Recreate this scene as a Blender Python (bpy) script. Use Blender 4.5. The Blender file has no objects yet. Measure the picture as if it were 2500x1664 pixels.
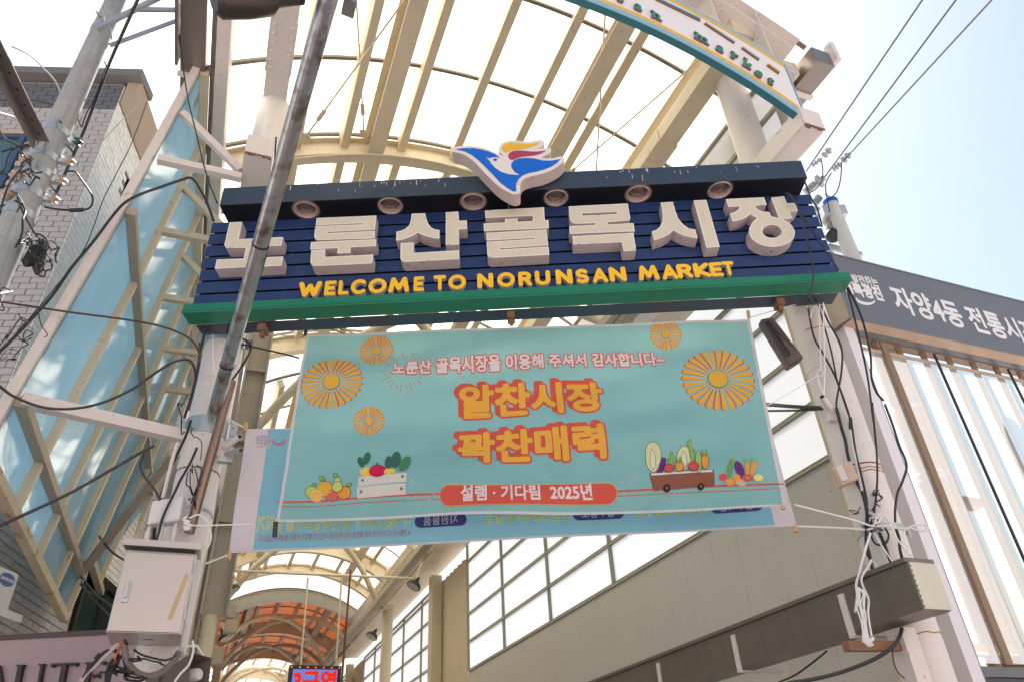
import bpy, math, random
import numpy as np
from mathutils import Vector, Matrix
rnd = random.Random(7)
SC = bpy.context.scene
COL = SC.collection

# ------------------------------------------------------------------ camera
# World frame: +Y runs into the arcade, +X to its right, Z up, metres. The camera stands on the street.
RCAM = ((0.93353711, -0.16119491, -0.32019473), (-0.35544067, -0.53229407, -0.76832607), (-0.04658751, 0.83107113, -0.55421149))
EYE = Vector((0.0, 0.0, 1.6))
FPX = 1772.52
cam = bpy.data.objects.new('camera', bpy.data.cameras.new('camera'))
COL.objects.link(cam)
m = Matrix(RCAM).to_4x4(); m.translation = EYE
cam.matrix_world = m
cam.data.sensor_width = 36.0
cam.data.lens = 36.0 * FPX / 2500.0
cam.data.clip_start = 0.05
cam.data.clip_end = 3000.0
SC.camera = cam

# ------------------------------------------------------------------ sky and sun
SUN_AZ, SUN_EL = math.radians(13.0), math.radians(60.0)      # azimuth clockwise from +Y
SUN_DIR = Vector((math.sin(SUN_AZ) * math.cos(SUN_EL), math.cos(SUN_AZ) * math.cos(SUN_EL), math.sin(SUN_EL)))
world = bpy.data.worlds.new('World'); SC.world = world; world.use_nodes = True
nt = world.node_tree; nt.nodes.clear()
sky = nt.nodes.new('ShaderNodeTexSky'); sky.sky_type = 'NISHITA'; sky.sun_disc = False
sky.sun_elevation = SUN_EL; sky.sun_rotation = SUN_AZ
sky.air_density = 2.0; sky.dust_density = 3.0; sky.ozone_density = 1.0
bg = nt.nodes.new('ShaderNodeBackground'); bg.inputs[1].default_value = 0.07
wo = nt.nodes.new('ShaderNodeOutputWorld')
nt.links.new(sky.outputs[0], bg.inputs[0]); nt.links.new(bg.outputs[0], wo.inputs[0])
sl = bpy.data.lights.new('sun', 'SUN'); sl.energy = 5.0; sl.angle = math.radians(0.53); sl.color = (1.0, 0.955, 0.90)
sun = bpy.data.objects.new('sun', sl); COL.objects.link(sun); sun.location = SUN_DIR * 60
sun.rotation_euler = SUN_DIR.to_track_quat('Z', 'Y').to_euler()
SC.view_settings.view_transform = 'Standard'; SC.view_settings.look = 'None'
SC.view_settings.exposure = 1.35; SC.view_settings.gamma = 1.0; SC.view_settings.use_curve_mapping = False
SC.render.engine = 'CYCLES'
SC.cycles.use_denoising = True
SC.cycles.max_bounces = 10; SC.cycles.diffuse_bounces = 5; SC.cycles.transmission_bounces = 6; SC.cycles.transparent_max_bounces = 12
SC.cycles.sample_clamp_indirect = 8.0

# ------------------------------------------------------------------ measuring helpers (photo pixel, 2500 wide -> direction -> point on a known plane)
RM = Matrix(RCAM)
def ray(p): return (RM @ Vector((p[0] - 1250.0, 832.0 - p[1], -FPX))).normalized()
def on_y(p, y): r = ray(p); return EYE + r * (y / r.y)
def on_x(p, x): r = ray(p); return EYE + r * (x / r.x)
def on_z(p, z): r = ray(p); return EYE + r * ((z - 1.6) / r.z)
def on_plane(p, P, N): r = ray(p); return EYE + r * ((Vector(P) - EYE).dot(N) / r.dot(N))
def at_d(p, d): r = ray(p); return EYE + r * (d / math.hypot(r.x, r.y))      # horizontal distance d
def proj(P):
    c = RM.transposed() @ (Vector(P) - EYE)
    return (1250 + c.x * FPX / -c.z, 832 - c.y * FPX / -c.z) if c.z < -0.01 else None
def zoom(ox, oy, s): return lambda x, y: (ox + x / s, oy + y / s)

# ------------------------------------------------------------------ materials
MATS = {}
def N_(nt, t, **kw):
    n = nt.nodes.new(t)
    for k, v in kw.items(): setattr(n, k, v)
    return n
def mat(name, col, rough=0.5, metal=0.0, var=0.12, vscale=6.0, spots=0.0, spot_col=(0.16, 0.1, 0.06), spot_scale=40.0, streak=0.0, streak_col=(0.2, 0.17, 0.15), bump=0.0, bscale=60.0, spec=0.5, coat=0.0):
    if name in MATS: return MATS[name]
    mt = bpy.data.materials.new(name); mt.use_nodes = True; t = mt.node_tree; L = t.links.new
    b = t.nodes['Principled BSDF']
    tc = N_(t, 'ShaderNodeTexCoord')
    n1 = N_(t, 'ShaderNodeTexNoise'); n1.inputs['Scale'].default_value = vscale; n1.inputs['Detail'].default_value = 6; n1.inputs['Roughness'].default_value = 0.65
    L(tc.outputs['Object'], n1.inputs['Vector'])
    mx = N_(t, 'ShaderNodeMix', data_type='RGBA')
    c0 = tuple(max(0, c * (1 - var)) for c in col) + (1,); c1 = tuple(min(1, c * (1 + var)) for c in col) + (1,)
    mx.inputs[6].default_value = c0; mx.inputs[7].default_value = c1
    L(n1.outputs['Fac'], mx.inputs[0]); out = mx.outputs[2]
    if spots > 0:
        n2 = N_(t, 'ShaderNodeTexNoise'); n2.inputs['Scale'].default_value = spot_scale; n2.inputs['Detail'].default_value = 3
        L(tc.outputs['Object'], n2.inputs['Vector'])
        r2 = N_(t, 'ShaderNodeMapRange'); r2.inputs[1].default_value = 0.66 - 0.1 * spots; r2.inputs[2].default_value = 0.76; r2.inputs[4].default_value = min(1, 0.5 + spots)
        L(n2.outputs['Fac'], r2.inputs[0])
        m2 = N_(t, 'ShaderNodeMix', data_type='RGBA'); L(r2.outputs[0], m2.inputs[0]); L(out, m2.inputs[6]); m2.inputs[7].default_value = spot_col + (1,); out = m2.outputs[2]
    if streak > 0:
        mp = N_(t, 'ShaderNodeMapping'); mp.inputs['Scale'].default_value = (14, 14, 0.7); L(tc.outputs['Object'], mp.inputs[0])
        n3 = N_(t, 'ShaderNodeTexNoise'); n3.inputs['Scale'].default_value = 2.0; n3.inputs['Detail'].default_value = 5; L(mp.outputs[0], n3.inputs['Vector'])
        r3 = N_(t, 'ShaderNodeMapRange'); r3.inputs[1].default_value = 0.52; r3.inputs[2].default_value = 0.78; r3.inputs[4].default_value = streak; L(n3.outputs['Fac'], r3.inputs[0])
        m3 = N_(t, 'ShaderNodeMix', data_type='RGBA'); L(r3.outputs[0], m3.inputs[0]); L(out, m3.inputs[6]); m3.inputs[7].default_value = streak_col + (1,); out = m3.outputs[2]
    L(out, b.inputs['Base Color'])
    b.inputs['Roughness'].default_value = rough; b.inputs['Metallic'].default_value = metal
    b.inputs['Specular IOR Level'].default_value = spec; b.inputs['Coat Weight'].default_value = coat
    if rough > 0.1:
        rr = N_(t, 'ShaderNodeMapRange'); rr.inputs[3].default_value = max(0.03, rough - 0.1); rr.inputs[4].default_value = min(1, rough + 0.12); L(n1.outputs['Fac'], rr.inputs[0]); L(rr.outputs[0], b.inputs['Roughness'])
    if bump > 0:
        n4 = N_(t, 'ShaderNodeTexNoise'); n4.inputs['Scale'].default_value = bscale; n4.inputs['Detail'].default_value = 4; L(tc.outputs['Object'], n4.inputs['Vector'])
        bp = N_(t, 'ShaderNodeBump'); bp.inputs['Strength'].default_value = bump; bp.inputs['Distance'].default_value = 0.01; L(n4.outputs['Fac'], bp.inputs['Height']); L(bp.outputs[0], b.inputs['Normal'])
    MATS[name] = mt; return mt
def sheet(name, col, trans=0.75, gloss=0.12, rough=0.25, ribs=0.0, axis=1, var=0.1, vscale=1.2, clear=0.0):
    """plastic sheet that lets light through: translucent + diffuse + a little gloss, optional flute lines"""
    if name in MATS: return MATS[name]
    mt = bpy.data.materials.new(name); mt.use_nodes = True; t = mt.node_tree; L = t.links.new; t.nodes.clear()
    o = N_(t, 'ShaderNodeOutputMaterial'); tc = N_(t, 'ShaderNodeTexCoord')
    n1 = N_(t, 'ShaderNodeTexNoise'); n1.inputs['Scale'].default_value = vscale; n1.inputs['Detail'].default_value = 5; L(tc.outputs['Object'], n1.inputs['Vector'])
    mx = N_(t, 'ShaderNodeMix', data_type='RGBA'); mx.inputs[6].default_value = tuple(c * (1 - var) for c in col) + (1,); mx.inputs[7].default_value = tuple(min(1, c * (1 + var)) for c in col) + (1,)
    L(n1.outputs['Fac'], mx.inputs[0]); cout = mx.outputs[2]
    if ribs > 0:
        sp = N_(t, 'ShaderNodeSeparateXYZ'); L(tc.outputs['Object'], sp.inputs[0])
        mm = N_(t, 'ShaderNodeMath', operation='MULTIPLY'); mm.inputs[1].default_value = 2 * math.pi / 0.033; L(sp.outputs[axis], mm.inputs[0])
        sn = N_(t, 'ShaderNodeMath', operation='SINE'); L(mm.outputs[0], sn.inputs[0])
        r = N_(t, 'ShaderNodeMapRange'); r.inputs[1].default_value = 0.55; r.inputs[2].default_value = 1.0; r.inputs[4].default_value = ribs; L(sn.outputs[0], r.inputs[0])
        m2 = N_(t, 'ShaderNodeMix', data_type='RGBA'); L(r.outputs[0], m2.inputs[0]); L(cout, m2.inputs[6]); m2.inputs[7].default_value = tuple(c * 0.72 for c in col) + (1,); cout = m2.outputs[2]
    tr = N_(t, 'ShaderNodeBsdfTranslucent'); df = N_(t, 'ShaderNodeBsdfDiffuse'); gl = N_(t, 'ShaderNodeBsdfGlossy'); gl.inputs['Roughness'].default_value = rough
    L(cout, tr.inputs[0]); L(cout, df.inputs[0])
    a = N_(t, 'ShaderNodeMixShader'); a.inputs[0].default_value = trans; L(df.outputs[0], a.inputs[1]); L(tr.outputs[0], a.inputs[2])
    fr = N_(t, 'ShaderNodeLayerWeight'); fr.inputs[0].default_value = 0.35
    fm = N_(t, 'ShaderNodeMath', operation='MULTIPLY'); fm.inputs[1].default_value = gloss * 4; L(fr.outputs['Fresnel'], fm.inputs[0])
    b2 = N_(t, 'ShaderNodeMixShader'); L(fm.outputs[0], b2.inputs[0]); L(a.outputs[0], b2.inputs[1]); L(gl.outputs[0], b2.inputs[2]); res = b2.outputs[0]
    if clear > 0:
        tp = N_(t, 'ShaderNodeBsdfTransparent'); tp.inputs[0].default_value = tuple(min(1, c * 1.15) for c in col) + (1,)
        c3 = N_(t, 'ShaderNodeMixShader'); c3.inputs[0].default_value = clear; L(res, c3.inputs[1]); L(tp.outputs[0], c3.inputs[2]); res = c3.outputs[0]
    L(res, o.inputs[0]); MATS[name] = mt; return mt

# ------------------------------------------------------------------ mesh helpers
class MB:
    def __init__(s): s.v = []; s.f = []
    def add(s, vs, fs):
        n = len(s.v); s.v += [Vector(v) for v in vs]; s.f += [tuple(i + n for i in f) for f in fs]; return s
    def hexa(s, c):   # 8 corners: bottom 4 ccw, top 4 ccw
        return s.add(c, [(3, 2, 1, 0), (4, 5, 6, 7), (0, 1, 5, 4), (1, 2, 6, 5), (2, 3, 7, 6), (3, 0, 4, 7)])
    def box(s, x0, x1, y0, y1, z0, z1):
        return s.hexa([(x0, y0, z0), (x1, y0, z0), (x1, y1, z0), (x0, y1, z0), (x0, y0, z1), (x1, y0, z1), (x1, y1, z1), (x0, y1, z1)])
    def obox(s, o, ax, ay, az):  # origin corner and three edge vectors
        o, ax, ay, az = map(Vector, (o, ax, ay, az))
        return s.hexa([o, o + ax, o + ax + ay, o + ay, o + az, o + ax + az, o + ax + ay + az, o + ay + az])
    def bar(s, a, b, w, h, up=(0, 0, 1)):   # rectangular bar between two points, centred
        a, b = Vector(a), Vector(b); d = (b - a).normalized(); up = Vector(up)
        if abs(d.dot(up)) > 0.98: up = Vector((0, 1, 0))
        sx = d.cross(up).normalized(); su = sx.cross(d).normalized()
        q = [(-1, -1), (1, -1), (1, 1), (-1, 1)]
        return s.add([a + sx * (w / 2 * i) + su * (h / 2 * j) for i, j in q] + [b + sx * (w / 2 * i) + su * (h / 2 * j) for i, j in q],
                     [(0, 1, 2, 3), (7, 6, 5, 4), (0, 4, 5, 1), (1, 5, 6, 2), (2, 6, 7, 3), (3, 7, 4, 0)])
    def tube(s, pts, r, n=8, cap=True):
        pts = [Vector(p) for p in pts]; rs = r if isinstance(r, (list, tuple)) else [r] * len(pts)
        k = len(pts); base = len(s.v)
        d0 = (pts[1] - pts[0]).normalized(); u = d0.orthogonal().normalized()
        for i, p in enumerate(pts):
            d = (pts[min(i + 1, k - 1)] - pts[max(i - 1, 0)])
            d = d.normalized() if d.length > 1e-9 else d0
            u = (u - d * u.dot(d)); u = u.normalized() if u.length > 1e-6 else d.orthogonal().normalized()
            w = d.cross(u)
            for j in range(n):
                a = 2 * math.pi * j / n; s.v.append(p + (u * math.cos(a) + w * math.sin(a)) * rs[i])
        for i in range(k - 1):
            for j in range(n):
                a = base + i * n + j; b = base + i * n + (j + 1) % n; s.f.append((a, b, b + n, a + n))
        if cap: s.f.append(tuple(base + j for j in range(n))[::-1]); s.f.append(tuple(base + (k - 1) * n + j for j in range(n)))
        return s
    def lathe(s, o, axis, prof, n=20, cap=True):   # prof: (dist along axis, radius)
        o = Vector(o); d = Vector(axis).normalized()
        return s.tube2([o + d * t for t, _ in prof], [r for _, r in prof], d, n, cap)
    def tube2(s, pts, rs, d, n, cap):
        u = d.orthogonal().normalized(); w = d.cross(u); base = len(s.v); k = len(pts)
        for p, r in zip(pts, rs):
            for j in range(n):
                a = 2 * math.pi * j / n; s.v.append(p + (u * math.cos(a) + w * math.sin(a)) * max(r, 1e-4))
        for i in range(k - 1):
            for j in range(n):
                a = base + i * n + j; b = base + i * n + (j + 1) % n; s.f.append((a, b, b + n, a + n))
        if cap: s.f.append(tuple(base + j for j in range(n))[::-1]); s.f.append(tuple(base + (k - 1) * n + j for j in range(n)))
        return s
    def ball(s, c, r, n=10, m=6):
        c = Vector(c); return s.tube2([c + Vector((0, 0, -r * math.cos(math.pi * i / m))) for i in range(m + 1)], [r * math.sin(math.pi * i / m) for i in range(m + 1)], Vector((0, 0, 1)), n, False)
def wpos(o):
    v = Vector(o.location)
    while o.parent: o = o.parent; v += Vector(o.location)
    return v
def link(name, me, mt, parent=None, smooth=None):
    o = bpy.data.objects.new(name, me); COL.objects.link(o)
    if mt is not None and not me.materials: me.materials.append(mt)
    if parent is not None: o.parent = parent
    return o
def mesh_of(b, off=Vector((0, 0, 0)), smooth=False, name='m'):
    me = bpy.data.meshes.new(name); me.from_pydata([tuple(v - off) for v in b.v], [], b.f); me.update()
    if smooth:
        me.shade_smooth()
        try: me.set_sharp_from_angle(angle=math.radians(38))
        except Exception: pass
    return me
def part(name, b, mt, parent, smooth=False, bevel=0.0):
    o = link(name, mesh_of(b, wpos(parent), smooth, name), mt, parent)
    if bevel > 0: md = o.modifiers.new('bevel', 'BEVEL'); md.width = bevel; md.segments = 2; md.limit_method = 'ANGLE'
    return o
def tag(o, label, cat, group=None, kind=None):
    if label: o['label'] = label
    if cat: o['category'] = cat
    if group: o['group'] = group
    if kind: o['kind'] = kind
    return o
def thing(name, label, cat, loc=(0, 0, 0), group=None):
    o = bpy.data.objects.new(name, None); COL.objects.link(o); o.location = loc; o.empty_display_size = 0.1
    return tag(o, label, cat, group)
def solo(name, b, mt, label, cat, group=None, smooth=False, bevel=0.0):   # a thing that is one mesh, origin at its base
    z = min(v.z for v in b.v); c = sum((v for v in b.v), Vector()) / len(b.v); off = Vector((c.x, c.y, z))
    o = link(name, mesh_of(b, off, smooth, name), mt); o.location = off
    if bevel > 0: md = o.modifiers.new('bevel', 'BEVEL'); md.width = bevel; md.segments = 2; md.limit_method = 'ANGLE'
    return tag(o, label, cat, group)
def struct(name, b, mt): o = link(name, mesh_of(b, name=name), mt); o['kind'] = 'structure'; return o
def catmull(pts, k=6, closed=False):
    P = [Vector(p) for p in pts]; n = len(P); out = []
    if n < 3: return P
    for i in range(n if closed else n - 1):
        p0, p1, p2, p3 = (P[(i - 1) % n] if closed or i > 0 else P[0]), P[i], P[(i + 1) % n], (P[(i + 2) % n] if closed or i + 2 < n else P[-1])
        for j in range(k):
            t = j / k
            out.append(0.5 * ((2 * p1) + (p2 - p0) * t + (2 * p0 - 5 * p1 + 4 * p2 - p3) * t * t + (3 * p1 - p0 - 3 * p2 + p3) * t ** 3))
    if not closed: out.append(P[-1])
    return out
def sagged(a, b, sag, k=14):
    a, b = Vector(a), Vector(b); return [a.lerp(b, i / k) - Vector((0, 0, 4 * sag * (i / k) * (1 - i / k))) for i in range(k + 1)]
def poly_mesh(loops, depth=0.0, back=True):
    """2D loops (list of (x, y)), holes allowed -> MB in local x, y with z from -depth to 0 (flat sheet when depth is 0)"""
    cu = bpy.data.curves.new('c', 'CURVE'); cu.dimensions = '2D'; cu.fill_mode = 'BOTH' if depth > 0 else 'FRONT'
    cu.extrude = depth / 2
    for lp in loops:
        sp = cu.splines.new('POLY'); sp.points.add(len(lp) - 1)
        for i, p in enumerate(lp): sp.points[i].co = (p[0], p[1], 0, 1)
        sp.use_cyclic_u = True
    o = bpy.data.objects.new('c', cu); me = o.to_mesh()
    b = MB(); b.v = [Vector((v.co.x, v.co.y, v.co.z - depth / 2)) for v in me.vertices]; b.f = [tuple(p.vertices) for p in me.polygons]
    o.to_mesh_clear(); bpy.data.objects.remove(o); bpy.data.curves.remove(cu)
    return b
def place(b, O, ex, ey, ez):
    O, ex, ey, ez = map(Vector, (O, ex, ey, ez))
    r = MB(); r.v = [O + ex * v.x + ey * v.y + ez * v.z for v in b.v]; r.f = b.f
    return r
# ------------------------------------------------------------------ materials in use
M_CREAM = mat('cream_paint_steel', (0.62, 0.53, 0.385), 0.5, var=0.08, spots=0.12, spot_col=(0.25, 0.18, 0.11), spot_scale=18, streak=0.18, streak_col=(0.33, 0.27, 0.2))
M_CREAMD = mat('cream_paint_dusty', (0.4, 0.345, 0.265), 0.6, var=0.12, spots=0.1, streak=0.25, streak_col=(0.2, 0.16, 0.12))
M_PINK = mat('pale_pink_paint', (0.67, 0.605, 0.57), 0.45, var=0.06, spots=0.2, spot_col=(0.32, 0.17, 0.09), spot_scale=22, streak=0.15, streak_col=(0.45, 0.36, 0.3))
M_COLUMN = mat('column_paint', (0.69, 0.645, 0.62), 0.38, var=0.05, spots=0.06, spot_col=(0.3, 0.22, 0.16), spot_scale=14, streak=0.12, streak_col=(0.5, 0.42, 0.35))
M_ROD = mat('shaded_glazing_bar', (0.17, 0.14, 0.11), 0.5, var=0.15)  # bars are cream-painted; their backlit shade is put into the colour
M_ALU = mat('grey_green_aluminium', (0.27, 0.26, 0.215), 0.45, 0.2, var=0.12)
M_ROOF = sheet('white_roof_sheet', (0.95, 0.89, 0.75), 0.86, 0.05, 0.3, ribs=0.35, axis=1)
M_ORANGE = sheet('orange_roof_sheet', (0.23, 0.062, 0.018), 0.5, 0.05, 0.3, ribs=0.4, axis=1, var=0.2)
M_WALLP = sheet('white_wall_sheet', (0.93, 0.95, 0.97), 0.88, 0.06, 0.3, var=0.05, vscale=0.6)
M_BLUE = sheet('blue_wall_sheet', (0.34, 0.66, 0.93), 0.66, 0.27, 0.08, var=0.25, vscale=1.6)
M_STEEL = mat('stainless_steel', (0.30, 0.265, 0.24), 0.34, 0.85, var=0.12, vscale=3, streak=0.25, streak_col=(0.22, 0.2, 0.18))
M_GALV = mat('galvanised_steel', (0.46, 0.48, 0.49), 0.42, 0.7, var=0.2, vscale=14, spots=0.1, spot_col=(0.2, 0.15, 0.1))
M_GREYW = mat('grey_wall_panel', (0.575, 0.545, 0.50), 0.55, var=0.05, vscale=2, spots=0.12, spot_col=(0.2, 0.16, 0.12), spot_scale=30, streak=0.22, streak_col=(0.42, 0.39, 0.34))
M_DUCT = mat('dark_steel_gutter', (0.19, 0.165, 0.135), 0.42, 0.45, var=0.15, vscale=3, streak=0.3, streak_col=(0.075, 0.065, 0.055))
M_BLACK = mat('black_rubber', (0.018, 0.019, 0.022), 0.45, var=0.2)
M_ROPE = mat('white_rope', (0.78, 0.76, 0.74), 0.8, var=0.1, bump=0.4, bscale=300)
M_DKMETAL = mat('dark_metal', (0.05, 0.05, 0.052), 0.5, 0.5, var=0.2)
M_RUST = mat('rusty_steel', (0.24, 0.13, 0.075), 0.8, 0.2, var=0.35, vscale=14)
M_WOOD = mat('pale_wood', (0.58, 0.36, 0.19), 0.6, var=0.18, vscale=20)

M_RUSTC = mat('rust_patched_cream', (0.50, 0.42, 0.30), 0.6, var=0.15, spots=0.95, spot_col=(0.22, 0.10, 0.04), spot_scale=7, streak=0.3, streak_col=(0.2, 0.12, 0.06))

# ------------------------------------------------------------------ ground
g = MB(); S = 260
g.add([(-S, -S, 0), (S, -S, 0), (S, S, 0), (-S, S, 0)], [(0, 1, 2, 3)])
struct('ground', g, mat('street_paving', (0.385, 0.345, 0.335), 0.85, var=0.12, vscale=1.5, bump=0.3, bscale=25))

# unseen house fronts across the street, behind the camera, added to bounce sunlight
b = MB()
for x0, x1, h in ((-16, -7.5, 9.5), (-7.4, -1.0, 7.0), (-0.9, 6.0, 10.5), (6.1, 15.0, 8.0)): b.box(x0, x1, -13.0, -6.5 - 0.15 * (h > 9), 0, h)
struct('street_front', b, mat('cream_render', (0.50, 0.45, 0.43), 0.85, var=0.1, vscale=0.4))

# ------------------------------------------------------------------ arcade vaults
def vault(root, cx, cz, r, a0, a1, ys, purl, wide, msheet, mst, mrod, prot=0.13, seg=4, cut=None):
    """barrel roof: sheets between glazing bars (arcs at the given y) and purlins (given by x)"""
    ang = lambda x: math.asin((x - cx) / r)
    P = lambda a, y, dr=0.0: Vector((cx + (r + dr) * math.sin(a), y, cz + (r + dr) * math.cos(a)))
    cuts = sorted([a0] + [ang(x) for x in purl] + [a1])
    for i in range(len(ys) - 1):
        for j in range(len(cuts) - 1):
            b = MB(); aa, ab = cuts[j] + 0.002, cuts[j + 1] - 0.002
            for k in range(seg + 1):
                a = aa + (ab - aa) * k / seg
                b.v += [P(a, ys[i] + 0.004, 0.02), P(a, ys[i + 1] - 0.004, 0.02)]
            b.f = [(2 * k, 2 * k + 1, 2 * k + 3, 2 * k + 2) for k in range(seg)]
            part('roof_sheet', b, msheet, root, True)
    for y in ys:
        n = 28; b = MB(); hw = 0.02
        for k in range(n + 1):
            a = a0 + (a1 - a0) * k / n
            b.v += [P(a, y - hw, -0.02), P(a, y + hw, -0.02), P(a, y + hw, 0.015), P(a, y - hw, 0.015)]
        for k in range(n):
            for q in range(4):
                s0, s1 = 4 * k + q, 4 * k + (q + 1) % 4; b.f.append((s0, s1, s1 + 4, s0 + 4))
        b.f += [(0, 1, 2, 3), tuple(4 * n + q for q in (3, 2, 1, 0))]
        part('glazing_bar', b, mrod, root)
    for x in purl:
        a = ang(x); up = Vector((math.sin(a), 0, math.cos(a))); c0, c1 = P(a, ys[0] + 0.03, -0.085), P(a, ys[-1] - 0.03, -0.085)
        b = MB(); b.bar(c0, c1, 0.10, prot, up); part('purlin', b, mst, root)
    for x in wide:
        a = ang(x); up = Vector((math.sin(a), 0, math.cos(a))); c0, c1 = P(a, ys[0] + 0.03, -0.16), P(a, ys[-1] - 0.03, -0.16)
        b = MB(); sx = Vector((math.cos(a), 0, -math.sin(a)))
        b.bar(c0, c1, 0.035, 0.26, up); b.bar(c0 - up * 0.13, c1 - up * 0.13, 0.2, 0.02, up); b.bar(c0 + up * 0.122, c1 + up * 0.122, 0.2, 0.016, up)
        part('main_beam', b, mst, root)
    return P, ang
def rib(root, name, cx, cz, r, a0, a1, y, depth, width, mt, n=28):
    """I-section arch rib hanging below radius r"""
    b = MB(); P = lambda a, rr, yy: Vector((cx + rr * math.sin(a), yy, cz + rr * math.cos(a)))
    def ring(r0, r1, hw):
        base = len(b.v)
        for k in range(n + 1):
            a = a0 + (a1 - a0) * k / n
            b.v += [P(a, r0, y - hw), P(a, r0, y + hw), P(a, r1, y + hw), P(a, r1, y - hw)]
        for k in range(n):
            for q in range(4):
                s0, s1 = base + 4 * k + q, base + 4 * k + (q + 1) % 4; b.f.append((s0, s1, s1 + 4, s0 + 4))
        b.f.extend([tuple(base + q for q in (0, 1, 2, 3)), tuple(base + 4 * n + q for q in (3, 2, 1, 0))])
    ring(r - depth, r - depth + 0.016, width / 2); ring(r - 0.016, r, width / 2); ring(r - depth + 0.017, r - 0.017, 0.012)
    return part(name, b, mt, root)
def xtube(root, y0, y1, xl, xr, zs, zc, mt, r=0.075):
    """pair of diagonal arched tubes crossing under the crown"""
    for sgn in (0, 1):
        pts = []
        for k in range(25):
            t = k / 24; u = 2 * t - 1
            x = xl + (xr - xl) * t; y = (y0 + (y1 - y0) * t) if sgn else (y1 + (y0 - y1) * t)
            z = zs + (zc - zs) * (1 - abs(u) ** 2.3)
            pts.append((x, y, z - (0.012 if sgn else 0.0)))
        b = MB(); b.tube(pts, r, 12); part('diagonal_tube', b, mt, root, True)

FCX, FCZ, FR = 2.0, 4.325, 4.613
fa0, fa1 = math.asin((-0.86 - FCX) / FR), math.asin((4.70 - FCX) / FR)
roof = thing('arcade_roof', 'tall front barrel roof of white fluted sheets on cream purlins, above the big sign', 'roof', (2.0, 3.05, 0))
fy = [3.05, 3.97, 5.08, 6.19, 7.30, 8.41, 9.52, 10.63]
vault(roof, FCX, FCZ, FR, fa0, fa1, fy, [-0.06, 0.50, 1.22, 1.92, 2.63, 3.34, 3.97], [0.84, 3.10], M_ROOF, M_CREAM, M_ROD)
rib(roof, 'arch_rib', FCX, FCZ, FR - 0.05, fa0 + 0.02, fa1 - 0.02, 6.27, 0.27, 0.16, M_CREAM)
rib(roof, 'arch_rib', FCX, FCZ, FR - 0.05, fa0 + 0.02, fa1 - 0.02, 10.7, 0.3, 0.16, M_CREAM)
xtube(roof, 6.25, 10.75, -0.05, 4.05, 6.55, 7.9, M_CREAM)
# longitudinal beams over the columns with bolted splice plates
for (x0, x1, hs) in ((-0.41, -0.18, 1), (3.86, 4.09, 1)):
    b = MB(); b.box(x0, x1, 3.1, 10.6, 8.02, 8.22); o = part('column_beam', b, M_PINK if x0 < 0 else M_CREAM, roof)
    for yy in ((3.95, 4.3) if x0 < 0 else (4.35, 4.75)):
        pass
    y0 = 4.42 if x0 < 0 else 4.55
    b = MB(); b.box(x0 - 0.012, x1 + 0.012, y0, y0 + 0.62, 8.005, 8.018); b.box(x0 - 0.014, x0 - 0.002, y0, y0 + 0.62, 8.02, 8.2)
    part('splice_plate', b, M_PINK if x0 < 0 else M_CREAM, roof)
    for k in range(6):
        for xx in (x0 + 0.035, x1 - 0.035):
            b = MB(); b.lathe((xx, y0 + 0.06 + 0.1 * k, 8.004), (0, 0, -1), [(0, 0.022), (0.016, 0.02), (0.02, 0.012)], 8); part('bolt', b, M_PINK if x0 < 0 else M_CREAM, roof)
# tension rods with turnbuckles
for (p, q) in (((0.75, 6.1, 8.62), (0.1, 3.4, 8.5)), ((0.05, 6.1, 8.28), (1.1, 3.4, 8.75)), ((3.2, 6.1, 8.5), (3.85, 3.6, 8.25)), ((3.85, 6.2, 8.2), (2.7, 3.4, 8.78))):
    b = MB(); b.tube([p, q], 0.011, 6); o = part('tension_rod', b, M_CREAM, roof)
    p, q = Vector(p), Vector(q); d = (q - p).normalized(); c = p + d * 0.35
    b = MB(); b.bar(c, c + d * 0.16, 0.05, 0.012); b.bar(p, p + d * 0.12, 0.1, 0.012); part('turnbuckle', b, M_CREAM, roof)
# conduit along the first rib
pts = [Vector((FCX + (FR - 0.36) * math.sin(a), 6.17, FCZ + (FR - 0.36) * math.cos(a) - 0.02 * math.sin(9 * a))) for a in [fa0 + 0.15 + k * 0.05 for k in range(16)]]
b = MB(); b.tube(pts, 0.014, 6); part('conduit', b, M_CREAM, roof, True)

RCX, RCZ, RR = 2.1, 4.6, 3.75
ra0, ra1 = math.asin((-0.12 - RCX) / RR), math.asin((4.33 - RCX) / RR)
roof2 = thing('arcade_roof', 'lower middle barrel roof of white sheets, seen past the LED display tie rod', 'roof', (2.1, 10.9, 0))
vault(roof2, RCX, RCZ, RR, ra0, ra1, [10.9 + 1.14 * k for k in range(11)], [0.35, 1.05, 1.75, 2.45, 3.15, 3.85], [0.72, 3.48], M_ROOF, M_CREAM, M_ROD)
for y in (15.4, 20.0, 22.25): rib(roof2, 'arch_rib', RCX, RCZ, RR - 0.05, ra0, ra1, y, 0.34 if y < 22 else 0.22, 0.18, M_CREAM)
xtube(roof2, 15.4, 20.0, 0.15, 4.05, 6.6, 7.85, M_CREAM)
roof3 = thing('arcade_roof', 'orange translucent barrel roof over the far part of the market lane', 'roof', (2.2, 24.6, 0))
OCX, OCZ, OR = 2.2, 4.35, 3.9
oa0, oa1 = math.asin((0.08 - OCX) / OR), math.asin((4.33 - OCX) / OR)
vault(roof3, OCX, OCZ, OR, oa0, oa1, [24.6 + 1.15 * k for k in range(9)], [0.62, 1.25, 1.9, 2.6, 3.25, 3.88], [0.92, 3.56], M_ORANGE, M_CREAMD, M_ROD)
for y in (24.6, 29.2, 33.8): rib(roof3, 'arch_rib', OCX, OCZ, OR - 0.05, oa0, oa1, y, 0.36, 0.18, M_CREAM)
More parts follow.
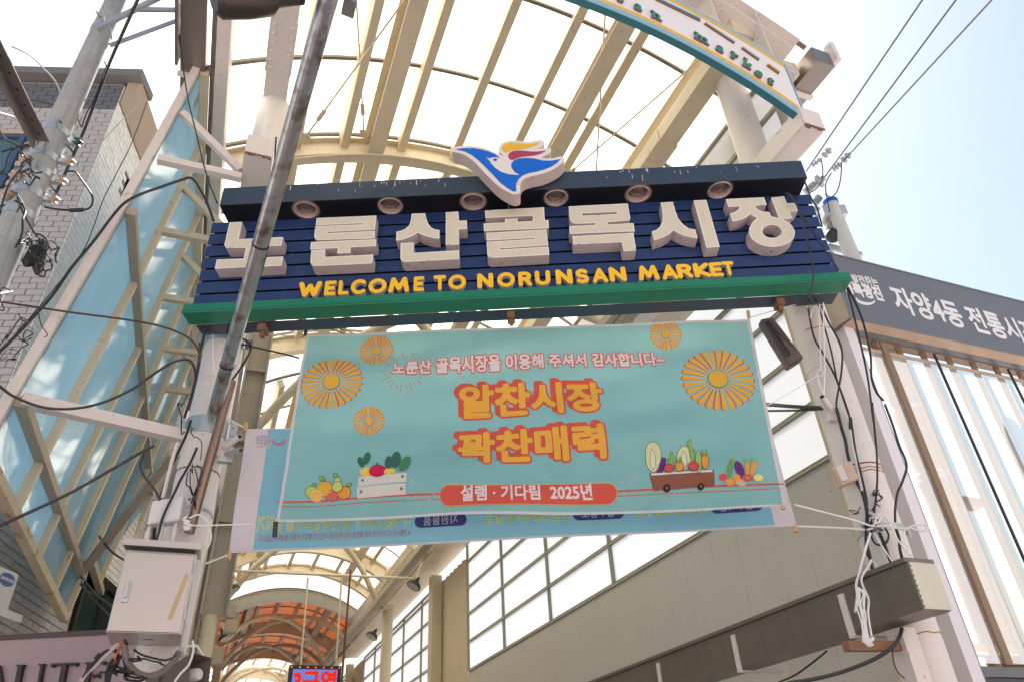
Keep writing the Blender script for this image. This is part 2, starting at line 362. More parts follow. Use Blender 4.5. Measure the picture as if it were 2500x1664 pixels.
xtube(roof3, 24.7, 29.2, 0.4, 4.1, 6.65, 7.85, M_CREAM); xtube(roof3, 29.2, 33.8, 0.5, 4.1, 6.65, 7.85, M_CREAMD)
roof4 = thing('arcade_roof', 'farthest barrel roof of white sheets at the end of the lane', 'roof', (2.2, 34, 0))
vault(roof4, OCX, OCZ, OR, oa0, oa1, [34.0 + 1.15 * k for k in range(9)], [0.62, 1.25, 1.9, 2.6, 3.25, 3.88], [0.92, 3.56], M_ROOF, M_CREAM, M_ROD)
for y in (38.4, 43.0): rib(roof4, 'arch_rib', OCX, OCZ, OR - 0.05, oa0, oa1, y, 0.36, 0.18, M_CREAM)
xtube(roof4, 34.0, 38.4, 0.5, 4.1, 6.65, 7.85, M_CREAM); xtube(roof4, 38.4, 43.0, 0.5, 4.1, 6.65, 7.85, M_CREAM)

# ------------------------------------------------------------------ gutters and eaves
def gutter(x0, x1, z0, z1, y0, y1, label, lipside):
    t = thing('roof_gutter', label, 'gutter', ((x0 + x1) / 2, y0, z0))
    b = MB(); b.box(x0, x1, y0, y1, z0, z1); part('trough', b, M_STEEL, t)
    yy = y0 + 0.35
    while yy < y1:
        b = MB(); b.box(x0 - 0.02, x1 + 0.02, yy, yy + 0.05, z0 - 0.03, z0 - 0.002); b.box(x1 + 0.002 if lipside < 0 else x0 - 0.032, x1 + 0.032 if lipside < 0 else x0 - 0.002, yy, yy + 0.05, z0 - 0.03, z1 - 0.05)
        part('bracket', b, M_PINK, t); yy += 1.05
    return t
gl = gutter(-1.16, -0.94, 7.76, 8.0, 1.6, 11.5, 'stainless box gutter along the left eave above the blue wall', -1)
b = MB(); b.box(-0.90, -0.865, 1.7, 11.4, 7.8, 8.1); part('flashing', b, M_STEEL, gl)
b = MB(); b.box(-1.2, -1.175, 1.6, 5.02, 7.72, 8.1); part('flashing', b, M_STEEL, gl)
el = thing('eave_beam', 'cream box beam along the left eave beside the stainless gutter', 'beam', (-0.79, 1.6, 7.75))
b = MB(); b.box(-0.85, -0.73, 1.7, 10.9, 7.76, 8.0); part('beam', b, M_PINK, el)
gr = gutter(4.64, 4.86, 7.70, 7.92, 2.95, 11.0, 'stainless box gutter along the right eave with its end open to the street', 1)
b = MB(); b.box(4.88, 4.93, 2.9, 2.99, 7.78, 8.06); b.box(4.86, 4.9, 2.93, 2.98, 7.98, 8.03); part('end_bracket', b, M_PINK, gr)
er = thing('eave_beam', 'cream strip beam along the right eave beside the gutter', 'beam', (4.5, 3.1, 7.75))
b = MB(); b.box(4.44, 4.6, 3.15, 10.9, 7.72, 7.9); part('beam', b, M_CREAM, er)

# ------------------------------------------------------------------ columns and cross-street beams
def column(x, y, z1, r, label, rings):
    t = thing('steel_column', label, 'column', (x, y, 0))
    b = MB(); b.lathe((x, y, 0), (0, 0, 1), [(0, r), (z1, r)], 40); part('shaft', b, M_COLUMN, t, True)
    for z in rings:
        b = MB(); b.lathe((x, y, z), (0, 0, 1), [(-0.006, r), (-0.004, r + 0.003), (0.004, r + 0.003), (0.006, r)], 40, False); part('weld_ring', b, M_RUST if rings.index(z) % 2 else M_PINK, t, True)
    return t
colL = column(-0.29, 5.47, 8.05, 0.15, 'pale pink round steel column on the left, behind the electrical cabinet', [4.62, 3.86, 2.3])
colR = column(4.19, 3.65, 8.05, 0.15, 'pale pink round steel column on the right, wrapped in ropes and cables', [4.45, 3.62, 2.18])
for (x0, ye, lab, tt) in ((-0.414, 4.76, 'pale pink box beam end jutting out over the left end of the sign', 0), (4.07, 2.93, 'rust-edged white box beam end jutting out over the right end of the sign', 1)):
    t = thing('box_beam', lab, 'beam', (x0 + 0.117, ye, 6.52))
    b = MB(); b.box(x0, x0 + 0.235, ye, 10.7, 6.52, 6.755); part('beam', b, M_PINK, t, bevel=0.02 if tt else 0.0)
    b = MB(); b.box(x0 + 0.004, x0 + 0.231, ye - 0.006, ye - 0.001, 6.535, 6.75); part('end_plate', b, M_PINK, t)
    b = MB()
    for k in range(9): b.box(x0 + 0.01 + k * 0.024, x0 + 0.03 + k * 0.024, ye - 0.012, ye - 0.004 + 0.03 * rnd.random(), 6.515 - 0.004 * rnd.random(), 6.528)
    part('rust_edge', b, M_RUST, t)

# dark steel post standing on the left box beam, farther in, and a round column under it
t = thing('steel_post', 'dusty dark beige H post rising behind the left column', 'post', (-0.02, 8.6, 0))
b = MB(); b.box(-0.16, -0.14, 8.5, 8.72, 3.6, 8.3); b.box(0.10, 0.12, 8.5, 8.72, 3.6, 8.3); b.box(-0.138, 0.098, 8.6, 8.62, 3.6, 8.3); part('post', b, M_CREAMD, t)
for z in (4.6, 5.6, 6.6, 7.4):
    b = MB(); b.box(-0.138, 0.098, 8.52, 8.59, z, z + 0.02); part('stiffener', b, M_CREAMD, t)
b = MB(); b.lathe((-0.05, 8.62, 0), (0, 0, 1), [(0, 0.075), (3.6, 0.075)], 24); part('downpipe', b, M_CREAM, t, True)
for (y, x, lab) in ((20.0, -0.08, 'round cream column by the left wall under the middle roof'), (15.4, -0.12, 'round cream column by the left wall, nearest behind the banner'), (29.2, 0.35, 'round cream column under the orange roof on the left')):
    t = thing('steel_column', lab, 'column', (x, y, 0)); b = MB(); b.lathe((x, y, 0), (0, 0, 1), [(0, 0.14), (7.3, 0.14)], 20); part('shaft', b, M_CREAM, t, True)
    b = MB(); b.box(x - 0.12, x + 0.12, y - 0.18, y - 0.14, 5.0, 7.2); part('cover_plate', b, M_CREAMD, t)

# ------------------------------------------------------------------ right side wall
WX = 4.75; ZB = 4.12; DZ = 0.525
wallR = thing('arcade_wall', 'right side wall of white translucent panes over a grey metal panel', 'wall', (WX, 4.0, 0))
rows = [ZB + DZ * k for k in range(6)]
def glaze(root, x, ys, zs, mt, bar=0.045, mbar=M_ALU):
    for i in range(len(ys) - 1):
        for j in range(len(zs) - 1):
            b = MB(); b.box(x + 0.004, x + 0.012, ys[i] + 0.01, ys[i + 1] - 0.01, zs[j] + 0.012, zs[j + 1] - 0.012); part('pane', b, mt, root)
    for y in ys: b = MB(); b.box(x - 0.035, x + 0.02, y - bar / 2, y + bar / 2, zs[0], zs[-1]); part('mullion', b, mbar, root)
    for z in zs:
        b = MB(); b.box(x - 0.03, x + 0.018, ys[0], ys[-1], z - bar / 2, z + bar / 2); part('transom', b, mbar, root)
        b = MB(); b.box(x - 0.034, x - 0.0305, ys[0], ys[-1], z - 0.016, z - 0.002); part('gasket', b, M_CREAM, root)
glaze(wallR, WX, [4.3, 6.36, 8.4, 10.45, 12.46, 14.46], rows, M_WALLP)
ys2 = [16.6, 18.1, 19.95, 21.8, 23.6, 25.3]
glaze(wallR, WX, ys2, rows[:5] + [6.35], M_WALLP)
glaze(wallR, WX - 0.05, [27.2, 29.2, 31.2, 33.2, 35.2], rows[:5] + [6.35], M_WALLP)
# upper strip of glazing above the beam
glaze(wallR, 4.33, [3.3, 4.9, 6.5, 8.1, 9.7, 10.6], [6.86, 7.32, 7.78], M_WALLP)
glaze(wallR, 4.35, [11.0, 13.2, 15.4, 17.6, 19.8, 22.0, 24.2, 26.4, 28.6, 30.8, 33.0], [6.86, 7.2, 7.56], M_WALLP)
# opaque grey panels below
y = 4.0
while y < 36:
    y1 = y + 0.92; b = MB(); b.box(WX - 0.01, WX + 0.05, y + 0.001, y1 - 0.001, 0.0, ZB - 0.03); part('wall_panel', b, M_GREYW, wallR); y = y1
b = MB(); b.box(WX + 0.055, WX + 0.06, 4.0, 36, 0, ZB - 0.03); part('panel_backing', b, M_DKMETAL, wallR)
# cover of the post between the two glazed bays
for (ya, yb, s) in ((14.5, 16.56, 0), (25.35, 27.15, 1)):
    b = MB(); n = 14
    for k in range(n + 1):
        yy = ya + (yb - ya) * k / n; xx = WX - 0.02 - 0.06 * (k % 2) - (0.22 if k >= n - 1 else 0)
        b.v += [Vector((xx, yy, 0)), Vector((xx, yy, 6.3))]
    b.f = [(2 * k, 2 * k + 1, 2 * k + 3, 2 * k + 2) for k in range(n)]
    part('corrugated_cover', b, M_CREAM, wallR)
    b = MB(); b.box(WX - 0.32, WX - 0.1, yb - 0.5, yb - 0.2, 0, 6.4); part('post', b, M_CREAM, wallR)
# beam over the glazing: soffit, side channel
beamR = thing('wall_beam', 'cream beam and service tray running above the right wall panes', 'beam', (4.3, 5.0, 6.5))
b = MB(); b.box(4.32, 4.72, 5.2, 26.5, 6.56, 6.76); part('soffit_beam', b, M_CREAM, beamR)
b = MB(); b.box(4.10, 4.31, 10.72, 40.0, 6.54, 6.80); part('box_beam', b, M_CREAM, beamR)
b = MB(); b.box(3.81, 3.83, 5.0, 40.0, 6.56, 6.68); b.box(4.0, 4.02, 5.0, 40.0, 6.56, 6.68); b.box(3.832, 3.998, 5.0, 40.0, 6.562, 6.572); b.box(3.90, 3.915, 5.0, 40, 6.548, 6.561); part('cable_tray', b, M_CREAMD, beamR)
y = 5.6
while y < 38:
    b = MB(); b.box(3.98, 4.33, y, y + 0.04, 6.52, 6.545); part('tray_bracket', b, M_CREAM, beamR); y += 2.3
for y in (20.0, 29.2, 33.8):
    t = thing('steel_column', {20.0: 'round cream column on the right under the middle roof', 29.2: 'round cream column on the right under the orange roof', 33.8: 'farthest round cream column on the right'}[y], 'column', (4.3, y, 0))
    b = MB(); b.lathe((4.3, y, 6.8), (0, 0, 1), [(0, 0.14), (0.9, 0.14)], 20); part('shaft', b, M_CREAM, t, True)
    b = MB(); b.lathe((4.3, y, 0), (0, 0, 1), [(0, 0.14), (6.54, 0.14)], 20); part('shaft', b, M_CREAM, t, True)
# left eave beam and the plain wall of the shops on the left, deeper in
t = thing('eave_beam', 'dusty beam along the left side of the lane under the farther roofs', 'beam', (0.0, 11, 6.4))
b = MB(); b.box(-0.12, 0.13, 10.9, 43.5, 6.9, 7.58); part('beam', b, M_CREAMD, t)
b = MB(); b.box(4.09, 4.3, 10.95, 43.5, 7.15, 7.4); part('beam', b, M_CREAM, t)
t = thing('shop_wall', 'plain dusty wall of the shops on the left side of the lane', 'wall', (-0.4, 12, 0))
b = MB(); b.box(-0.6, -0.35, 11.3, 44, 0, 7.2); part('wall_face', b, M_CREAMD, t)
# end post of the wall beside the right column
t = thing('steel_post', 'cream flat post closing the right wall behind the roped column', 'post', (4.5, 4.05, 0))
b = MB(); b.box(4.42, 4.70, 3.95, 4.1, 0, 7.6); part('post', b, M_CREAM, t)

# ------------------------------------------------------------------ left blue translucent wall (leans in towards the top)
BW = [(3.64, -1.53), (4.08, -1.47), (5.87, -1.21), (7.76, -0.985)]
def bx(z):
    for (z0, x0), (z1, x1) in zip(BW, BW[1:]):
        if z <= z1: return x0 + (x1 - x0) * (z - z0) / (z1 - z0)
    return BW[-1][1]
wallL = thing('arcade_wall', 'left side wall of blue translucent sheets in a leaning cream frame', 'wall', (-1.3, 5.05, 0))
by = [5.05, 6.0, 7.1, 8.15, 9.15, 10.2, 11.2]
for i in range(len(by) - 1):
    zs = [3.64, 4.08, 5.87, 7.76] if by[i] < 9.1 else [4.3, 5.87, 7.76]
    for z0, z1 in zip(zs, zs[1:]):
        b = MB(); n = 4
        for k in range(n + 1):
            z = z0 + 0.01 + (z1 - z0 - 0.02) * k / n; bulge = 0.03 * math.sin(math.pi * k / n)
            for q in range(5):
                b.v.append(Vector((bx(z) + 0.01 - bulge * math.sin(math.pi * q / 4) * 0.8, by[i] + 0.01 + (by[i + 1] - by[i] - 0.02) * q / 4, z)))
        for k in range(n):
            for q in range(4): a = k * 5 + q; b.f.append((a, a + 1, a + 6, a + 5))
        part('blue_sheet', b, M_BLUE, wallL, True)
for i, y in enumerate(by):
    zs = [3.64, 4.08, 5.87, 7.76] if y < 9.2 else [4.3, 5.87, 7.76]
    for z0, z1 in zip(zs, zs[1:]):
        b = MB(); b.bar((bx(z0) - (0.03 if i == 0 else -0.035), y, z0), (bx(z1) - (0.03 if i == 0 else -0.035), y, z1), 0.066, 0.07, (0, 1, 0)); part('frame_bar', b, M_PINK if i == 0 else M_CREAM, wallL)
    b = MB(); b.bar((bx(6.5) + 0.04, y, 6.5), (-0.41, y, 6.5), 0.066, 0.066); part('strut', b, M_PINK if i == 0 else M_CREAM, wallL)
    b = MB(); b.bar((bx(7.13) + 0.04, y, 7.13), (-0.43, y - 0.02, 6.56), 0.06, 0.06); part('strut', b, M_PINK if i == 0 else M_CREAM, wallL)
for z, x, y1 in ((3.64, -1.53, 9.15), (4.08, -1.47, 9.15), (5.87, -1.21, 11.2), (7.76, -0.985, 11.2), (4.3, -1.45, 11.2)):
    b = MB(); b.bar((x + 0.045, 9.15 if z == 4.3 else 5.05, z), (x + 0.045, y1, z), 0.075, 0.075)
    part('rail', b, M_RUSTC if z < 3.7 else (M_CREAMD if z < 7 else M_CREAM), wallL)
b = MB(); b.bar((-1.43, 5.05, 4.09), (-0.44, 5.42, 4.13), 0.085, 0.085); part('strut', b, M_PINK, wallL)
b = MB(); b.bar((-1.45, 9.12, 4.1), on_y((423, 1106), 6.3), 0.07, 0.07); part('brace', b, M_CREAMD, wallL)
b = MB()
for k in range(7): b.box(-1.09, -1.0, 5.3 + k, 5.36 + k, 7.55, 7.82)
part('eave_clip', b, M_CREAM, wallL)
# ------------------------------------------------------------------ lettering tools: outlines -> distance field -> rounded, fattened outlines
def text_loops(s):
    cu = bpy.data.curves.new('t', 'FONT'); cu.body = s; cu.size = 1.0; cu.resolution_u = 3
    o = bpy.data.objects.new('t', cu); me = o.to_mesh()
    cnt = {}
    for p in me.polygons:
        v = list(p.vertices)
        for a, b in zip(v, v[1:] + v[:1]): cnt[(a, b)] = 1
    co = [(v.co.x, v.co.y) for v in me.vertices]
    segs = [(co[a], co[b]) for (a, b) in cnt if (b, a) not in cnt]
    o.to_mesh_clear(); bpy.data.objects.remove(o); bpy.data.curves.remove(cu)
    return segs
def field(segs, h, pad, inside=True):
    A = np.array([s[0] for s in segs]); B = np.array([s[1] for s in segs])
    lo = np.minimum(A.min(0), B.min(0)) - pad; hi = np.maximum(A.max(0), B.max(0)) + pad
    nx, ny = int((hi[0] - lo[0]) / h) + 2, int((hi[1] - lo[1]) / h) + 2
    X, Y = np.meshgrid(lo[0] + h * np.arange(nx), lo[1] + h * np.arange(ny)); P = np.stack([X.ravel(), Y.ravel()], 1).astype(np.float32)
    D = np.full(len(P), 1e9, np.float32); IN = np.zeros(len(P), bool)
    for a, b in zip(A.astype(np.float32), B.astype(np.float32)):
        lo_x, hi_x = min(a[0], b[0]) - pad * 1.5, max(a[0], b[0]) + pad * 1.5
        i0, i1 = max(0, int((lo_x - lo[0]) / h)), min(nx, int((hi_x - lo[0]) / h) + 2)
        d = b - a; L2 = float(d @ d) + 1e-12
        Xs = X[:, i0:i1]; Ys = Y[:, i0:i1]
        t = np.clip(((Xs - a[0]) * d[0] + (Ys - a[1]) * d[1]) / L2, 0, 1)
        q = np.hypot(Xs - a[0] - t * d[0], Ys - a[1] - t * d[1]).astype(np.float32)
        Dv = D.reshape(ny, nx); Dv[:, i0:i1] = np.minimum(Dv[:, i0:i1], q)
        if inside and abs(d[1]) > 1e-9:
            c = (Y[:, :1] > min(a[1], b[1])) & (Y[:, :1] <= max(a[1], b[1]))
            xi = a[0] + (Y[:, :1] - a[1]) * d[0] / d[1]
            I = IN.reshape(ny, nx); I ^= (c & (X < xi))
    D = np.minimum(D, pad * 2).reshape(ny, nx)
    if inside: D = np.where(IN.reshape(ny, nx), -D, D)
    return D, lo, h
def contour(F, lo, h, level):
    G = F - level; ny, nx = G.shape; nxt = {}; pos = {}
    S = G < 0
    code = S[:-1, :-1] * 1 + S[:-1, 1:] * 2 + S[1:, 1:] * 4 + S[1:, :-1] * 8
    T = {1: [(3, 0)], 2: [(0, 1)], 3: [(3, 1)], 4: [(1, 2)], 5: [(3, 0), (1, 2)], 6: [(0, 2)], 7: [(3, 2)], 8: [(2, 3)], 9: [(2, 0)], 10: [(0, 1), (2, 3)], 11: [(2, 1)], 12: [(1, 3)], 13: [(1, 0)], 14: [(0, 3)]}
    def ev(i, j, e):
        if e == 0: k = ('h', i, j); a, b, pa, pb = G[i, j], G[i, j + 1], (j, i), (j + 1, i)
        elif e == 2: k = ('h', i + 1, j); a, b, pa, pb = G[i + 1, j], G[i + 1, j + 1], (j, i + 1), (j + 1, i + 1)
        elif e == 3: k = ('v', i, j); a, b, pa, pb = G[i, j], G[i + 1, j], (j, i), (j, i + 1)
        else: k = ('v', i, j + 1); a, b, pa, pb = G[i, j + 1], G[i + 1, j + 1], (j + 1, i), (j + 1, i + 1)
        if k not in pos:
            t = a / (a - b); pos[k] = (lo[0] + h * (pa[0] + t * (pb[0] - pa[0])), lo[1] + h * (pa[1] + t * (pb[1] - pa[1])))
        return k
    for i, j in np.argwhere((code > 0) & (code < 15)):
        for e0, e1 in T[int(code[i, j])]: nxt[ev(i, j, e0)] = ev(i, j, e1)
    loops = []
    while nxt:
        k0, k = next(iter(nxt.items())); lp = [k0]; del nxt[k0]
        while k != k0 and k in nxt: lp.append(k); k2 = nxt.pop(k); k = k2
        pts = [pos[q] for q in lp]
        keep = []
        n = len(pts); i = 0
        while i < n:     # thin out straight runs
            keep.append(pts[i]); st = 1
            while st < 8 and i + st + 1 < n:
                a, c = pts[i], pts[i + st + 1]; L = math.hypot(c[0] - a[0], c[1] - a[1]) + 1e-9
                if max(abs((c[0] - a[0]) * (pts[q][1] - a[1]) - (c[1] - a[1]) * (pts[q][0] - a[0])) / L for q in range(i + 1, i + st + 1)) > 0.13 * h: break
                st += 1
            i += st
        if len(keep) > 3: loops.append(keep)
    return loops
def rounded_text(s, grow, h=0.03):
    F = field(text_loops(s), h, max(0.15, grow * 1.6 + 0.06)); return F
def strokes_loops(lines, r, h=0.035):
    segs = [(a, b) for ln in lines for a, b in zip(ln, ln[1:])]
    F, lo, hh = field(segs, h, r * 1.5, inside=False); return contour(F, lo, hh, r)
def bbox(loops):
    xs = [p[0] for l in loops for p in l]; ys = [p[1] for l in loops for p in l]; return min(xs), max(xs), min(ys), max(ys)
def ell(cx, cy, rx, ry, n=24, rot=0.0):
    c, s = math.cos(rot), math.sin(rot)
    return [(cx + rx * math.cos(t) * c - ry * math.sin(t) * s, cy + rx * math.cos(t) * s + ry * math.sin(t) * c) for t in [2 * math.pi * k / n for k in range(n)]]
def chaikin(p, it=2):
    for _ in range(it):
        q = []
        for a, b in zip(p, p[1:] + p[:1]): q += [(a[0] * .75 + b[0] * .25, a[1] * .75 + b[1] * .25), (a[0] * .25 + b[0] * .75, a[1] * .25 + b[1] * .75)]
        p = q
    return p

# ------------------------------------------------------------------ frame of the big sign (turned about 22 degrees to the lane)
SA = on_z((447.8, 742.8), 5.0); SB = on_z((2072.4, 663.2), 5.0)
DU = (SB - SA).normalized(); NN = Vector((DU.y, -DU.x, 0)); UP = Vector((0, 0, 1)); SLEN = (SB - SA).length
def SP(u, z, w=0.0): v = SA + DU * u + NN * w; return Vector((v.x, v.y, z))
def to_sign(p, w): q = on_plane(p, SA + NN * w, NN); return ((q - SA).dot(DU), q.z)
def sbox(b, u0, u1, z0, z1, w0, w1): return b.obox(SP(u0, z0, w0), DU * (u1 - u0), NN * (w1 - w0), UP * (z1 - z0))
zA, zB, zC, zD = zoom(430, 480, 4.613), zoom(720, 480, 5.122), zoom(1150, 480, 5.122), zoom(1550, 440, 5.122)
M_NAVY = mat('navy_plank_paint', (0.014, 0.036, 0.125), 0.35, var=0.14, vscale=5, spots=0.1, spot_col=(0.12, 0.15, 0.22), spot_scale=26, streak=0.16, streak_col=(0.055, 0.07, 0.13))
M_HOODF = mat('blue_black_hood', (0.040, 0.058, 0.088), 0.33, 0.2, var=0.15, streak=0.12, streak_col=(0.10, 0.12, 0.15))
M_HOODU = mat('black_soffit', (0.006, 0.007, 0.010), 0.4, var=0.3)
M_GREEN = mat('green_enamel', (0.008, 0.165, 0.088), 0.3, var=0.14, vscale=4, streak=0.1, streak_col=(0.05, 0.16, 0.12))
M_LFACE = mat('letter_face_acrylic', (0.60, 0.545, 0.43), 0.35, var=0.05, vscale=4, spots=0.08, spot_col=(0.42, 0.32, 0.2), spot_scale=26, streak=0.2, streak_col=(0.5, 0.41, 0.29))
M_LSIDE = mat('letter_side_paint', (0.56, 0.46, 0.445), 0.5, var=0.06, spots=0.45, spot_col=(0.2, 0.12, 0.09), spot_scale=24, streak=0.25, streak_col=(0.36, 0.27, 0.22))
M_LEDGE = mat('letter_white_trim', (0.80, 0.77, 0.73), 0.4, var=0.06, spots=0.5, spot_col=(0.22, 0.15, 0.1), spot_scale=20)
M_YEL = mat('yellow_acrylic', (0.88, 0.50, 0.008), 0.4, var=0.05)
WPL = -0.12                      # front of the planks
sign = thing('market_sign', 'long navy plank sign with cream Korean letters and yellow English welcome over a green bar', 'sign', tuple(SP(SLEN / 2, 4.8, -0.2)))
edge = [(415, 290), (395, 405), (360, 540), (320, 672), (285, 812), (245, 957), (205, 1103)]
pz = [to_sign(zA(*p), WPL)[1] for p in edge]
pz = [pz[0] + (pz[-1] - pz[0]) * k / 6 for k in range(7)] + [pz[-1] - (pz[0] - pz[-1]) / 6]
uL = 0.5 * (to_sign(zA(415, 290), WPL)[0] + to_sign(zA(190, 1180), WPL)[0])
uR = 0.5 * (to_sign(zoom(1750, 380, 4.125)(925, 395), WPL)[0] + to_sign(zoom(1750, 380, 4.125)(1225, 1150), WPL)[0])
for k in range(7):
    b = MB(); sbox(b, uL, uR, pz[k + 1] + 0.011, pz[k] - 0.009, WPL - 0.01, WPL); part('plank', b, M_NAVY, sign, bevel=0.003)
b = MB(); sbox(b, uL + 0.02, uR - 0.02, pz[-1], pz[0] - 0.02, WPL - 0.09, WPL - 0.03); part('backing_board', b, M_HOODU, sign)
# green bar
gz = to_sign((445, 764), 0.0)[1]
gback = min(-0.16, (on_z((465.8, 781.3), gz) - SA).dot(NN))
b = MB(); sbox(b, 0, SLEN, gz, 5.0, gback, 0); gb = part('green_bar', b, M_GREEN, sign, bevel=0.006)
b = MB(); sbox(b, 0.03, SLEN - 0.03, gz + 0.012, 4.988, 0.0005, 0.004); part('front_panel', b, M_GREEN, gb)
nz = to_sign((465.8, 793), gback)[1]
b = MB(); sbox(b, 0.05, SLEN - 0.05, nz, gz - 0.003, gback - 0.14, gback - 0.004); part('bottom_board', b, M_HOODF, sign)
for u in (0.52, 2.45, 4.55):
    b = MB(); sbox(b, u, u + 0.06, nz - 0.06, nz - 0.001, gback - 0.12, gback - 0.02); sbox(b, u + 0.015, u + 0.045, nz - 0.1, nz - 0.06, gback - 0.09, gback - 0.05); part('bottom_bracket', b, M_RUST, sign)
for u in (0.12, 0.36, 4.84):
    b = MB(); c = SP(u, nz - 0.03, gback - 0.05); b.tube([c + (DU * math.cos(t) + UP * math.sin(t)) * 0.028 for t in [k * math.pi / 8 for k in range(17)]], 0.007, 6); part('hanging_ring', b, M_DKMETAL, sign, True)
b = MB(); uu = to_sign(zoom(1240, 700, 3.564)(232, 270), -0.3)[0]; sbox(b, uu - 0.035, uu + 0.035, nz - 0.5, nz + 0.05, -0.72, -0.65); part('hanger_post', b, M_LSIDE, sign)
# hood
hz = 0.5 * (to_sign((551.8, 539.3), WPL)[1] + to_sign((1947.6, 475.8), WPL)[1])
hl = on_z((532.7, 494.5), hz); hr = on_z((1968.4, 438.2), hz)
WH = 0.5 * ((hl - SA).dot(NN) + (hr - SA).dot(NN)); hu0, hu1 = (hl - SA).dot(DU), (hr - SA).dot(DU)
htop = 0.5 * (to_sign((541, 456), WH)[1] + to_sign((1961, 394.7), WH)[1])
hood = thing('sign_hood', 'blue-black hood with six round downlights above the planks of the sign', 'hood', tuple(SP((hu0 + hu1) / 2, hz, 0)))
b = MB(); sbox(b, hu0, hu1, hz, htop, WH - 0.02, WH); part('front_face', b, M_HOODF, hood, bevel=0.005)
b = MB(); sbox(b, hu0, hu1, htop - 0.012, htop - 0.002, WPL - 0.1, WH - 0.021); sbox(b, hu0, hu0 + 0.012, hz + 0.002, htop - 0.013, WPL - 0.1, WH - 0.021); sbox(b, hu1 - 0.012, hu1, hz + 0.002, htop - 0.013, WPL - 0.1, WH - 0.021); sbox(b, hu0 + 0.013, hu1 - 0.013, hz + 0.002, htop - 0.013, WPL - 0.1, WPL - 0.09)
part('casing', b, M_HOODF, hood)
lamps = []
for q in ((704, 482), (898, 473), (1089, 464), (1279, 455), (1468, 446), (1656, 437)):
    P = on_z((q[0] * 1.0611, q[1] * 1.0611), hz); lamps.append(((P - SA).dot(DU), (P - SA).dot(NN)))
LR = 0.092; wl = sum(l[1] for l in lamps) / 6
loops = [[(hu0 + 0.001, WPL - 0.1), (hu1 - 0.001, WPL - 0.1), (hu1 - 0.001, WH - 0.001), (hu0 + 0.001, WH - 0.001)]] + [ell(u, wl, LR, LR, 32) for u, _ in lamps]
part('soffit', place(poly_mesh(loops, 0.006), SP(0, hz, 0), DU, NN, UP), M_HOODU, hood)
M_CUP = mat('lamp_reflector', (0.72, 0.58, 0.54), 0.35, 0.6, var=0.1)
M_LENS = mat('lamp_bulb_glass', (0.22, 0.165, 0.145), 0.22, 0.4, var=0.15)
for i, (u, _) in enumerate(lamps):
    c = SP(u, hz, wl)
    dl = thing('downlight', ['round recessed downlight in the sign hood, first from the left', 'round recessed downlight in the sign hood, second from the left', 'round recessed downlight left of the bird emblem tip, third from the left', 'round recessed downlight right of the bird emblem tip, fourth from the left', 'round recessed downlight in the sign hood, second from the right end', 'round recessed downlight in the sign hood nearest its right end'][i], 'lamp', tuple(c), 'downlights in the sign hood')
    b = MB(); b.lathe(c, (0, 0, 1), [(-0.008, LR + 0.012), (-0.012, LR - 0.002), (0.004, LR - 0.008), (0.075, LR - 0.012), (0.1, LR - 0.03)], 28, False); part('reflector', b, M_CUP, dl, True)
    b = MB(); b.lathe(c, (0, 0, 1), [(-0.006, LR + 0.024), (-0.010, LR + 0.02), (-0.010, LR + 0.012)], 28, False); part('trim_ring', b, M_RUST if i % 2 == 0 else M_DKMETAL, dl, True)
    b = MB(); b.lathe(c, (0, 0, 1), [(0.012, 0.001), (0.016, 0.034), (0.028, 0.058), (0.05, 0.073), (0.10, 0.07)], 24, False); part('bulb', b, M_LENS, dl, True)
# anti-bird spikes along the hood's top edge
b = MB(); u = hu0 + 0.55
while u < hu1 - 0.05:
    a = SP(u, htop, WH - 0.03 - 0.05 * rnd.random()); tip = a + UP * (0.075 + 0.02 * rnd.random()) + DU * (rnd.random() - .5) * 0.02
    if rnd.random() > 0.12: b.tube([a, tip], 0.0013, 3)
    u += 0.027
o = part('bird_spikes', b, mat('spike_wire', (0.55, 0.53, 0.48), 0.4, 0.6), hood); o['kind'] = 'stuff'
b = MB()   # bird droppings
for k in range(46):
    uu = hu0 + 0.3 + (hu1 - hu0 - 0.5) * rnd.random() if k % 2 else (1.45 + 0.5 * rnd.random() if k % 4 else 3.45 + 0.25 * rnd.random()); zt = htop - rnd.random() ** 2 * 0.1; L = 0.01 + 0.05 * rnd.random() ** 2; wd = 0.002 + 0.003 * rnd.random()
    b.add([SP(uu, zt, WH + 0.0012), SP(uu + wd, zt, WH + 0.0012), SP(uu + wd * 1.3, max(hz + .004, zt - L), WH + 0.0012), SP(uu - wd * .3, max(hz + .004, zt - L), WH + 0.0012)], [(0, 3, 2, 1)])
o = part('droppings', b, mat('bird_lime', (0.62, 0.60, 0.56), 0.8), hood); o['kind'] = 'stuff'

# ------------------------------------------------------------------ raised Korean letters
LT = 0.115; WL = WPL + LT
def sign_letter(polys, zf, name='raised_letter'):
    """polys: list of (outline px, [holes px]) for one syllable; built as one letter with trim and face"""
    face, edge_, side = [], [], []
    root = None
    for outline, holes in polys:
        L2 = [[to_sign(zf(*p), WL) for p in outline]] + [[to_sign(zf(*p), WL) for p in h] for h in holes]
        bs = place(poly_mesh(L2, LT - 0.002), SP(0, 0, WL), DU, UP, NN)
        if root is None:
            root = part(name, bs, M_LSIDE, sign)
        else:
            part('stroke', bs, M_LSIDE, root)
        # thin white trim: slightly inset face stands 1.5 mm proud, trim shows round it
        segs = [(a, c) for lp in L2 for a, c in zip(lp, lp[1:] + lp[:1])]
        F, lo, h = field(segs, 0.0042, 0.02)
        inner = contour(F, lo, h, -0.0075)
        part('trim', place(poly_mesh(L2, 0.0), SP(0, 0, WL + 0.0012), DU, UP, NN), M_LEDGE, root)
        if inner: part('face', place(poly_mesh(inner, 0.0), SP(0, 0, WL + 0.0028), DU, UP, NN), M_LFACE, root)
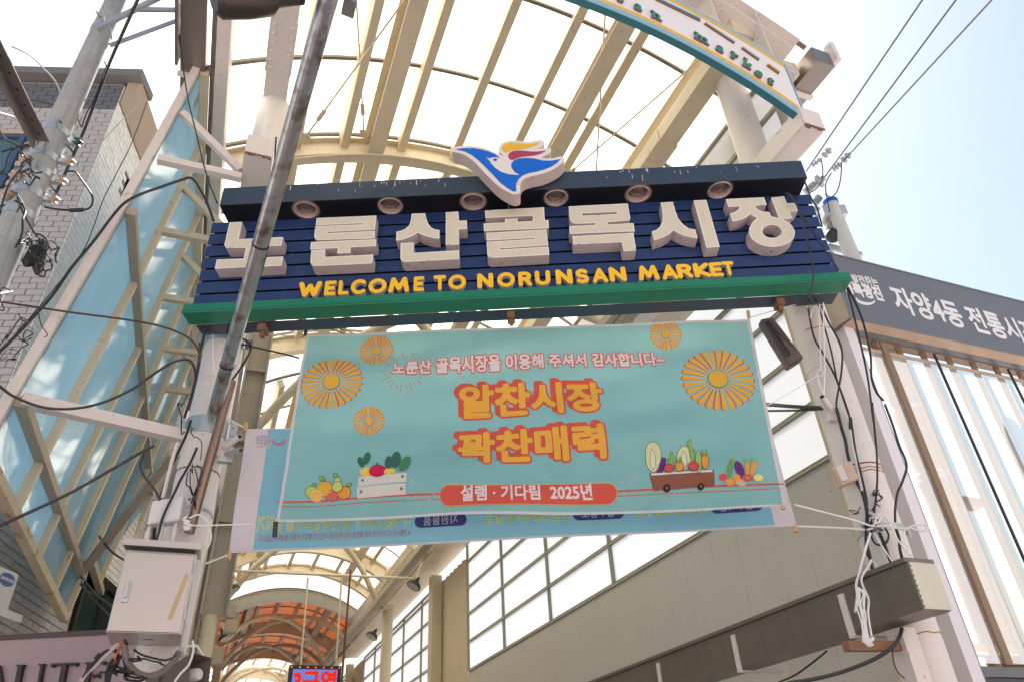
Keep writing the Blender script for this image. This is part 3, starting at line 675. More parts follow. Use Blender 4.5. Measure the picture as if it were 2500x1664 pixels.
sign_letter([([(603, 293), (742, 288), (706, 483), (1203, 458), (1187, 556), (908, 570), (888, 692), (1205, 677), (1187, 780), (437, 815), (458, 712), (762, 700), (785, 578), (575, 580), (553, 570), (543, 548)], [])], zA)
sign_letter([([(273, 272), (1018, 241), (1000, 416), (412, 447), (412, 461), (1000, 432), (998, 526), (290, 549), (262, 541), (246, 515), (243, 490), (257, 373), (855, 350), (857, 337), (262, 361)], []),
             ([(203, 572), (1018, 537), (1012, 622), (697, 637), (690, 708), (530, 714), (536, 647), (193, 662)], []),
             ([(208, 672), (380, 664), (370, 758), (980, 728), (965, 838), (240, 872), (210, 858), (196, 830), (194, 800)], [])], zB)
sign_letter([([(1462, 218), (1630, 212), (1640, 270), (1665, 340), (1705, 392), (1750, 415), (1807, 420), (1805, 528), (1740, 522), (1670, 507), (1600, 484), (1540, 452), (1480, 490), (1400, 525), (1320, 548), (1266, 552), (1272, 442), (1330, 430), (1385, 405), (1430, 360), (1452, 300)], []),
             ([(1888, 199), (2043, 192), (2050, 305), (2150, 303), (2150, 408), (2050, 412), (2046, 602), (1886, 607)], []),
             ([(1323, 586), (1485, 577), (1480, 708), (2052, 675), (2053, 785), (1370, 820), (1340, 808), (1322, 780), (1320, 750)], [])], zB)
sign_letter([([(175, 178), (912, 138), (922, 300), (967, 297), (972, 399), (163, 434), (157, 341), (427, 326), (420, 284), (577, 275), (584, 318), (772, 309), (770, 241), (180, 271)], []),
             ([(193, 457), (943, 415), (965, 612), (362, 652), (362, 666), (968, 628), (978, 730), (250, 770), (222, 760), (205, 735), (203, 700), (195, 568), (795, 534), (795, 520), (195, 552)], [])], zC)
sign_letter([([(1222, 127), (1957, 90), (1990, 270), (1985, 290), (1965, 303), (1705, 325), (1710, 352), (2030, 336), (2047, 437), (1238, 470), (1228, 375), (1552, 357), (1548, 335), (1330, 343), (1285, 338), (1255, 320), (1238, 290)], [[(1390, 213), (1822, 195), (1825, 220), (1395, 243)]]),
             ([(1267, 498), (2028, 458), (2065, 677), (1908, 687), (1885, 573), (1280, 602)], [])], zC)
sign_letter([([(322, 285), (478, 275), (500, 370), (540, 480), (600, 555), (670, 605), (755, 620), (785, 728), (700, 718), (610, 695), (540, 665), (483, 630), (430, 675), (350, 720), (240, 755), (213, 643), (270, 625), (315, 585), (345, 520), (350, 440), (340, 360)], []),
             ([(735, 258), (892, 250), (1060, 835), (897, 848)], [])], zD)
sign_letter([([(1138, 240), (1612, 218), (1648, 308), (1495, 325), (1535, 368), (1600, 396), (1678, 402), (1703, 455), (1800, 478), (1705, 222), (1865, 205), (1897, 292), (2000, 290), (2037, 388), (1935, 400), (1970, 480), (1850, 493), (1920, 530), (1980, 590), (2003, 650), (1990, 720), (1930, 785), (1840, 825), (1730, 838), (1620, 825), (1530, 790), (1460, 735), (1428, 670), (1432, 600), (1470, 530), (1530, 475), (1437, 433), (1370, 480), (1300, 505), (1220, 520), (1190, 420), (1250, 400), (1295, 370), (1318, 330), (1167, 335)], [ell(1715, 643, 122, 82, 28)])], zD)
# yellow English letters, rounded strokes
r_ = 0.15
def arcp(cx, cy, rx, ry, a0, a1, n=12): return [(cx + rx * math.cos(math.radians(a0 + (a1 - a0) * k / n)), cy + ry * math.sin(math.radians(a0 + (a1 - a0) * k / n))) for k in range(n + 1)]
GLY = {'W': [[(0, 1), (.27, 0), (.55, .8), (.83, 0), (1.1, 1)]], 'E': [[(.6, 1), (0, 1), (0, 0), (.6, 0)], [(0, .5), (.52, .5)]], 'L': [[(0, 1), (0, 0), (.58, 0)]],
       'C': [arcp(.5, .5, .5, .5, 48, 312, 18)], 'O': [arcp(.52, .5, .52, .5, 0, 360, 28)], 'M': [[(0, 0), (.16, 1), (.52, .2), (.88, 1), (1.04, 0)]], 'T': [[(0, 1), (.8, 1)], [(.4, 1), (.4, 0)]],
       'N': [[(0, 0), (0, 1), (.72, 0), (.72, 1)]], 'R': [[(0, 0), (0, 1), (.35, 1)], arcp(.35, .74, .27, .26, 90, -90, 8), [(0, .48), (.35, .48), (.66, 0)]], 'U': [[(0, 1), (0, .35)], arcp(.36, .36, .36, .36, 180, 360, 12), [(.72, .36), (.72, 1)]],
       'S': [arcp(.32, .75, .3, .25, 30, 270, 12) + arcp(.32, .25, .32, .25, 90, -150, 12)], 'A': [[(0, 0), (.42, 1), (.84, 0)], [(.16, .3), (.68, .3)]], 'K': [[(0, 0), (0, 1)], [(.62, 1), (.05, .45), (.66, 0)]]}
GL_LOOPS = {k: strokes_loops(v, r_, 0.03) for k, v in GLY.items()}
WE = WPL + 0.045
for ch, zf, x0, x1, y0, y1 in ([('W', zB, 45, 330, 1065, 1250), ('E', zB, 370, 515, 1055, 1235), ('L', zB, 545, 675, 1045, 1225), ('C', zB, 700, 885, 1035, 1220), ('O', zB, 920, 1145, 1025, 1207), ('M', zB, 1170, 1430, 1010, 1197), ('E', zB, 1485, 1615, 1000, 1182), ('T', zB, 1732, 1890, 985, 1167), ('O', zB, 1918, 2138, 978, 1160),
        ('N', zC, 78, 278, 960, 1142), ('O', zC, 328, 548, 948, 1130), ('R', zC, 592, 760, 940, 1118), ('U', zC, 800, 992, 925, 1105), ('N', zC, 1060, 1268, 910, 1092), ('S', zC, 1312, 1472, 905, 1085), ('A', zC, 1515, 1708, 895, 1075), ('N', zC, 1728, 1940, 880, 1060),
        ('M', zD, 40, 300, 1065, 1250), ('A', zD, 335, 530, 1055, 1240), ('R', zD, 528, 720, 1048, 1222), ('K', zD, 735, 945, 1035, 1212), ('E', zD, 940, 1100, 1028, 1203), ('T', zD, 1095, 1250, 1015, 1192)]):
    lp = GL_LOOPS[ch]; bx0, bx1, by0, by1 = bbox(lp)
    xm, ym = (x0 + x1) / 2, (y0 + y1) / 2
    ua, za = to_sign(zf(x0, ym), WE); ub, zb_ = to_sign(zf(x1, ym), WE); _, zt = to_sign(zf(xm, y0), WE); _, zl = to_sign(zf(xm, y1), WE)
    sx, sy = (ub - ua) / (bx1 - bx0), (zt - zl) / (by1 - by0)
    L2 = [[(ua + (p[0] - bx0) * sx, zl + (p[1] - by0) * sy) for p in l] for l in lp]
    o = part('english_letter', place(poly_mesh(L2, 0.04), SP(0, 0, WE - 0.002), DU, UP, NN), M_LSIDE, sign)
    part('face', place(poly_mesh(L2, 0.0), SP(0, 0, WE), DU, UP, NN), M_YEL, o)

# ------------------------------------------------------------------ bird emblem on the hood
WBd = WH + 0.16
zE = zoom(1050, 320, 5.89)
bird = [(310, 250), (360, 230), (440, 220), (540, 212), (640, 215), (740, 232), (840, 265), (920, 300), (1000, 335), (1070, 372), (985, 290), (985, 240), (1010, 195), (1060, 155), (1130, 140), (1220, 138), (1320, 152), (1420, 152), (1500, 140), (1560, 128), (1610, 127), (1645, 155), (1650, 190), (1600, 235), (1520, 270), (1600, 250), (1690, 238), (1735, 255), (1745, 285), (1710, 330), (1590, 385), (1700, 400), (1780, 395), (1850, 370), (1900, 365), (1935, 395), (1930, 430), (1860, 500), (1760, 560), (1640, 610), (1520, 640), (1410, 660), (1330, 700), (1300, 750), (1295, 820), (1300, 860), (1290, 900), (1240, 912), (1190, 915), (1120, 880), (1030, 830), (940, 760), (860, 680), (780, 600), (700, 510), (620, 430), (520, 360), (430, 320), (350, 305), (310, 290)]
bp = [to_sign(zE(*p), WBd) for p in chaikin(bird, 1)]
em = thing('bird_emblem', 'flying bird emblem in blue, yellow and crimson on top of the sign hood', 'emblem', tuple(SP(bp[0][0] + 0.3, min(p[1] for p in bp), WBd - 0.06)))
part('body', place(poly_mesh([bp], 0.13), SP(0, 0, WBd - 0.001), DU, UP, NN), M_LSIDE, em)
part('face', place(poly_mesh([bp], 0), SP(0, 0, WBd), DU, UP, NN), mat('bird_face', (0.70, 0.655, 0.61), 0.35, var=0.04, spots=0.06), em)
blue = [(360, 270), (480, 252), (620, 250), (740, 270), (850, 300), (940, 340), (1015, 395), (950, 378), (890, 385), (860, 395), (800, 385), (840, 415), (870, 460), (930, 530), (1020, 590), (1120, 625), (1290, 640), (1210, 590), (1170, 530), (1165, 480), (1200, 430), (1270, 400), (1380, 392), (1500, 400), (1620, 428), (1740, 432), (1880, 405), (1830, 460), (1740, 520), (1640, 560), (1530, 590), (1420, 610), (1340, 640), (1280, 690), (1240, 760), (1235, 820), (1245, 865), (1200, 878), (1100, 820), (1000, 740), (900, 630), (800, 530), (700, 430), (600, 350), (500, 300), (420, 280)]
for nm, pl, c in (('blue_wing', blue, (0.002, 0.115, 0.56)), ('yellow_wing', [(1030, 250), (1050, 205), (1110, 178), (1220, 172), (1350, 190), (1460, 190), (1600, 165), (1520, 215), (1430, 245), (1330, 265), (1230, 270), (1150, 290), (1090, 322), (1045, 295)], (0.75, 0.42, 0.035)), ('crimson_wing', [(1120, 360), (1150, 310), (1220, 285), (1320, 285), (1450, 300), (1560, 300), (1690, 278), (1600, 330), (1500, 360), (1380, 370), (1280, 385), (1175, 430), (1130, 400)], (0.37, 0.04, 0.095)), ('eye', ell(937, 418, 28, 19, 16), (0.002, 0.115, 0.56))):
    pp = pl if nm in ('blue_wing', 'eye') else chaikin(pl, 1)
    part(nm, place(poly_mesh([[to_sign(zE(*p), WBd) for p in pp]], 0), SP(0, 0, WBd + 0.0022), DU, UP, NN), mat('emblem_' + nm, c, 0.35, var=0.04), em)
b = MB(); b.tube(catmull([SP(bp[0][0] + 0.47, hz + 0.03, WBd - 0.1), SP(bp[0][0] + 0.46, hz - 0.03, WBd - 0.15), SP(bp[0][0] + 0.44, hz - 0.03, WH - 0.2)]), 0.006, 6); part('feed_cable', b, M_GALV, em, True)
b = MB(); sbox(b, bp[0][0] + 0.3, bp[0][0] + 0.7, hz + 0.05, hz + 0.12, WH, WBd - 0.13); part('bracket', b, M_DKMETAL, em)
# ------------------------------------------------------------------ curved white arch sign at the mouth of the roof
AY, ACX, ACZ = 2.95, 1.95, 3.6
arch = thing('arch_sign', 'curved white sign board with green market letters and yellow lines at the roof front', 'sign', (1.95, AY, 7.0))
def band(r0, r1, y0, y1, xa=-0.25, xb=4.15, n=40):
    b = MB()
    for k in range(n + 1):
        row = []
        for r, yy in ((r0, y0), (r0, y1), (r1, y1), (r1, y0)):
            a0, a1 = math.asin((xa - ACX) / r), math.asin((xb - ACX) / r); a = a0 + (a1 - a0) * k / n
            b.v.append(Vector((ACX + r * math.sin(a), yy, ACZ + r * math.cos(a))))
    for k in range(n):
        for q in range(4): s0, s1 = 4 * k + q, 4 * k + (q + 1) % 4; b.f.append((s0, s1, s1 + 4, s0 + 4))
    b.f += [(0, 1, 2, 3), tuple(4 * n + q for q in (3, 2, 1, 0))]
    return b
M_ASKY = mat('arch_sky_blue', (0.24, 0.42, 0.50), 0.4, var=0.05)
M_ATEAL = mat('arch_teal', (0.035, 0.15, 0.185), 0.4, var=0.05)
part('board', band(3.74, 4.44, AY + 0.004, AY + 0.065), M_ATEAL, arch)
part('white_field', band(3.75, 4.40, AY, AY + 0.003, -0.24, 4.14), mat('arch_white', (0.76, 0.72, 0.71), 0.4, var=0.02, streak=0.04), arch)
for r0, r1, mt_ in ((3.742, 3.812, M_ASKY), (4.40, 4.438, M_ASKY)): part('edge_stripe', band(r0, r1, AY - 0.002, AY + 0.003, -0.245, 4.148), mt_, arch)
M_AYEL = mat('arch_yellow', (0.75, 0.42, 0.04), 0.45)
for r0, r1 in ((3.822, 3.858), (4.345, 4.388)): part('yellow_stripe', band(r0, r1, AY - 0.005, AY - 0.001, -0.235, 4.135), M_AYEL, arch)
b = MB(); b.box(4.149, 4.165, AY - 0.002, AY + 0.065, 6.70, 7.42); part('end_edge', b, M_ASKY, arch)
z5 = zoom(1300, 0, 2.8)
M_AGRN = mat('arch_letter_green', (0.02, 0.22, 0.17), 0.5); M_ARED = mat('arch_letter_side', (0.20, 0.10, 0.08), 0.7)
for ch, px_ in (('s', (605, -12)), ('a', (726, 45)), ('n', (850, 105)), ('m', (1160, 260)), ('a', (1287, 330)), ('r', (1382, 378)), ('k', (1470, 438)), ('e', (1550, 500)), ('t', (1632, 552))):
    P = on_y(z5(*px_), AY - 0.024); a = math.atan2(P.x - ACX, P.z - ACZ)
    segs = text_loops(ch); F, lo, h = field(segs, 0.02, 0.1); lp = contour(F, lo, h, 0.028)
    if ch in 'nmrk':    # slab serifs on the stems
        x0, x1, y0, y1 = bbox(lp); st = {'n': [0.12, 0.46], 'm': [0.12, 0.42, 0.74], 'r': [0.12], 'k': [0.12]}[ch]
        segs2 = [((x0 + s_ * 1.0 - 0.12, 0.0), (x0 + s_ * 1.0 + 0.07, 0.0)) for s_ in st]
        G, lo2, h2 = field([sg for sg in segs] , 0.02, 0.2)
        YY, XX = np.mgrid[0:G.shape[0], 0:G.shape[1]]; X = lo2[0] + h2 * XX; Y = lo2[1] + h2 * YY
        for (p0, p1) in segs2 + [((x0 - 0.06, (0.52 if ch != 'k' else 0.74)), (x0 + 0.1, (0.52 if ch != 'k' else 0.74)))]:
            t = np.clip((X - p0[0]) / max(1e-6, p1[0] - p0[0]), 0, 1); G = np.minimum(G, np.hypot(X - (p0[0] + t * (p1[0] - p0[0])), Y - p0[1] - 0.01) - 0.012)
        lp = contour(G, lo2, h2, 0.028)
    x0, x1, y0, y1 = bbox(lp); sc = 0.175
    ex = Vector((math.cos(a), 0, -math.sin(a))); ey = Vector((math.sin(a), 0, math.cos(a))); ez = Vector((0, -1, 0))
    L2 = [[((p[0] - (x0 + x1) / 2) * sc, (p[1] - 0.27) * sc) for p in l] for l in lp]
    o = part('arch_letter', place(poly_mesh(L2, 0.02), P + Vector((0, 0.001, 0)), ex, ey, ez), M_ARED, arch)
    part('face', place(poly_mesh(L2, 0), P, ex, ey, ez), M_AGRN, o)
for (pa, pb, c) in (((845, -20), (1148, 128), (0.02, 0.32, 0.55)), ((1185, 150), (1388, 283), (0.45, 0.62, 0.66)), ((1440, 318), (1557, 400), (0.45, 0.62, 0.66)), ((1614, 435), (1694, 492), (0.72, 0.5, 0.03))):
    A, B = on_y(z5(*pa), AY - 0.016), on_y(z5(*pb), AY - 0.016); d = (B - A).normalized(); nrm = Vector((d.z, 0, -d.x)) * -1
    b = MB(); b.obox(A, B - A, Vector((0, 0.016, 0)), nrm * -0.04); o = part('raised_bar', b, M_ARED, arch)
    b = MB(); b.obox(A - Vector((0, 0.004, 0)), B - A, Vector((0, 0.0035, 0)), nrm * -0.02); part('face', b, mat('arch_bar_%d' % int(pa[0] + 99), c, 0.4), o)
fr = thing('front_truss', 'pinkish curved steel channel with gusset plates behind the arch sign', 'truss', (1.95, 3.1, 7.0))
rib(fr, 'arch_rib', FCX, FCZ, FR - 0.03, math.asin((-0.6 - FCX) / FR), math.asin((4.62 - FCX) / FR), 3.1, 0.26, 0.2, M_PINK, 44)
rib(fr, 'arch_rib', ACX, ACZ, 4.52, math.asin((-0.25 - ACX) / 4.52), math.asin((4.35 - ACX) / 4.52), 3.06, 0.07, 0.16, M_PINK, 44)
for xx in (3.05, 3.55, 4.1):
    b = MB(); zt = FCZ + math.sqrt(FR ** 2 - (xx - FCX) ** 2) - 0.07; zl = ACZ + math.sqrt(4.52 ** 2 - (xx - ACX) ** 2)
    b.box(xx, xx + 0.012, 2.99, 3.2, zl, zt - 0.02); b.add([(xx + .014, 3.0, zl + .01), (xx + .014, 3.12, zl + .01), (xx + .014, 3.0, zt - .05), (xx + .026, 3.0, zl + .01), (xx + .026, 3.12, zl + .01), (xx + .026, 3.0, zt - .05)], [(0, 1, 2), (3, 5, 4)]); part('gusset', b, M_PINK, fr)

# ------------------------------------------------------------------ printed cloth banners
def cloth(name, col, tr): return sheet(name, col, tr, 0.015, 0.5, var=0.1, vscale=3.5)
import bmesh
def finer(b2, L):
    bm = bmesh.new(); vs = [bm.verts.new(v) for v in b2.v]
    for f in b2.f:
        try: bm.faces.new([vs[i] for i in f])
        except ValueError: pass
    bmesh.ops.triangulate(bm, faces=bm.faces[:])
    for _ in range(6):
        long = [e for e in bm.edges if e.calc_length() > L]
        if not long: break
        bmesh.ops.subdivide_edges(bm, edges=long, cuts=1, use_grid_fill=False); bmesh.ops.triangulate(bm, faces=[f for f in bm.faces if len(f.verts) > 3])
    bm.verts.index_update(); r = MB(); r.v = [v.co.copy() for v in bm.verts]; r.f = [tuple(v.index for v in f.verts) for f in bm.faces]; bm.free()
    return r
class Banner:
    def __init__(s, root, D, wr): s.root = root; s.P0 = EYE - NN * D; s.wr = wr; s.w0 = (s.P0 - SA).dot(NN)
    def uz(s, p): q = on_plane(p, s.P0, NN); return ((q - SA).dot(DU), q.z)
    def put(s, b2, layer):
        b2 = finer(b2, 0.055); r = MB(); r.v = [SP(v.x, v.y, s.w0 + s.wr(v.x, v.y) + 0.0022 * layer) for v in b2.v]; r.f = b2.f; return r
    def draw(s, name, loops, mt_, layer, parent=None):
        return part(name, s.put(poly_mesh(loops, 0), layer), mt_, parent or s.root)
    def px(s, name, loops_px, mt_, layer, parent=None): return s.draw(name, [[s.uz(p) for p in dens(l)] for l in loops_px], mt_, layer, parent)
    def text(s, txt, pA, pB, pT, items, parent=None, mirror=False, h=0.035, name='printed_lettering', xs=1.0):
        """items: list of (grow, material, layer, (dx, dy)); text runs from pA to pB (baseline pixels), pT a pixel level with its top"""
        A, B, T = s.uz(pA), s.uz(pB), s.uz(pT); first = None
        gmax = max(g for g, *_ in items)
        F, lo, hh = field(text_loops(txt), h, gmax * 1.6 + 0.08)
        base = bbox(contour(F, lo, hh, 0.0)); wx = base[1] - base[0]; hy = max(0.6, base[3] - max(base[2], -0.12))
        L = B[0] - A[0]; sl = (B[1] - A[1]) / L; sx = L / wx; sy = (T[1] - A[1]) / 0.80
        for g, mt_, layer, (dx, dy) in items:
            lp = contour(F, lo, hh, g)
            L2 = []
            for l in lp:
                q = []
                for p in l:
                    x = (p[0] - base[0]) * sx; x = L - x if mirror else x
                    q.append((A[0] + x + dx, A[1] + x * sl + (p[1] + 0.06) * sy + dy))
                L2.append(q)
            o = s.draw(name, L2, mt_, layer, parent); first = first or o
        return first
def dens(l, step=24.0):
    out = []
    for a, b in zip(l, list(l[1:]) + [l[0]]):
        n = max(1, int(math.hypot(b[0] - a[0], b[1] - a[1]) / step)); out += [(a[0] + (b[0] - a[0]) * k / n, a[1] + (b[1] - a[1]) * k / n) for k in range(n)]
    return out
K = 2500 / 2356
def d_(x, y): return (x * K, y * K)
def cloth_grid(bn, c, nu, nv, lo=(0, 0), hi=(1, 1), layer=0, off=0.0):
    b = MB()
    for j in range(nv + 1):
        for i in range(nu + 1):
            s, t = lo[0] + (hi[0] - lo[0]) * i / nu, lo[1] + (hi[1] - lo[1]) * j / nv
            u = (c[0][0] * (1 - s) + c[1][0] * s) * (1 - t) + (c[3][0] * (1 - s) + c[2][0] * s) * t
            z = (c[0][1] * (1 - s) + c[1][1] * s) * (1 - t) + (c[3][1] * (1 - s) + c[2][1] * s) * t
            b.v.append(SP(u, z, bn.w0 + bn.wr(u, z) + 0.0022 * layer))
    for j in range(nv):
        for i in range(nu): a = j * (nu + 1) + i; b.f.append((a, a + nu + 1, a + nu + 2, a + 1))
    return b
M_TEAL = cloth('teal_cloth', (0.285, 0.55, 0.555), 0.42)
M_WEDGE = cloth('white_cloth_edge', (0.78, 0.74, 0.76), 0.4)
ban = thing('cloth_banner', 'teal festival banner with yellow Korean slogan, suns and vegetable drawings under the sign', 'banner', tuple(SP(2.4, 3.35, -0.4)))
def wr1(u, z):
    e = max(0.0, min(1.0, (u - 0.75) / 0.3)) * max(0.0, min(1.0, (4.25 - u) / 0.3)) * (0.25 + 0.75 * max(0.0, min(1.0, (4.88 - z) / 0.25)))
    return e * (0.022 * math.sin(3.2 * u + 4.1 * z) + 0.02 * math.sin(1.6 * u - 6.0 * z + 1.0) + 0.012 * math.sin(9.3 * (u * 0.3 + z) + 0.5) + 0.013 * math.sin(15 * (z - 0.25 * u)) * math.sin(1.9 * u + 0.6) + 0.008 * math.sin(19 * z + 3 * math.sin(1.3 * u))) + 0.008 * math.exp(-((u - 0.86) / 0.07) ** 2) * math.sin(26 * z) * 0.6
fb = Banner(ban, 4.75, wr1)
c1 = [fb.uz(d_(*p)) for p in ((705, 770), (1725, 735), (1810, 1165), (635, 1200))]
part('cloth', cloth_grid(fb, c1, 130, 70), M_TEAL, ban, True)
for lo, hi, nu, nv in (((0, 0), (1, .014), 60, 1), ((0, .988), (1, 1), 60, 1), ((0, .014), (.006, .988), 1, 40), ((.993, .014), (1, .988), 1, 40)):
    part('white_edge', cloth_grid(fb, c1, nu, nv, lo, hi, 1), M_WEDGE, ban)
M_PY, M_PR, M_PW, M_PK = cloth('print_yellow', (0.85, 0.50, 0.085), 0.3), cloth('print_red', (0.70, 0.125, 0.095), 0.3), cloth('print_white', (0.80, 0.77, 0.78), 0.3), cloth('print_dark', (0.06, 0.045, 0.05), 0.1)
def sun_print(cx, cy, rpx, n, clip=None):
    C = fb.uz(d_(cx, cy)); R = abs(fb.uz(d_(cx + rpx, cy))[0] - C[0])
    zmax = 1e9
    if clip: zmax = fb.uz(d_(cx, clip))[1] + 0.002
    def petal(t, r0, r1, w, dx=0, dy=0):
        pts = []; e = (math.cos(t), math.sin(t)); f = (-e[1], e[0])
        for q, (rr, ww) in enumerate(((r0, .0), (r0 + .1 * R, .25), (r1 * .82, .85), (r1 * .93, 1.0), (r1 * .985, .7), (r1, 0), (r1 * .985, -.7), (r1 * .93, -1), (r1 * .82, -.85), (r0 + .1 * R, -.25))): pts.append((C[0] + e[0] * rr + f[0] * ww * w + dx, min(zmax, C[1] + e[1] * rr + f[1] * ww * w + dy)))
        return pts
    o = fb.draw('printed_sun', [petal(2 * math.pi * (k + .5) / n, R * .3, R, R * .078, 0.035 * R * (1 if k < n / 4 or k > 3 * n / 4 else -1), 0.0) for k in range(n)], M_PR, 1)
    fb.draw('petals', [petal(2 * math.pi * (k + .5) / n, R * .3, R, R * .07) for k in range(n)], M_PY, 2, o)
    fb.draw('outline', [ell(C[0], C[1], R * .285, R * .285, 30)], M_PK, 3, o)
    fb.draw('disc', [ell(C[0], C[1], R * .272, R * .272, 30)], M_PY, 4, o)
sun_print(765, 882, 69, 26); sun_print(865, 803, 38, 26, 771); sun_print(849, 967, 35, 26); sun_print(1532, 768, 36, 26, 746); sun_print(1652, 871, 82, 26)
C = fb.uz(d_(930, 852)); R = abs(fb.uz(d_(985, 852))[0] - C[0]); st = []
for k in range(26):
    t = 2 * math.pi * k / 26; r0, r1 = R * (.62 if k % 2 else .72), R * (1.0 if k % 2 else .86); e, f = (math.cos(t), math.sin(t)), (-math.sin(t) * .0022, math.cos(t) * .0022)
    st.append([(C[0] + e[0] * r0 + f[0], C[1] + e[1] * r0 + f[1]), (C[0] + e[0] * r0 - f[0], C[1] + e[1] * r0 - f[1]), (C[0] + e[0] * r1 - f[0], C[1] + e[1] * r1 - f[1]), (C[0] + e[0] * r1 + f[0], C[1] + e[1] * r1 + f[1])])
fb.draw('printed_burst', st, M_PR, 1)
fb.text('노룬산 골목시장을 이용해 주셔서 감사합니다~', d_(904, 862), d_(1532, 833), d_(904, 836), [(0.10, M_PR, 1, (0, 0)), (0.035, M_PW, 2, (0, 0))])
for s_, a, bb, tp in (('알찬시장', (1060, 955), (1388, 945), (1060, 894)), ('꽉찬매력', (1057, 1063), (1392, 1051), (1057, 1000))):
    fb.text(s_, d_(*a), d_(*bb), d_(*tp), [(0.085, M_PR, 1, (-0.028, 0.024)), (0.085, M_PR, 2, (0.0, 0.0)), (0.04, M_PY, 3, (0, 0))], h=0.025)
def capsule(x0, y0, x1, y1, r):
    a = math.atan2(y1 - y0, x1 - x0); return [(x1 + r * math.cos(a + t), y1 + r * math.sin(a + t)) for t in [-math.pi / 2 + math.pi * k / 12 for k in range(13)]] + [(x0 + r * math.cos(a + t), y0 + r * math.sin(a + t)) for t in [math.pi / 2 + math.pi * k / 12 for k in range(13)]]
for dy, wd in ((0, 4.2), (12, 1.8)):
    fb.px('printed_line', [[d_(639, 1151 + dy), d_(1030, 1137 + dy), d_(1030, 1137 + dy + wd), d_(639, 1151 + dy + wd)]], M_PR, 1)
    fb.px('printed_line', [[d_(1400, 1124 + dy), d_(1803, 1110 + dy), d_(1803, 1110 + dy + wd), d_(1400, 1124 + dy + wd)]], M_PR, 1)
o = fb.px('printed_pill', [capsule(*d_(1037, 1144), *d_(1397, 1131), 29 * K * 0.85)], M_PY, 2); fb.px('fill', [capsule(*d_(1037, 1144), *d_(1397, 1131), 27.2 * K * 0.85)], M_PR, 3, o)
fb.text('설램 · 기다림  2025년', d_(1062, 1156), d_(1364, 1145), d_(1062, 1124), [(0.03, M_PW, 4, (0, 0))])
cf = [[], [], [], []]
for k in range(150):
    x = 930 + 640 * rnd.random(); y = 1100 + 85 * rnd.random() - 0.03 * (x - 930)
    if 1005 < x < 1430 and abs(y - (1144 - 0.036 * (x - 1037))) < 32: continue
    Cc = fb.uz(d_(x, y)); cf[k % 4].append(ell(Cc[0], Cc[1], 0.0055, 0.0055, 7))
for l, c in zip(cf, ((0.8, 0.55, 0.6), (0.8, 0.6, 0.3), (0.3, 0.5, 0.75), (0.75, 0.6, 0.65))):
    oo = fb.draw('confetti', l, cloth('confetti_%d' % int(c[0] * 100 + c[1] * 10), c, 0.3), 1); oo['kind'] = 'stuff'
zL, zR = zoom(540, 740, 2.5286), zoom(1200, 740, 2.5295)
def pic(zf, shapes, name, outline=True):
    root = None
    for i, (pts, c) in enumerate(shapes):
        pp = [zf(*p) for p in pts]
        if outline:
            cx, cy = sum(p[0] for p in pp) / len(pp), sum(p[1] for p in pp) / len(pp)
            big = []
            for p in pp: d = math.hypot(p[0] - cx, p[1] - cy) + 1e-6; big.append((p[0] + (p[0] - cx) / d * 1.3, p[1] + (p[1] - cy) / d * 1.3))
            o = fb.px(name if root is None else 'outline', [big], M_PK, 1 + i * 0.9, root); root = root or o
        o = fb.px(name if root is None else 'fill', [pp], cloth('ink_%d_%d_%d' % tuple(int(100 * q) for q in c), c, 0.25), 1.45 + i * 0.9, root); root = root or o
E_ = lambda x, y, rx, ry, rot=0: ell(x, y, rx, ry, 20, rot)
OR_, RD, GN, DG, YL, PU, WH_, BR = (0.80, 0.36, 0.07), (0.66, 0.10, 0.11), (0.27, 0.48, 0.13), (0.055, 0.165, 0.12), (0.82, 0.60, 0.12), (0.16, 0.045, 0.22), (0.72, 0.68, 0.62), (0.30, 0.12, 0.085)
pic(zL, [(E_(620, 1075, 20, 12, .5), GN), (E_(705, 1060, 14, 12, .5), GN), (E_(718, 1100, 20, 26), (0.6, 0.66, 0.2)), (E_(718, 1132, 32, 32), (0.6, 0.66, 0.2))], 'printed_pear')
pic(zL, [(E_(555, 1158, 38, 36), (0.5, 0.62, 0.14)), (E_(570, 1112, 12, 8, -.6), GN)], 'printed_green_apple')
pic(zL, [(E_(637, 1140, 52, 46), (0.82, 0.46, 0.08))], 'printed_big_orange')
pic(zL, [(E_(760, 1168, 42, 38), OR_), (E_(792, 1122, 16, 9, -.3), GN)], 'printed_tangerine')
pic(zL, [(E_(682, 1180, 40, 36), (0.72, 0.17, 0.13))], 'printed_red_apple')
pic(zL, [(E_(585, 1181, 43, 39), OR_), (E_(585, 1181, 36, 33), WH_), (E_(585, 1181, 32, 29), (0.82, 0.5, 0.1))] + [([(585 + 2 * math.cos(t + .1), 1181 + 2 * math.sin(t + .1)), (585 + 31 * math.cos(t - .05), 1181 + 28 * math.sin(t - .05)), (585 + 31 * math.cos(t + .05), 1181 + 28 * math.sin(t + .05))], WH_) for t in [k * math.pi / 4 for k in range(8)]][:1], 'printed_orange_slice', False)
pic(zL, [(E_(866, 985, 20, 34, -.4), DG), (E_(902, 962, 22, 40, .3), DG), (E_(1038, 988, 26, 42, .1), DG), (E_(1082, 972, 30, 56, .1), DG), (E_(1138, 1000, 30, 58, .4), (0.09, 0.25, 0.15))], 'printed_leaf', False)
pic(zL, [(E_(898, 1045, 38, 28), YL), (E_(970, 1042, 55, 42), (0.62, 0.03, 0.1)), (E_(1046, 1050, 36, 20), YL), ([(945, 998), (960, 1005), (965, 980), (975, 1004), (992, 998), (975, 1012), (955, 1010)], DG)], 'printed_tomato', False)
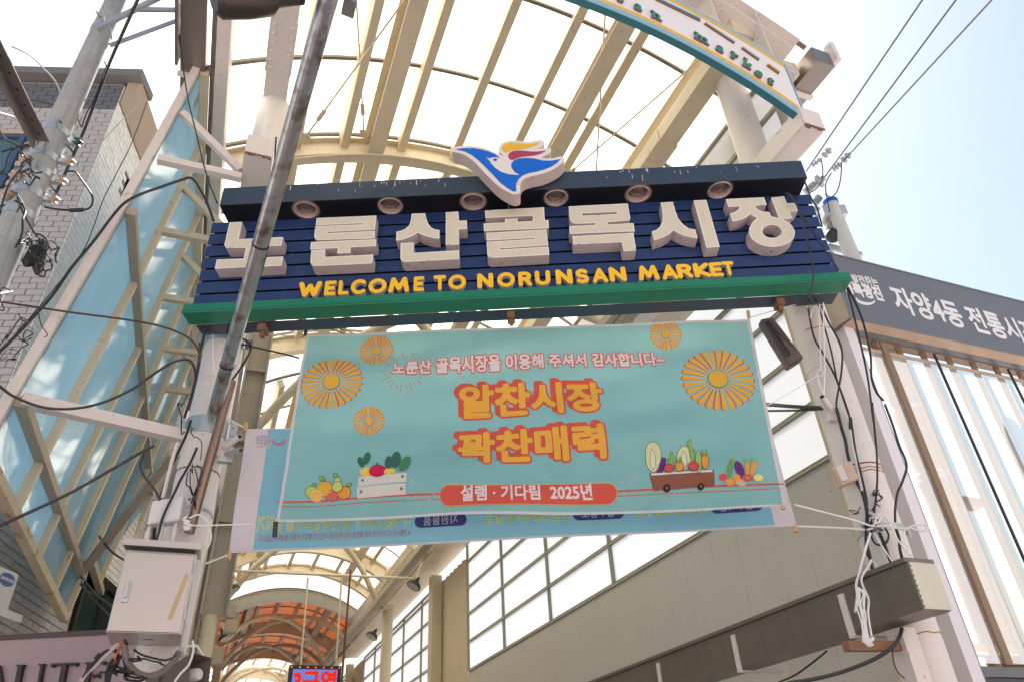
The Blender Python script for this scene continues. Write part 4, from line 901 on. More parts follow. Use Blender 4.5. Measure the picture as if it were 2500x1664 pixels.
pic(zL, [([(850, 1075), (1152, 1062), (1150, 1120), (850, 1136)], WH_), ([(842, 1142), (1145, 1130), (1145, 1192), (842, 1208)], WH_), (E_(878, 1100, 9, 9), (0.22, 0.18, 0.19)), (E_(1127, 1090, 9, 9), (0.22, 0.18, 0.19)), (E_(868, 1172, 9, 9), (0.22, 0.18, 0.19)), (E_(1121, 1163, 9, 9), (0.22, 0.18, 0.19))], 'printed_crate', False)
pic(zR, [(chaikin([(948, 900), (985, 870), (1030, 890), (1048, 940), (1035, 1000), (1010, 1045), (970, 1025), (950, 970)], 1), (0.70, 0.74, 0.42)), (chaikin([(985, 905), (1008, 940), (1012, 1000), (998, 1030), (982, 1000), (978, 950)], 1), (0.76, 0.79, 0.60))], 'printed_cabbage')
pic(zR, [(chaikin([(1148, 920), (1180, 885), (1220, 900), (1235, 950), (1225, 1010), (1190, 1040), (1155, 1010), (1142, 960)], 1), (0.70, 0.74, 0.42)), (chaikin([(1180, 915), (1200, 945), (1205, 1000), (1190, 1025), (1174, 1000), (1170, 950)], 1), (0.76, 0.79, 0.60))], 'printed_cabbage')
pic(zR, [([(1052, 955), (1075, 960), (1072, 1000), (1050, 1050), (1010, 1050), (1035, 1015)], PU), ([(1098, 918), (1120, 935), (1122, 1045), (1108, 1045), (1086, 965), (1100, 965)], GN), ([(1202, 868), (1226, 852), (1240, 930), (1252, 895), (1250, 1000), (1236, 1005), (1222, 920)], GN), (E_(1275, 985, 19, 72), (0.36, 0.6, 0.22)), (E_(1157, 1010, 24, 34), OR_), (E_(1314, 985, 22, 48), OR_), (E_(1093, 1022, 28, 24), RD), (E_(1242, 1015, 32, 28), RD), ([(1296, 940), (1300, 905), (1310, 930), (1318, 905), (1330, 940)], GN), ([(1140, 985), (1135, 960), (1150, 975), (1158, 955), (1168, 980)], GN)], 'printed_vegetable')
pic(zR, [([(978, 1046), (1364, 1034), (1375, 1130), (1005, 1150)], BR), ([(984, 1048), (1360, 1037), (1360, 1050), (986, 1061)], (0.75, 0.74, 0.74)), (E_(1083, 1138, 20, 20), (0.05, 0.04, 0.04)), (E_(1292, 1132, 17, 17), (0.05, 0.04, 0.04)), (E_(1083, 1138, 8, 8), (0.4, 0.12, 0.1)), (E_(1292, 1132, 7, 7), (0.4, 0.12, 0.1))], 'printed_cart')
pic(zR, [(E_(1467, 1030, 20, 62, .15), (0.16, 0.36, 0.16)), (E_(1527, 1030, 28, 58, -.35), PU), ([(1472, 955), (1500, 960), (1508, 985), (1485, 985)], GN), ([(1562, 985), (1594, 980), (1588, 1062), (1566, 1060)], OR_), ([(1605, 980), (1645, 978), (1612, 1068), (1594, 1064)], OR_), ([(1565, 985), (1562, 955), (1580, 970), (1600, 955), (1592, 985)], (0.2, 0.5, 0.3)), ([(1608, 982), (1606, 950), (1622, 965), (1642, 945), (1636, 982)], (0.2, 0.5, 0.3))], 'printed_vegetable', False)
pic(zR, [(E_(1425, 1080, 27, 21), RD), (E_(1512, 1080, 25, 19), OR_), (E_(1472, 1108, 28, 20), OR_), (E_(1536, 1112, 34, 18, .2), (0.62, 0.45, 0.3)), (E_(1577, 1081, 34, 22), RD), (E_(1645, 1081, 30, 21), (0.82, 0.72, 0.2)), (E_(1576, 1082, 12, 7), GN)], 'printed_vegetable', False)
# sticks of the front banner
for px0, px1, nm, mt_, r in (((zL(528, 145)), (zL(520, 200)), 'stick_end', M_DKMETAL, 0.014), (zL(338, 1350), zL(330, 1440), 'stick_end', M_DKMETAL, 0.016), (zR(1582, 52), zR(1590, 95), 'stick_end', M_WOOD, 0.014), (zR(1797, 1245), zR(1803, 1272), 'stick_end', M_WOOD, 0.014)):
    a, c = fb.uz(px0), fb.uz(px1); b = MB(); b.tube([SP(a[0], a[1], fb.w0 + 0.003), SP(c[0], c[1], fb.w0 + 0.003)], r, 8); part(nm, b, mt_, ban)

M_SKYC = cloth('blue_cloth', (0.27, 0.56, 0.74), 0.5); M_LILAC = cloth('lilac_cloth_margin', (0.74, 0.68, 0.76), 0.45)
ban2 = thing('cloth_banner', 'pale blue notice banner seen from its back, hanging behind the teal banner', 'banner', tuple(SP(2.4, 3.2, -0.7)))
rb = Banner(ban2, 5.04, lambda u, z: 0.012 * math.sin(3 * u + 2 * z) + 0.006 * math.sin(9 * z + u))
BL, TL, BR2 = rb.uz(d_(527, 1272)), rb.uz(d_(567, 987)), rb.uz(d_(1832, 1210)); TRr = (BR2[0] + 0.0, TL[1] - 0.02)
c2 = [TL, TRr, BR2, BL]
part('cloth', cloth_grid(rb, c2, 80, 26, (0.042, 0.0), (0.963, 1.0)), M_SKYC, ban2, True)
part('margin', cloth_grid(rb, c2, 3, 26, (0, 0), (0.042, 1)), M_LILAC, ban2, True); part('margin', cloth_grid(rb, c2, 3, 26, (0.963, 0), (1, 1)), M_LILAC, ban2, True)
part('white_edge', cloth_grid(rb, c2, 60, 1, (0.0, 0.985), (1, 1), 1), M_WEDGE, ban2); part('white_edge', cloth_grid(rb, c2, 60, 1, (0.0, 0.0), (1, .012), 1), M_WEDGE, ban2)
M_BY, M_BP, M_BR = cloth('back_print_yellow', (0.86, 0.78, 0.26), 0.4), cloth('back_print_purple', (0.11, 0.085, 0.30), 0.35), cloth('back_print_red', (0.55, 0.20, 0.26), 0.35)
rb.text('주택용 소화기 및 단독경보기형 감지기', d_(592, 1224), d_(944, 1208), d_(592, 1191), [(0.03, M_BY, 1.5, (0, 0))], mirror=True)
rb.text('※ 전통시장 내 거주민의 화재 예방을 위한 무상지원 사업으로 별도의 비용이 발생하지 않습니다.', d_(592, 1247), d_(944, 1231), d_(592, 1233), [(0.008, M_BR, 1.5, (0, 0))], mirror=True)
for (xa, ya, xb, yb, tx) in ((968, 1199, 1060, 1195, '지원물품'), (1332, 1183, 1422, 1178, '접수장소'), (1650, 1166, 1740, 1161, '접수기간')):
    o = rb.px('printed_pill', [capsule(*d_(xa, ya), *d_(xb, yb), 15)], M_BP, 1); rb.text(tx, d_(xa + 6, ya + 9), d_(xb - 6, yb + 9), d_(xa + 6, ya - 9), [(0.0, M_PW, 2, (0, 0))], o, True)
rb.text('노룬산골목시장 상인회', d_(1098, 1204), d_(1310, 1196), d_(1098, 1176), [(0.03, M_BY, 1.5, (0, 0))], mirror=True)
rb.text('2025년 3월 5일', d_(1465, 1186), d_(1630, 1179), d_(1465, 1160), [(0.03, M_BY, 1.5, (0, 0))], mirror=True)
rb.text('행복광진', d_(588, 1029), d_(623, 1027), d_(588, 1012), [(0.12, M_PW, 1, (0, 0)), (0.0, cloth('logo_grey', (0.35, 0.3, 0.42), 0.3), 2, (0, 0))], mirror=True)
rb.text('우리가 만드는', d_(588, 1011), d_(623, 1009), d_(588, 1002), [(0.12, M_PW, 1, (0, 0)), (0.0, cloth('logo_blue', (0.12, 0.1, 0.5), 0.3), 2, (0, 0))], mirror=True)
sm = [d_(641 + 17 * math.cos(t), 1009 + 15 * math.sin(t)) for t in [math.pi * k / 14 for k in range(15)]] + [d_(641 + 11 * math.cos(t), 1009 + 8 * math.sin(t)) for t in [math.pi - math.pi * k / 14 for k in range(15)]]
o = rb.px('printed_smile', [sm], cloth('smile_pink', (0.7, 0.3, 0.5), 0.3), 1)
# wooden sticks of the rear banner
for p0, p1 in (((d_(566, 972)), (d_(564, 992))), (d_(528, 1268), d_(525, 1286)), (d_(1829, 1205), d_(1832, 1223))):
    a, c = rb.uz(p0), rb.uz(p1); b = MB(); b.tube([SP(a[0], a[1], rb.w0), SP(c[0], c[1], rb.w0)], 0.017, 8); part('stick_end', b, M_WOOD, ban2)
# ------------------------------------------------------------------ brick building on the left
BC = Vector((-2.17, 7.13, 0)); SD = Vector((0.2216, 0.9751, 0)); FD = Vector((-0.955, 0.296, 0)).normalized()
SN = Vector((0.9751, -0.2216, 0)); FN = Vector((-FD.y, FD.x, 0)); FN = FN if FN.y < 0 else -FN
ZT = 9.71
bld = thing('brick_building', 'grey brick-tiled building with a pale side wall behind the utility pole', 'building', tuple(BC))
b = MB(); W1, W2 = 5.0, 9.0
f0 = BC - FN * 0.03 - SN * 0.03
b.hexa([f0, f0 + SD * W2, f0 + SD * W2 + FD * W1, f0 + FD * W1] + [q + UP * ZT for q in (f0, f0 + SD * W2, f0 + SD * W2 + FD * W1, f0 + FD * W1)])
part('mortar_wall', b, mat('mortar', (0.34, 0.315, 0.305), 0.9, var=0.15), bld)
M_TILE = mat('pink_granite_tile', (0.43, 0.405, 0.395), 0.75, var=0.16, vscale=3, spots=0.3, spot_col=(0.22, 0.19, 0.19), spot_scale=70, bump=0.25, bscale=120)
M_TILED = mat('charcoal_tile', (0.125, 0.13, 0.145), 0.75, var=0.2, vscale=3, spots=0.3, spot_col=(0.2, 0.2, 0.21), spot_scale=80, bump=0.25, bscale=120)
M_WBR = mat('white_brick', (0.80, 0.77, 0.73), 0.75, var=0.12, vscale=2.5, spots=0.2, spot_col=(0.36, 0.31, 0.27), spot_scale=35, streak=0.12, bump=0.25, bscale=60)
M_GLASS = mat('dark_green_glass', (0.012, 0.035, 0.032), 0.08, 0.0, var=0.2, spec=0.8)
M_TGLASS = mat('teal_glass', (0.06, 0.12, 0.14), 0.1, 0.0, var=0.2, spec=0.9)
M_FRAME = mat('dark_window_frame', (0.022, 0.02, 0.019), 0.4, 0.3)
M_BFRAME = mat('blue_window_frame', (0.06, 0.10, 0.17), 0.4, 0.3)
BW_, BH_ = 0.175, 0.078
# holes in the two walls: (along0, along1, z0, z1)
def fcoord(p): q = on_plane(p, BC, FN); return ((q - BC).dot(FD), q.z)
def scoord(p): q = on_plane(p, BC, SN); return ((q - BC).dot(SD), q.z)
zP = zoom(0, 200, 4.9); zW = zoom(0, 1280, 4.083)
fw = [(fcoord(zP(330, 640))[0], fcoord(zP(330, 640))[0] + 1.3, fcoord(zP(150, 1260))[1], fcoord(zP(300, 640))[1]), (1.05, 2.6, 2.85, 4.05)]
a0, a1 = scoord(zW(870, 420)), scoord(zW(1150, 660)); a2 = scoord(zW(720, 1050))
sw = [(a0[0], a1[0] + 0.35, 2.4, a0[1]), (scoord((300, 480))[0], scoord((313, 460))[0] + 0.25, scoord((300, 505))[1], scoord((312, 445))[1])]
brk = []      # (projected size, origin, along, normal, material)
zdark = fcoord((203, 273))[1]
def lay(O_, along, nrm, length, z0, z1, holes, matf):
    r = 0; z = z0
    while z + BH_ <= z1:
        s = -(BW_ / 2) * (r % 2)
        while s < length:
            s0, s1 = max(s, 0.0), min(s + BW_, length)
            if s1 - s0 > 0.03 and not any(s1 > h[0] and s0 < h[1] and z + BH_ > h[2] and z < h[3] for h in holes):
                c = O_ + along * ((s0 + s1) / 2) + UP * (z + BH_ / 2); p = proj(c)
                if p and -60 < p[0] < 720 and -40 < p[1] < 1700:
                    e = proj(c + along * (s1 - s0)); e2 = proj(c + UP * BH_)
                    brk.append((abs((e[0] - p[0]) * (e2[1] - p[1]) - (e[1] - p[1]) * (e2[0] - p[0])), O_ + along * s0 + UP * z, along, nrm, s1 - s0, matf(z), p))
            s += BW_
        z += BH_; r += 1
lay(BC, FD, FN, 3.2, 2.4, ZT - 0.02, fw, lambda z: M_TILED if z > zdark else M_TILE)
lay(BC, SD, SN, 6.5, 2.4, ZT - 0.02, sw, lambda z: M_WBR if z > 4.4 else M_TILE)
# bricks hidden behind the blue wall or the pole are drawn, but only those clear of it are kept one by one
def seen(p): return p[0] < 395 and p[1] < 900 and p[0] < 480 - 0.53 * (p[1] - 190) + 8
brk.sort(key=lambda t: (-(t[0] > 40 and seen(t[6])), -t[0]))
def brick_verts(O_, al, nr, L, g=0.0035, pr=0.008):
    a = O_ + al * g + UP * g - nr * 0.02; X = al * (L - 2 * g); Y = UP * (BH_ - 2 * g); D_ = nr * (0.02 + pr); i = 0.004
    return [a, a + X, a + X + Y, a + Y, a + D_ * .8, a + X + D_ * .8, a + X + Y + D_ * .8, a + Y + D_ * .8, a + D_ + al * i + UP * i, a + X + D_ - al * i + UP * i, a + X + Y + D_ - al * i - UP * i, a + Y + D_ + al * i - UP * i]
BF = [(0, 1, 5, 4), (1, 2, 6, 5), (2, 3, 7, 6), (3, 0, 4, 7), (4, 5, 9, 8), (5, 6, 10, 9), (6, 7, 11, 10), (7, 4, 8, 11), (8, 9, 10, 11)]
shared = {}
rest = {}
for k, (sz, O_, al, nr, L, mt_, p) in enumerate(brk):
    if k < 300:
        key = (round(L, 3), mt_.name, round(nr.x, 2))
        if key not in shared:
            bb = MB(); bb.v = brick_verts(Vector((0, 0, 0)), al, nr, L); bb.f = BF; shared[key] = mesh_of(bb, name='brick'); shared[key].materials.append(mt_)
        o = link('brick', shared[key], None, bld); o.location = O_ - wpos(bld) + nr * 0.004 * (rnd.random() - .5)
    else:
        bb = rest.setdefault(mt_.name, MB()); bb.add(brick_verts(O_ + nr * 0.004 * (rnd.random() - .5), al, nr, L), BF)
for nm, bb in rest.items(): o = part('brickwork', bb, bpy.data.materials[nm], bld); o['kind'] = 'stuff'
# parapet, cornice
b = MB(); c = f0 - FN * 0.0 + UP * ZT; ov = 0.13
b.obox(BC + FN * ov + SN * 0.22 + UP * (ZT + 0.012), FD * 5.2, -FN * 0.4, UP * 0.12); part('cornice', b, mat('cornice_stone', (0.17, 0.16, 0.16), 0.8, var=0.15), bld)
b = MB(); q0 = BC + SN * 0.03 + UP * (ZT - 0.40); b.add([q0, q0 + SD * 6, q0 + SD * 6 + UP * 0.41, q0 + UP * 0.41, q0 + SN * 0.17 + UP * 0.41, q0 + SN * 0.17 + SD * 6 + UP * 0.41], [(0, 1, 5, 4), (0, 4, 3), (1, 2, 5), (0, 3, 2, 1), (3, 4, 5, 2)]); part('eave', b, mat('eave_render', (0.40, 0.31, 0.25), 0.85, var=0.12, vscale=8), bld)
def window(al, nr, h, mg, mf, nmull=1):
    s0, s1, z0, z1 = h; O_ = BC + al * s0 + UP * z0 - nr * 0.025
    b = MB(); b.obox(O_ + nr * 0.004, al * (s1 - s0), nr * 0.006, UP * (z1 - z0)); w = part('window', b, mg, bld)
    b = MB(); t_ = 0.06
    b.obox(O_, al * (s1 - s0), nr * 0.05, UP * t_); b.obox(O_ + UP * (z1 - z0 - t_), al * (s1 - s0), nr * 0.05, UP * t_); b.obox(O_ + UP * t_, al * t_, nr * 0.05, UP * (z1 - z0 - 2 * t_)); b.obox(O_ + UP * t_ + al * (s1 - s0 - t_), al * t_, nr * 0.05, UP * (z1 - z0 - 2 * t_))
    for k in range(nmull): b.obox(O_ + UP * t_ + al * ((s1 - s0) * (k + 1) / (nmull + 1) - .02), al * 0.04, nr * 0.045, UP * (z1 - z0 - 2 * t_))
    part('frame', b, mf, w)
    b = MB(); b.obox(O_ + UP * (z1 - z0) - nr * 0.0 + nr * 0.001, al * (s1 - s0), nr * 0.045, UP * 0.05); part('lintel', b, M_WOOD if mg is M_TGLASS else mf, w)
window(FD, FN, fw[0], M_TGLASS, M_BFRAME); window(FD, FN, fw[1], M_GLASS, M_FRAME, 2); window(SD, SN, sw[0], M_GLASS, M_FRAME); window(SD, SN, sw[1], M_GLASS, M_FRAME, 0)

# air conditioner under the blue wall
zQ = zoom(0, 1280, 4.083)
acd = 6.9
A = at_d(zQ(205, 490), acd); d1 = (at_d(zQ(0, 335), acd - 0.2) - A); d1.z = 0; d1.normalize()
ac = thing('air_conditioner', 'white outdoor air conditioner with black grille and blue oval badge', 'air conditioner', (A.x, A.y, A.z - 0.5))
nrm = Vector((-d1.y, d1.x, 0)); nrm = nrm if nrm.y < 0 else -nrm
M_AC = mat('ac_white', (0.52, 0.52, 0.51), 0.5, var=0.06, streak=0.1)
hA = A.z - at_d(zQ(60, 890), acd).z
b = MB(); b.obox(A - UP * hA, d1 * 0.85, -nrm * 0.32, UP * hA); part('casing', b, M_AC, ac, bevel=0.02)
g0 = A + d1 * 0.38 - UP * hA * 0.5 + d1 * 0.2 + nrm * 0.006
b = MB()
for k in range(14): b.tube([g0 + (d1 * math.cos(t) + UP * math.sin(t)) * (0.02 + 0.02 * k) for t in [j * math.pi / 16 for j in range(33)]], 0.003, 3, False)
for j in range(12): b.tube([g0, g0 + (d1 * math.cos(j * math.pi / 6) + UP * math.sin(j * math.pi / 6)) * 0.29], 0.003, 3)
part('fan_grille', b, M_DKMETAL, ac)
b = MB(); b.lathe(g0 - nrm * 0.004, nrm, [(0, 0.29), (0.002, 0.285)], 32); part('fan_opening', b, M_BLACK, ac)
lc = A + d1 * 0.12 - UP * 0.075 + nrm * 0.003
o = part('badge', place(poly_mesh([ell(0, 0, 0.085, 0.048, 24)], 0.002), lc, -d1, UP, nrm), mat('badge_blue', (0.01, 0.055, 0.28), 0.3), ac)
F, lo, h = field(text_loops('SAMSUNG'), 0.03, 0.1); lp = contour(F, lo, h, 0.01); x0, x1, y0, y1 = bbox(lp)
part('badge_lettering', place(poly_mesh([[((p[0] - (x0 + x1) / 2) * 0.034, (p[1] - 0.35) * 0.034) for p in l] for l in lp], 0), lc + nrm * 0.0025, -d1, UP, nrm), mat('badge_white', (0.8, 0.8, 0.8), 0.4), o)
b = MB(); b.obox(A - UP * (hA + 0.06) - d1 * 0.04 + nrm * 0.1, d1 * 1.0, -nrm * 0.04, UP * 0.055); b.obox(A - UP * (hA + 0.06) + d1 * 0.5, d1 * 0.04, -nrm * 0.6, UP * 0.05); part('bracket', b, M_AC, ac)

# pink shop fascia with dark serif letters
fp = Vector((-0.62, 6.05, 0)); 
def fuz(p): q = on_plane(p, fp, NN); return ((q - fp).dot(DU), q.z)
ft = fuz((120, 1545))[1]
fas = thing('shop_fascia', 'dusty pink shop sign board with dark serif letters at the lower left', 'sign', (fp.x - 1.2, fp.y + 0.4, ft - 0.8))
b = MB(); b.obox(fp + DU * 0.25 + UP * (ft - 0.85), -DU * 3.2, -NN * 0.18, UP * 0.82); part('board', b, mat('fascia_pink', (0.36, 0.265, 0.285), 0.45, var=0.05, vscale=2, streak=0.08), fas)
b = MB(); b.obox(fp + DU * 0.27 + UP * (ft - 0.03) + NN * 0.012, -DU * 3.24, -NN * 0.2, UP * 0.035); part('top_rail', b, mat('fascia_brown_rail', (0.07, 0.05, 0.045), 0.5), fas)
M_FL = mat('fascia_letter', (0.045, 0.033, 0.028), 0.35, 0.4); M_FLS = mat('fascia_letter_side', (0.38, 0.35, 0.3), 0.3, 0.8)
def serif_letter(polys):
    L2 = [[fuz(zW(*p)) for p in pl] for pl in polys]; root = None
    for l in L2:
        bb = place(poly_mesh([l], 0.035), fp + NN * 0.035, DU, UP, NN)
        if root is None: root = part('serif_letter', bb, M_FL, fas)
        else: part('stroke', bb, M_FL, root)
vw = -0.19   # verticals lean by this in the photo here
def stem(x, y0, y1, w): return [(x, y0), (x + w, y0), (x + w + vw * (y1 - y0), y1), (x + vw * (y1 - y0), y1)]
serif_letter([[(0, 1405), (22, 1405), (60, 1664), (18, 1664), (-10, 1450)]])
serif_letter([stem(205, 1412, 1660, 46), [(188, 1403), (268, 1401), (262, 1414), (186, 1417)]])
serif_letter([stem(432, 1402, 1660, 26), [(410, 1395), (470, 1392), (464, 1404), (408, 1408)]])
serif_letter([[(532, 1390), (797, 1380), (785, 1412), (776, 1416), (778, 1398), (560, 1407), (546, 1425), (530, 1425)], stem(640, 1404, 1660, 50)])
serif_letter([stem(892, 1390, 1660, 44), [(868, 1380), (1072, 1368), (1062, 1400), (1050, 1402), (1046, 1384), (868, 1394)], [(905, 1503), (995, 1497), (1000, 1488), (1016, 1488), (1006, 1532), (992, 1532), (990, 1516), (902, 1520)], [(955, 1340), (1005, 1282), (1022, 1294), (965, 1345)]])

# ------------------------------------------------------------------ electrical cabinet strapped to the left column
cab = thing('electrical_cabinet', 'stainless electrical cabinet with a strip of tape, strapped to the left column', 'cabinet', (-0.38, 5.1, 2.6))
zN = zoom(200, 1380, 5.52)
cy0, cy1 = 4.94, 5.30
cxa, cxb = on_y((258, 1543), cy0).x, on_y((443, 1543), cy0).x
cz0 = 0.5 * (on_y((258, 1543), cy0).z + on_y((443, 1543), cy0).z); cz1 = on_y((400, 1345), cy0).z
M_CAB = mat('brushed_stainless', (0.43, 0.395, 0.38), 0.3, 0.8, var=0.1, vscale=2.0, streak=0.18, streak_col=(0.42, 0.36, 0.34))
b = MB(); b.box(cxa, cxb, cy0 + 0.012, cy1, cz0, cz1); part('casing', b, M_CAB, cab)
b = MB(); b.box(cxa + 0.004, cxb - 0.01, cy0, cy0 + 0.011, cz0 + 0.004, cz1 - 0.012); dr = part('door', b, M_CAB, cab, bevel=0.003)
b = MB(); b.add([(cxa - .02, cy0 - .05, cz1 + .012), (cxb + .02, cy0 - .05, cz1 + .012), (cxb + .02, cy1, cz1 + .07), (cxa - .02, cy1, cz1 + .07), (cxa - .02, cy0 - .05, cz1 + .052), (cxb + .02, cy0 - .05, cz1 + .052), (cxb + .02, cy1, cz1 + .11), (cxa - .02, cy1, cz1 + .11)], [(3, 2, 1, 0), (4, 5, 6, 7), (0, 1, 5, 4), (1, 2, 6, 5), (2, 3, 7, 6), (3, 0, 4, 7)]); part('rain_hood', b, M_CAB, cab)
b = MB(); b.box(cxa + 0.02, cxb - 0.02, cy0 + 0.02, cy1 - .01, cz1 + 0.001, cz1 + 0.06); part('vent_recess', b, M_DKMETAL, cab)
hx = on_y(zN(600, 345), cy0 - 0.01); b = MB(); b.box(hx.x - 0.018, hx.x + 0.018, cy0 - 0.008, cy0 - 0.001, hx.z - 0.062, hx.z + 0.062); hd = part('handle', b, M_GALV, dr, bevel=0.004)
b = MB(); b.bar((hx.x, cy0 - 0.018, hx.z - 0.035), (hx.x, cy0 - 0.018, hx.z + 0.05), 0.014, 0.012, (0, -1, 0)); part('lever', b, M_CAB, hd)
ta, tb = on_y(zN(1420, 110), cy0 - 0.002), on_y(zN(1178, 722), cy0 - 0.002); dd = (tb - ta).normalized(); px_ = Vector((dd.z, 0, -dd.x)) * 0.013
b = MB(); b.add([ta - px_, ta + px_, tb + px_, tb - px_], [(0, 1, 2, 3)]); part('tape_strip', b, mat('masking_tape', (0.50, 0.36, 0.19), 0.7, var=0.08), dr)
for zz in (cz0 + 0.08, cz1 - 0.12): b = MB(); b.lathe((cxb + 0.002, cy0 + 0.004, zz), (0, 0, 1), [(0, 0.006), (0.06, 0.006)], 8); part('hinge', b, M_GALV, cab)
b = MB()
for k in range(10): b.box((cxa + cxb) / 2 - 0.02 + k * 0.007, (cxa + cxb) / 2 - 0.016 + k * 0.007, cy0 + 0.17, cy0 + 0.2, cz0 - 0.0015, cz0 - 0.0003)
part('vent_slots', b, M_BLACK, cab)
# white access point with stub antennas above the cabinet
ap = thing('wireless_box', 'white wireless access box with three stub antennas above the cabinet', 'box', tuple(at_d(zoom(250, 1080, 4.9)(750, 960), 5.1)))
zS = zoom(250, 1080, 4.9); M_AP = mat('ap_white', (0.62, 0.60, 0.60), 0.4, var=0.03)
q = [at_d(zS(*p), 5.12) for p in ((525, 975), (915, 925), (975, 625), (592, 690))]; back = Vector((0.02, 0.09, 0.0))
b = MB(); b.hexa(q + [v + back for v in q]); b.f = [f[::-1] for f in b.f]; part('casing', b, M_AP, ap, bevel=0.012)
for p in ((570, 985), (722, 965), (885, 935)):
    c = at_d(zS(*p), 5.17); b = MB(); b.lathe(c, (0, 0, -1), [(0, 0.012), (0.05, 0.013), (0.052, 0.02), (0.17, 0.012), (0.175, 0.006)], 10); part('antenna', b, M_AP, ap, True)
# horn loudspeaker at the bottom left
hs = thing('horn_loudspeaker', 'brown horn loudspeaker below the cabinet', 'loudspeaker', tuple(at_d(zN(1500, 1500), 5.3)))
M_HORN = mat('brown_plastic', (0.13, 0.10, 0.09), 0.5, var=0.08)
mc = at_d(zN(1590, 1460), 5.15); ax = Vector((0.75, -0.55, 0.05)).normalized(); sx_ = ax.cross(UP).normalized(); su_ = sx_.cross(ax)
b = MB()
for s_, w_ in ((0.0, 0.098), (-0.10, 0.075), (-0.2, 0.05), (-0.24, 0.045)):
    c = mc + ax * s_; b.v += [c + sx_ * w_ * i + su_ * w_ * 1.1 * j for i, j in ((-1, -1), (1, -1), (1, 1), (-1, 1))]
for k in range(3):
    for j in range(4): b.f.append((4 * k + j, 4 * k + (j + 1) % 4, 4 * k + 4 + (j + 1) % 4, 4 * k + 4 + j))
b.f.append((12, 13, 14, 15)); part('horn', b, M_HORN, hs)
b = MB(); b.lathe(mc - ax * 0.1, ax, [(0, 0.04), (0.085, 0.038), (0.1, 0.03)], 18); part('driver_cone', b, M_AP, hs, True)
b = MB(); b.lathe(mc - ax * 0.24, -ax, [(0, 0.06), (0.09, 0.06), (0.1, 0.05)], 16); part('driver_body', b, M_HORN, hs, True)

# ------------------------------------------------------------------ street-lamp arm in front of the sign
pa, pb = at_d((529, 985), 5.17), at_d((812, -40), 2.2)
la = thing('street_lamp', 'galvanised street-lamp arm slanting up across the sign to a dark lamp head', 'street lamp', tuple(pa))
b = MB(); dirv = (pb - pa).normalized(); n = 40; b.tube([pa - dirv * 0.1 + (pb - pa + dirv * 0.35) * k / n for k in range(n + 1)], [0.049 if k < 12 else 0.051 for k in range(n + 1)], 24)
M_ARM = mat('galvanised_arm', (0.42, 0.42, 0.42), 0.30, 0.9, var=0.25, vscale=9, spots=1.7, spot_col=(0.15, 0.085, 0.06), spot_scale=11)
part('arm', b, M_ARM, la, True)
p2 = at_d((566, 930), 5.16); p3 = at_d((462, 1300), 5.24)
b = MB(); b.tube([p2 + UP * 0.0, p2.lerp(p3, .5), p3], 0.034, 16); part('support_pipe', b, mat('rusty_pipe', (0.26, 0.17, 0.13), 0.3, 0.75, var=0.35, vscale=10), la, True)
for t in (0.13, 0.47):
    c = pa.lerp(pb, t); b = MB(); b.lathe(c - dirv * 0.008, dirv, [(0, 0.054), (0.016, 0.054)], 20, False); part('band', b, M_DKMETAL, la, True)
hp = at_d((600, 0), 2.35); hq = at_d((705, -5), 2.33); hx_ = (hq - hp).normalized()
b = MB(); b.lathe(hp, hx_, [(-0.16, 0.05), (-0.13, 0.085), (0.0, 0.092), (0.12, 0.085), (0.16, 0.05), (0.3, 0.04)], 24); part('lamp_head', b, mat('lamp_head_dark', (0.05, 0.035, 0.033), 0.35, 0.4), la, True)
b = MB(); b.bar(hq - hx_ * 0.05, at_d((790, -30), 2.25), 0.04, 0.05); part('lamp_bracket', b, M_ARM, la); b = MB(); b.bar(at_d((800, 10), 2.18), at_d((790, 100), 2.35), 0.03, 0.012); part('clip', b, M_ARM, la); b = MB(); b.obox(at_d((840, -5), 2.3), Vector((0.07, 0.02, 0.02)), Vector((0, 0.1, 0)), Vector((0, 0, 0.03))); part('sensor_box', b, M_ARM, la)
b = MB(); b.tube(catmull([at_d(p, dd_) + Vector((0.055, 0, 0)) for p, dd_ in (((655, 330), 3.9), ((635, 600), 4.5), ((590, 740), 4.85), ((560, 860), 5.05))], 8), 0.006, 6); part('feed_cable', b, M_BLACK, la, True)

# ------------------------------------------------------------------ concrete utility pole on the left
PX, PY = -1.745, 4.7
M_CONC = mat('weathered_concrete', (0.33, 0.335, 0.335), 0.85, var=0.3, vscale=7, spots=0.5, spot_col=(0.2, 0.19, 0.17), spot_scale=45, streak=0.6, streak_col=(0.17, 0.165, 0.16), bump=0.45, bscale=90)
up_ = thing('utility_pole', 'tall concrete utility pole with steel bands and spool insulators on the left', 'utility pole', (PX, PY, 0))
b = MB(); b.lathe((PX, PY, 0), (0, 0, 1), [(0, 0.15), (5.8, 0.094), (10.5, 0.062)], 32); part('shaft', b, M_CONC, up_, True)
prad = lambda z: 0.15 - 0.056 * z / 5.8 if z < 5.8 else 0.094 - 0.032 * (z - 5.8) / 4.7
PD = math.hypot(PX, PY)
M_BAND = mat('zinc_band', (0.46, 0.50, 0.52), 0.4, 0.75, var=0.15)
for p in ((140, 330), (118, 395), (100, 432), (75, 482), (52, 532), (262, 85)):
    z = at_d(p, PD).z; r = prad(z); b = MB(); b.lathe((PX, PY, z - 0.03), (0, 0, 1), [(0, r + 0.001), (0.001, r + 0.006), (0.06, r + 0.006), (0.061, r + 0.001)], 28, False)
    b.box(PX + r * .2, PX + r * .35, PY - r - 0.07, PY - r * .9, z - 0.02, z + 0.02); part('steel_band', b, M_BAND, up_, True)
M_SPOOL = mat('porcelain_brown', (0.42, 0.29, 0.21), 0.3, var=0.1); M_GRINS = mat('green_glass_insulator', (0.01, 0.07, 0.055), 0.15, var=0.2)
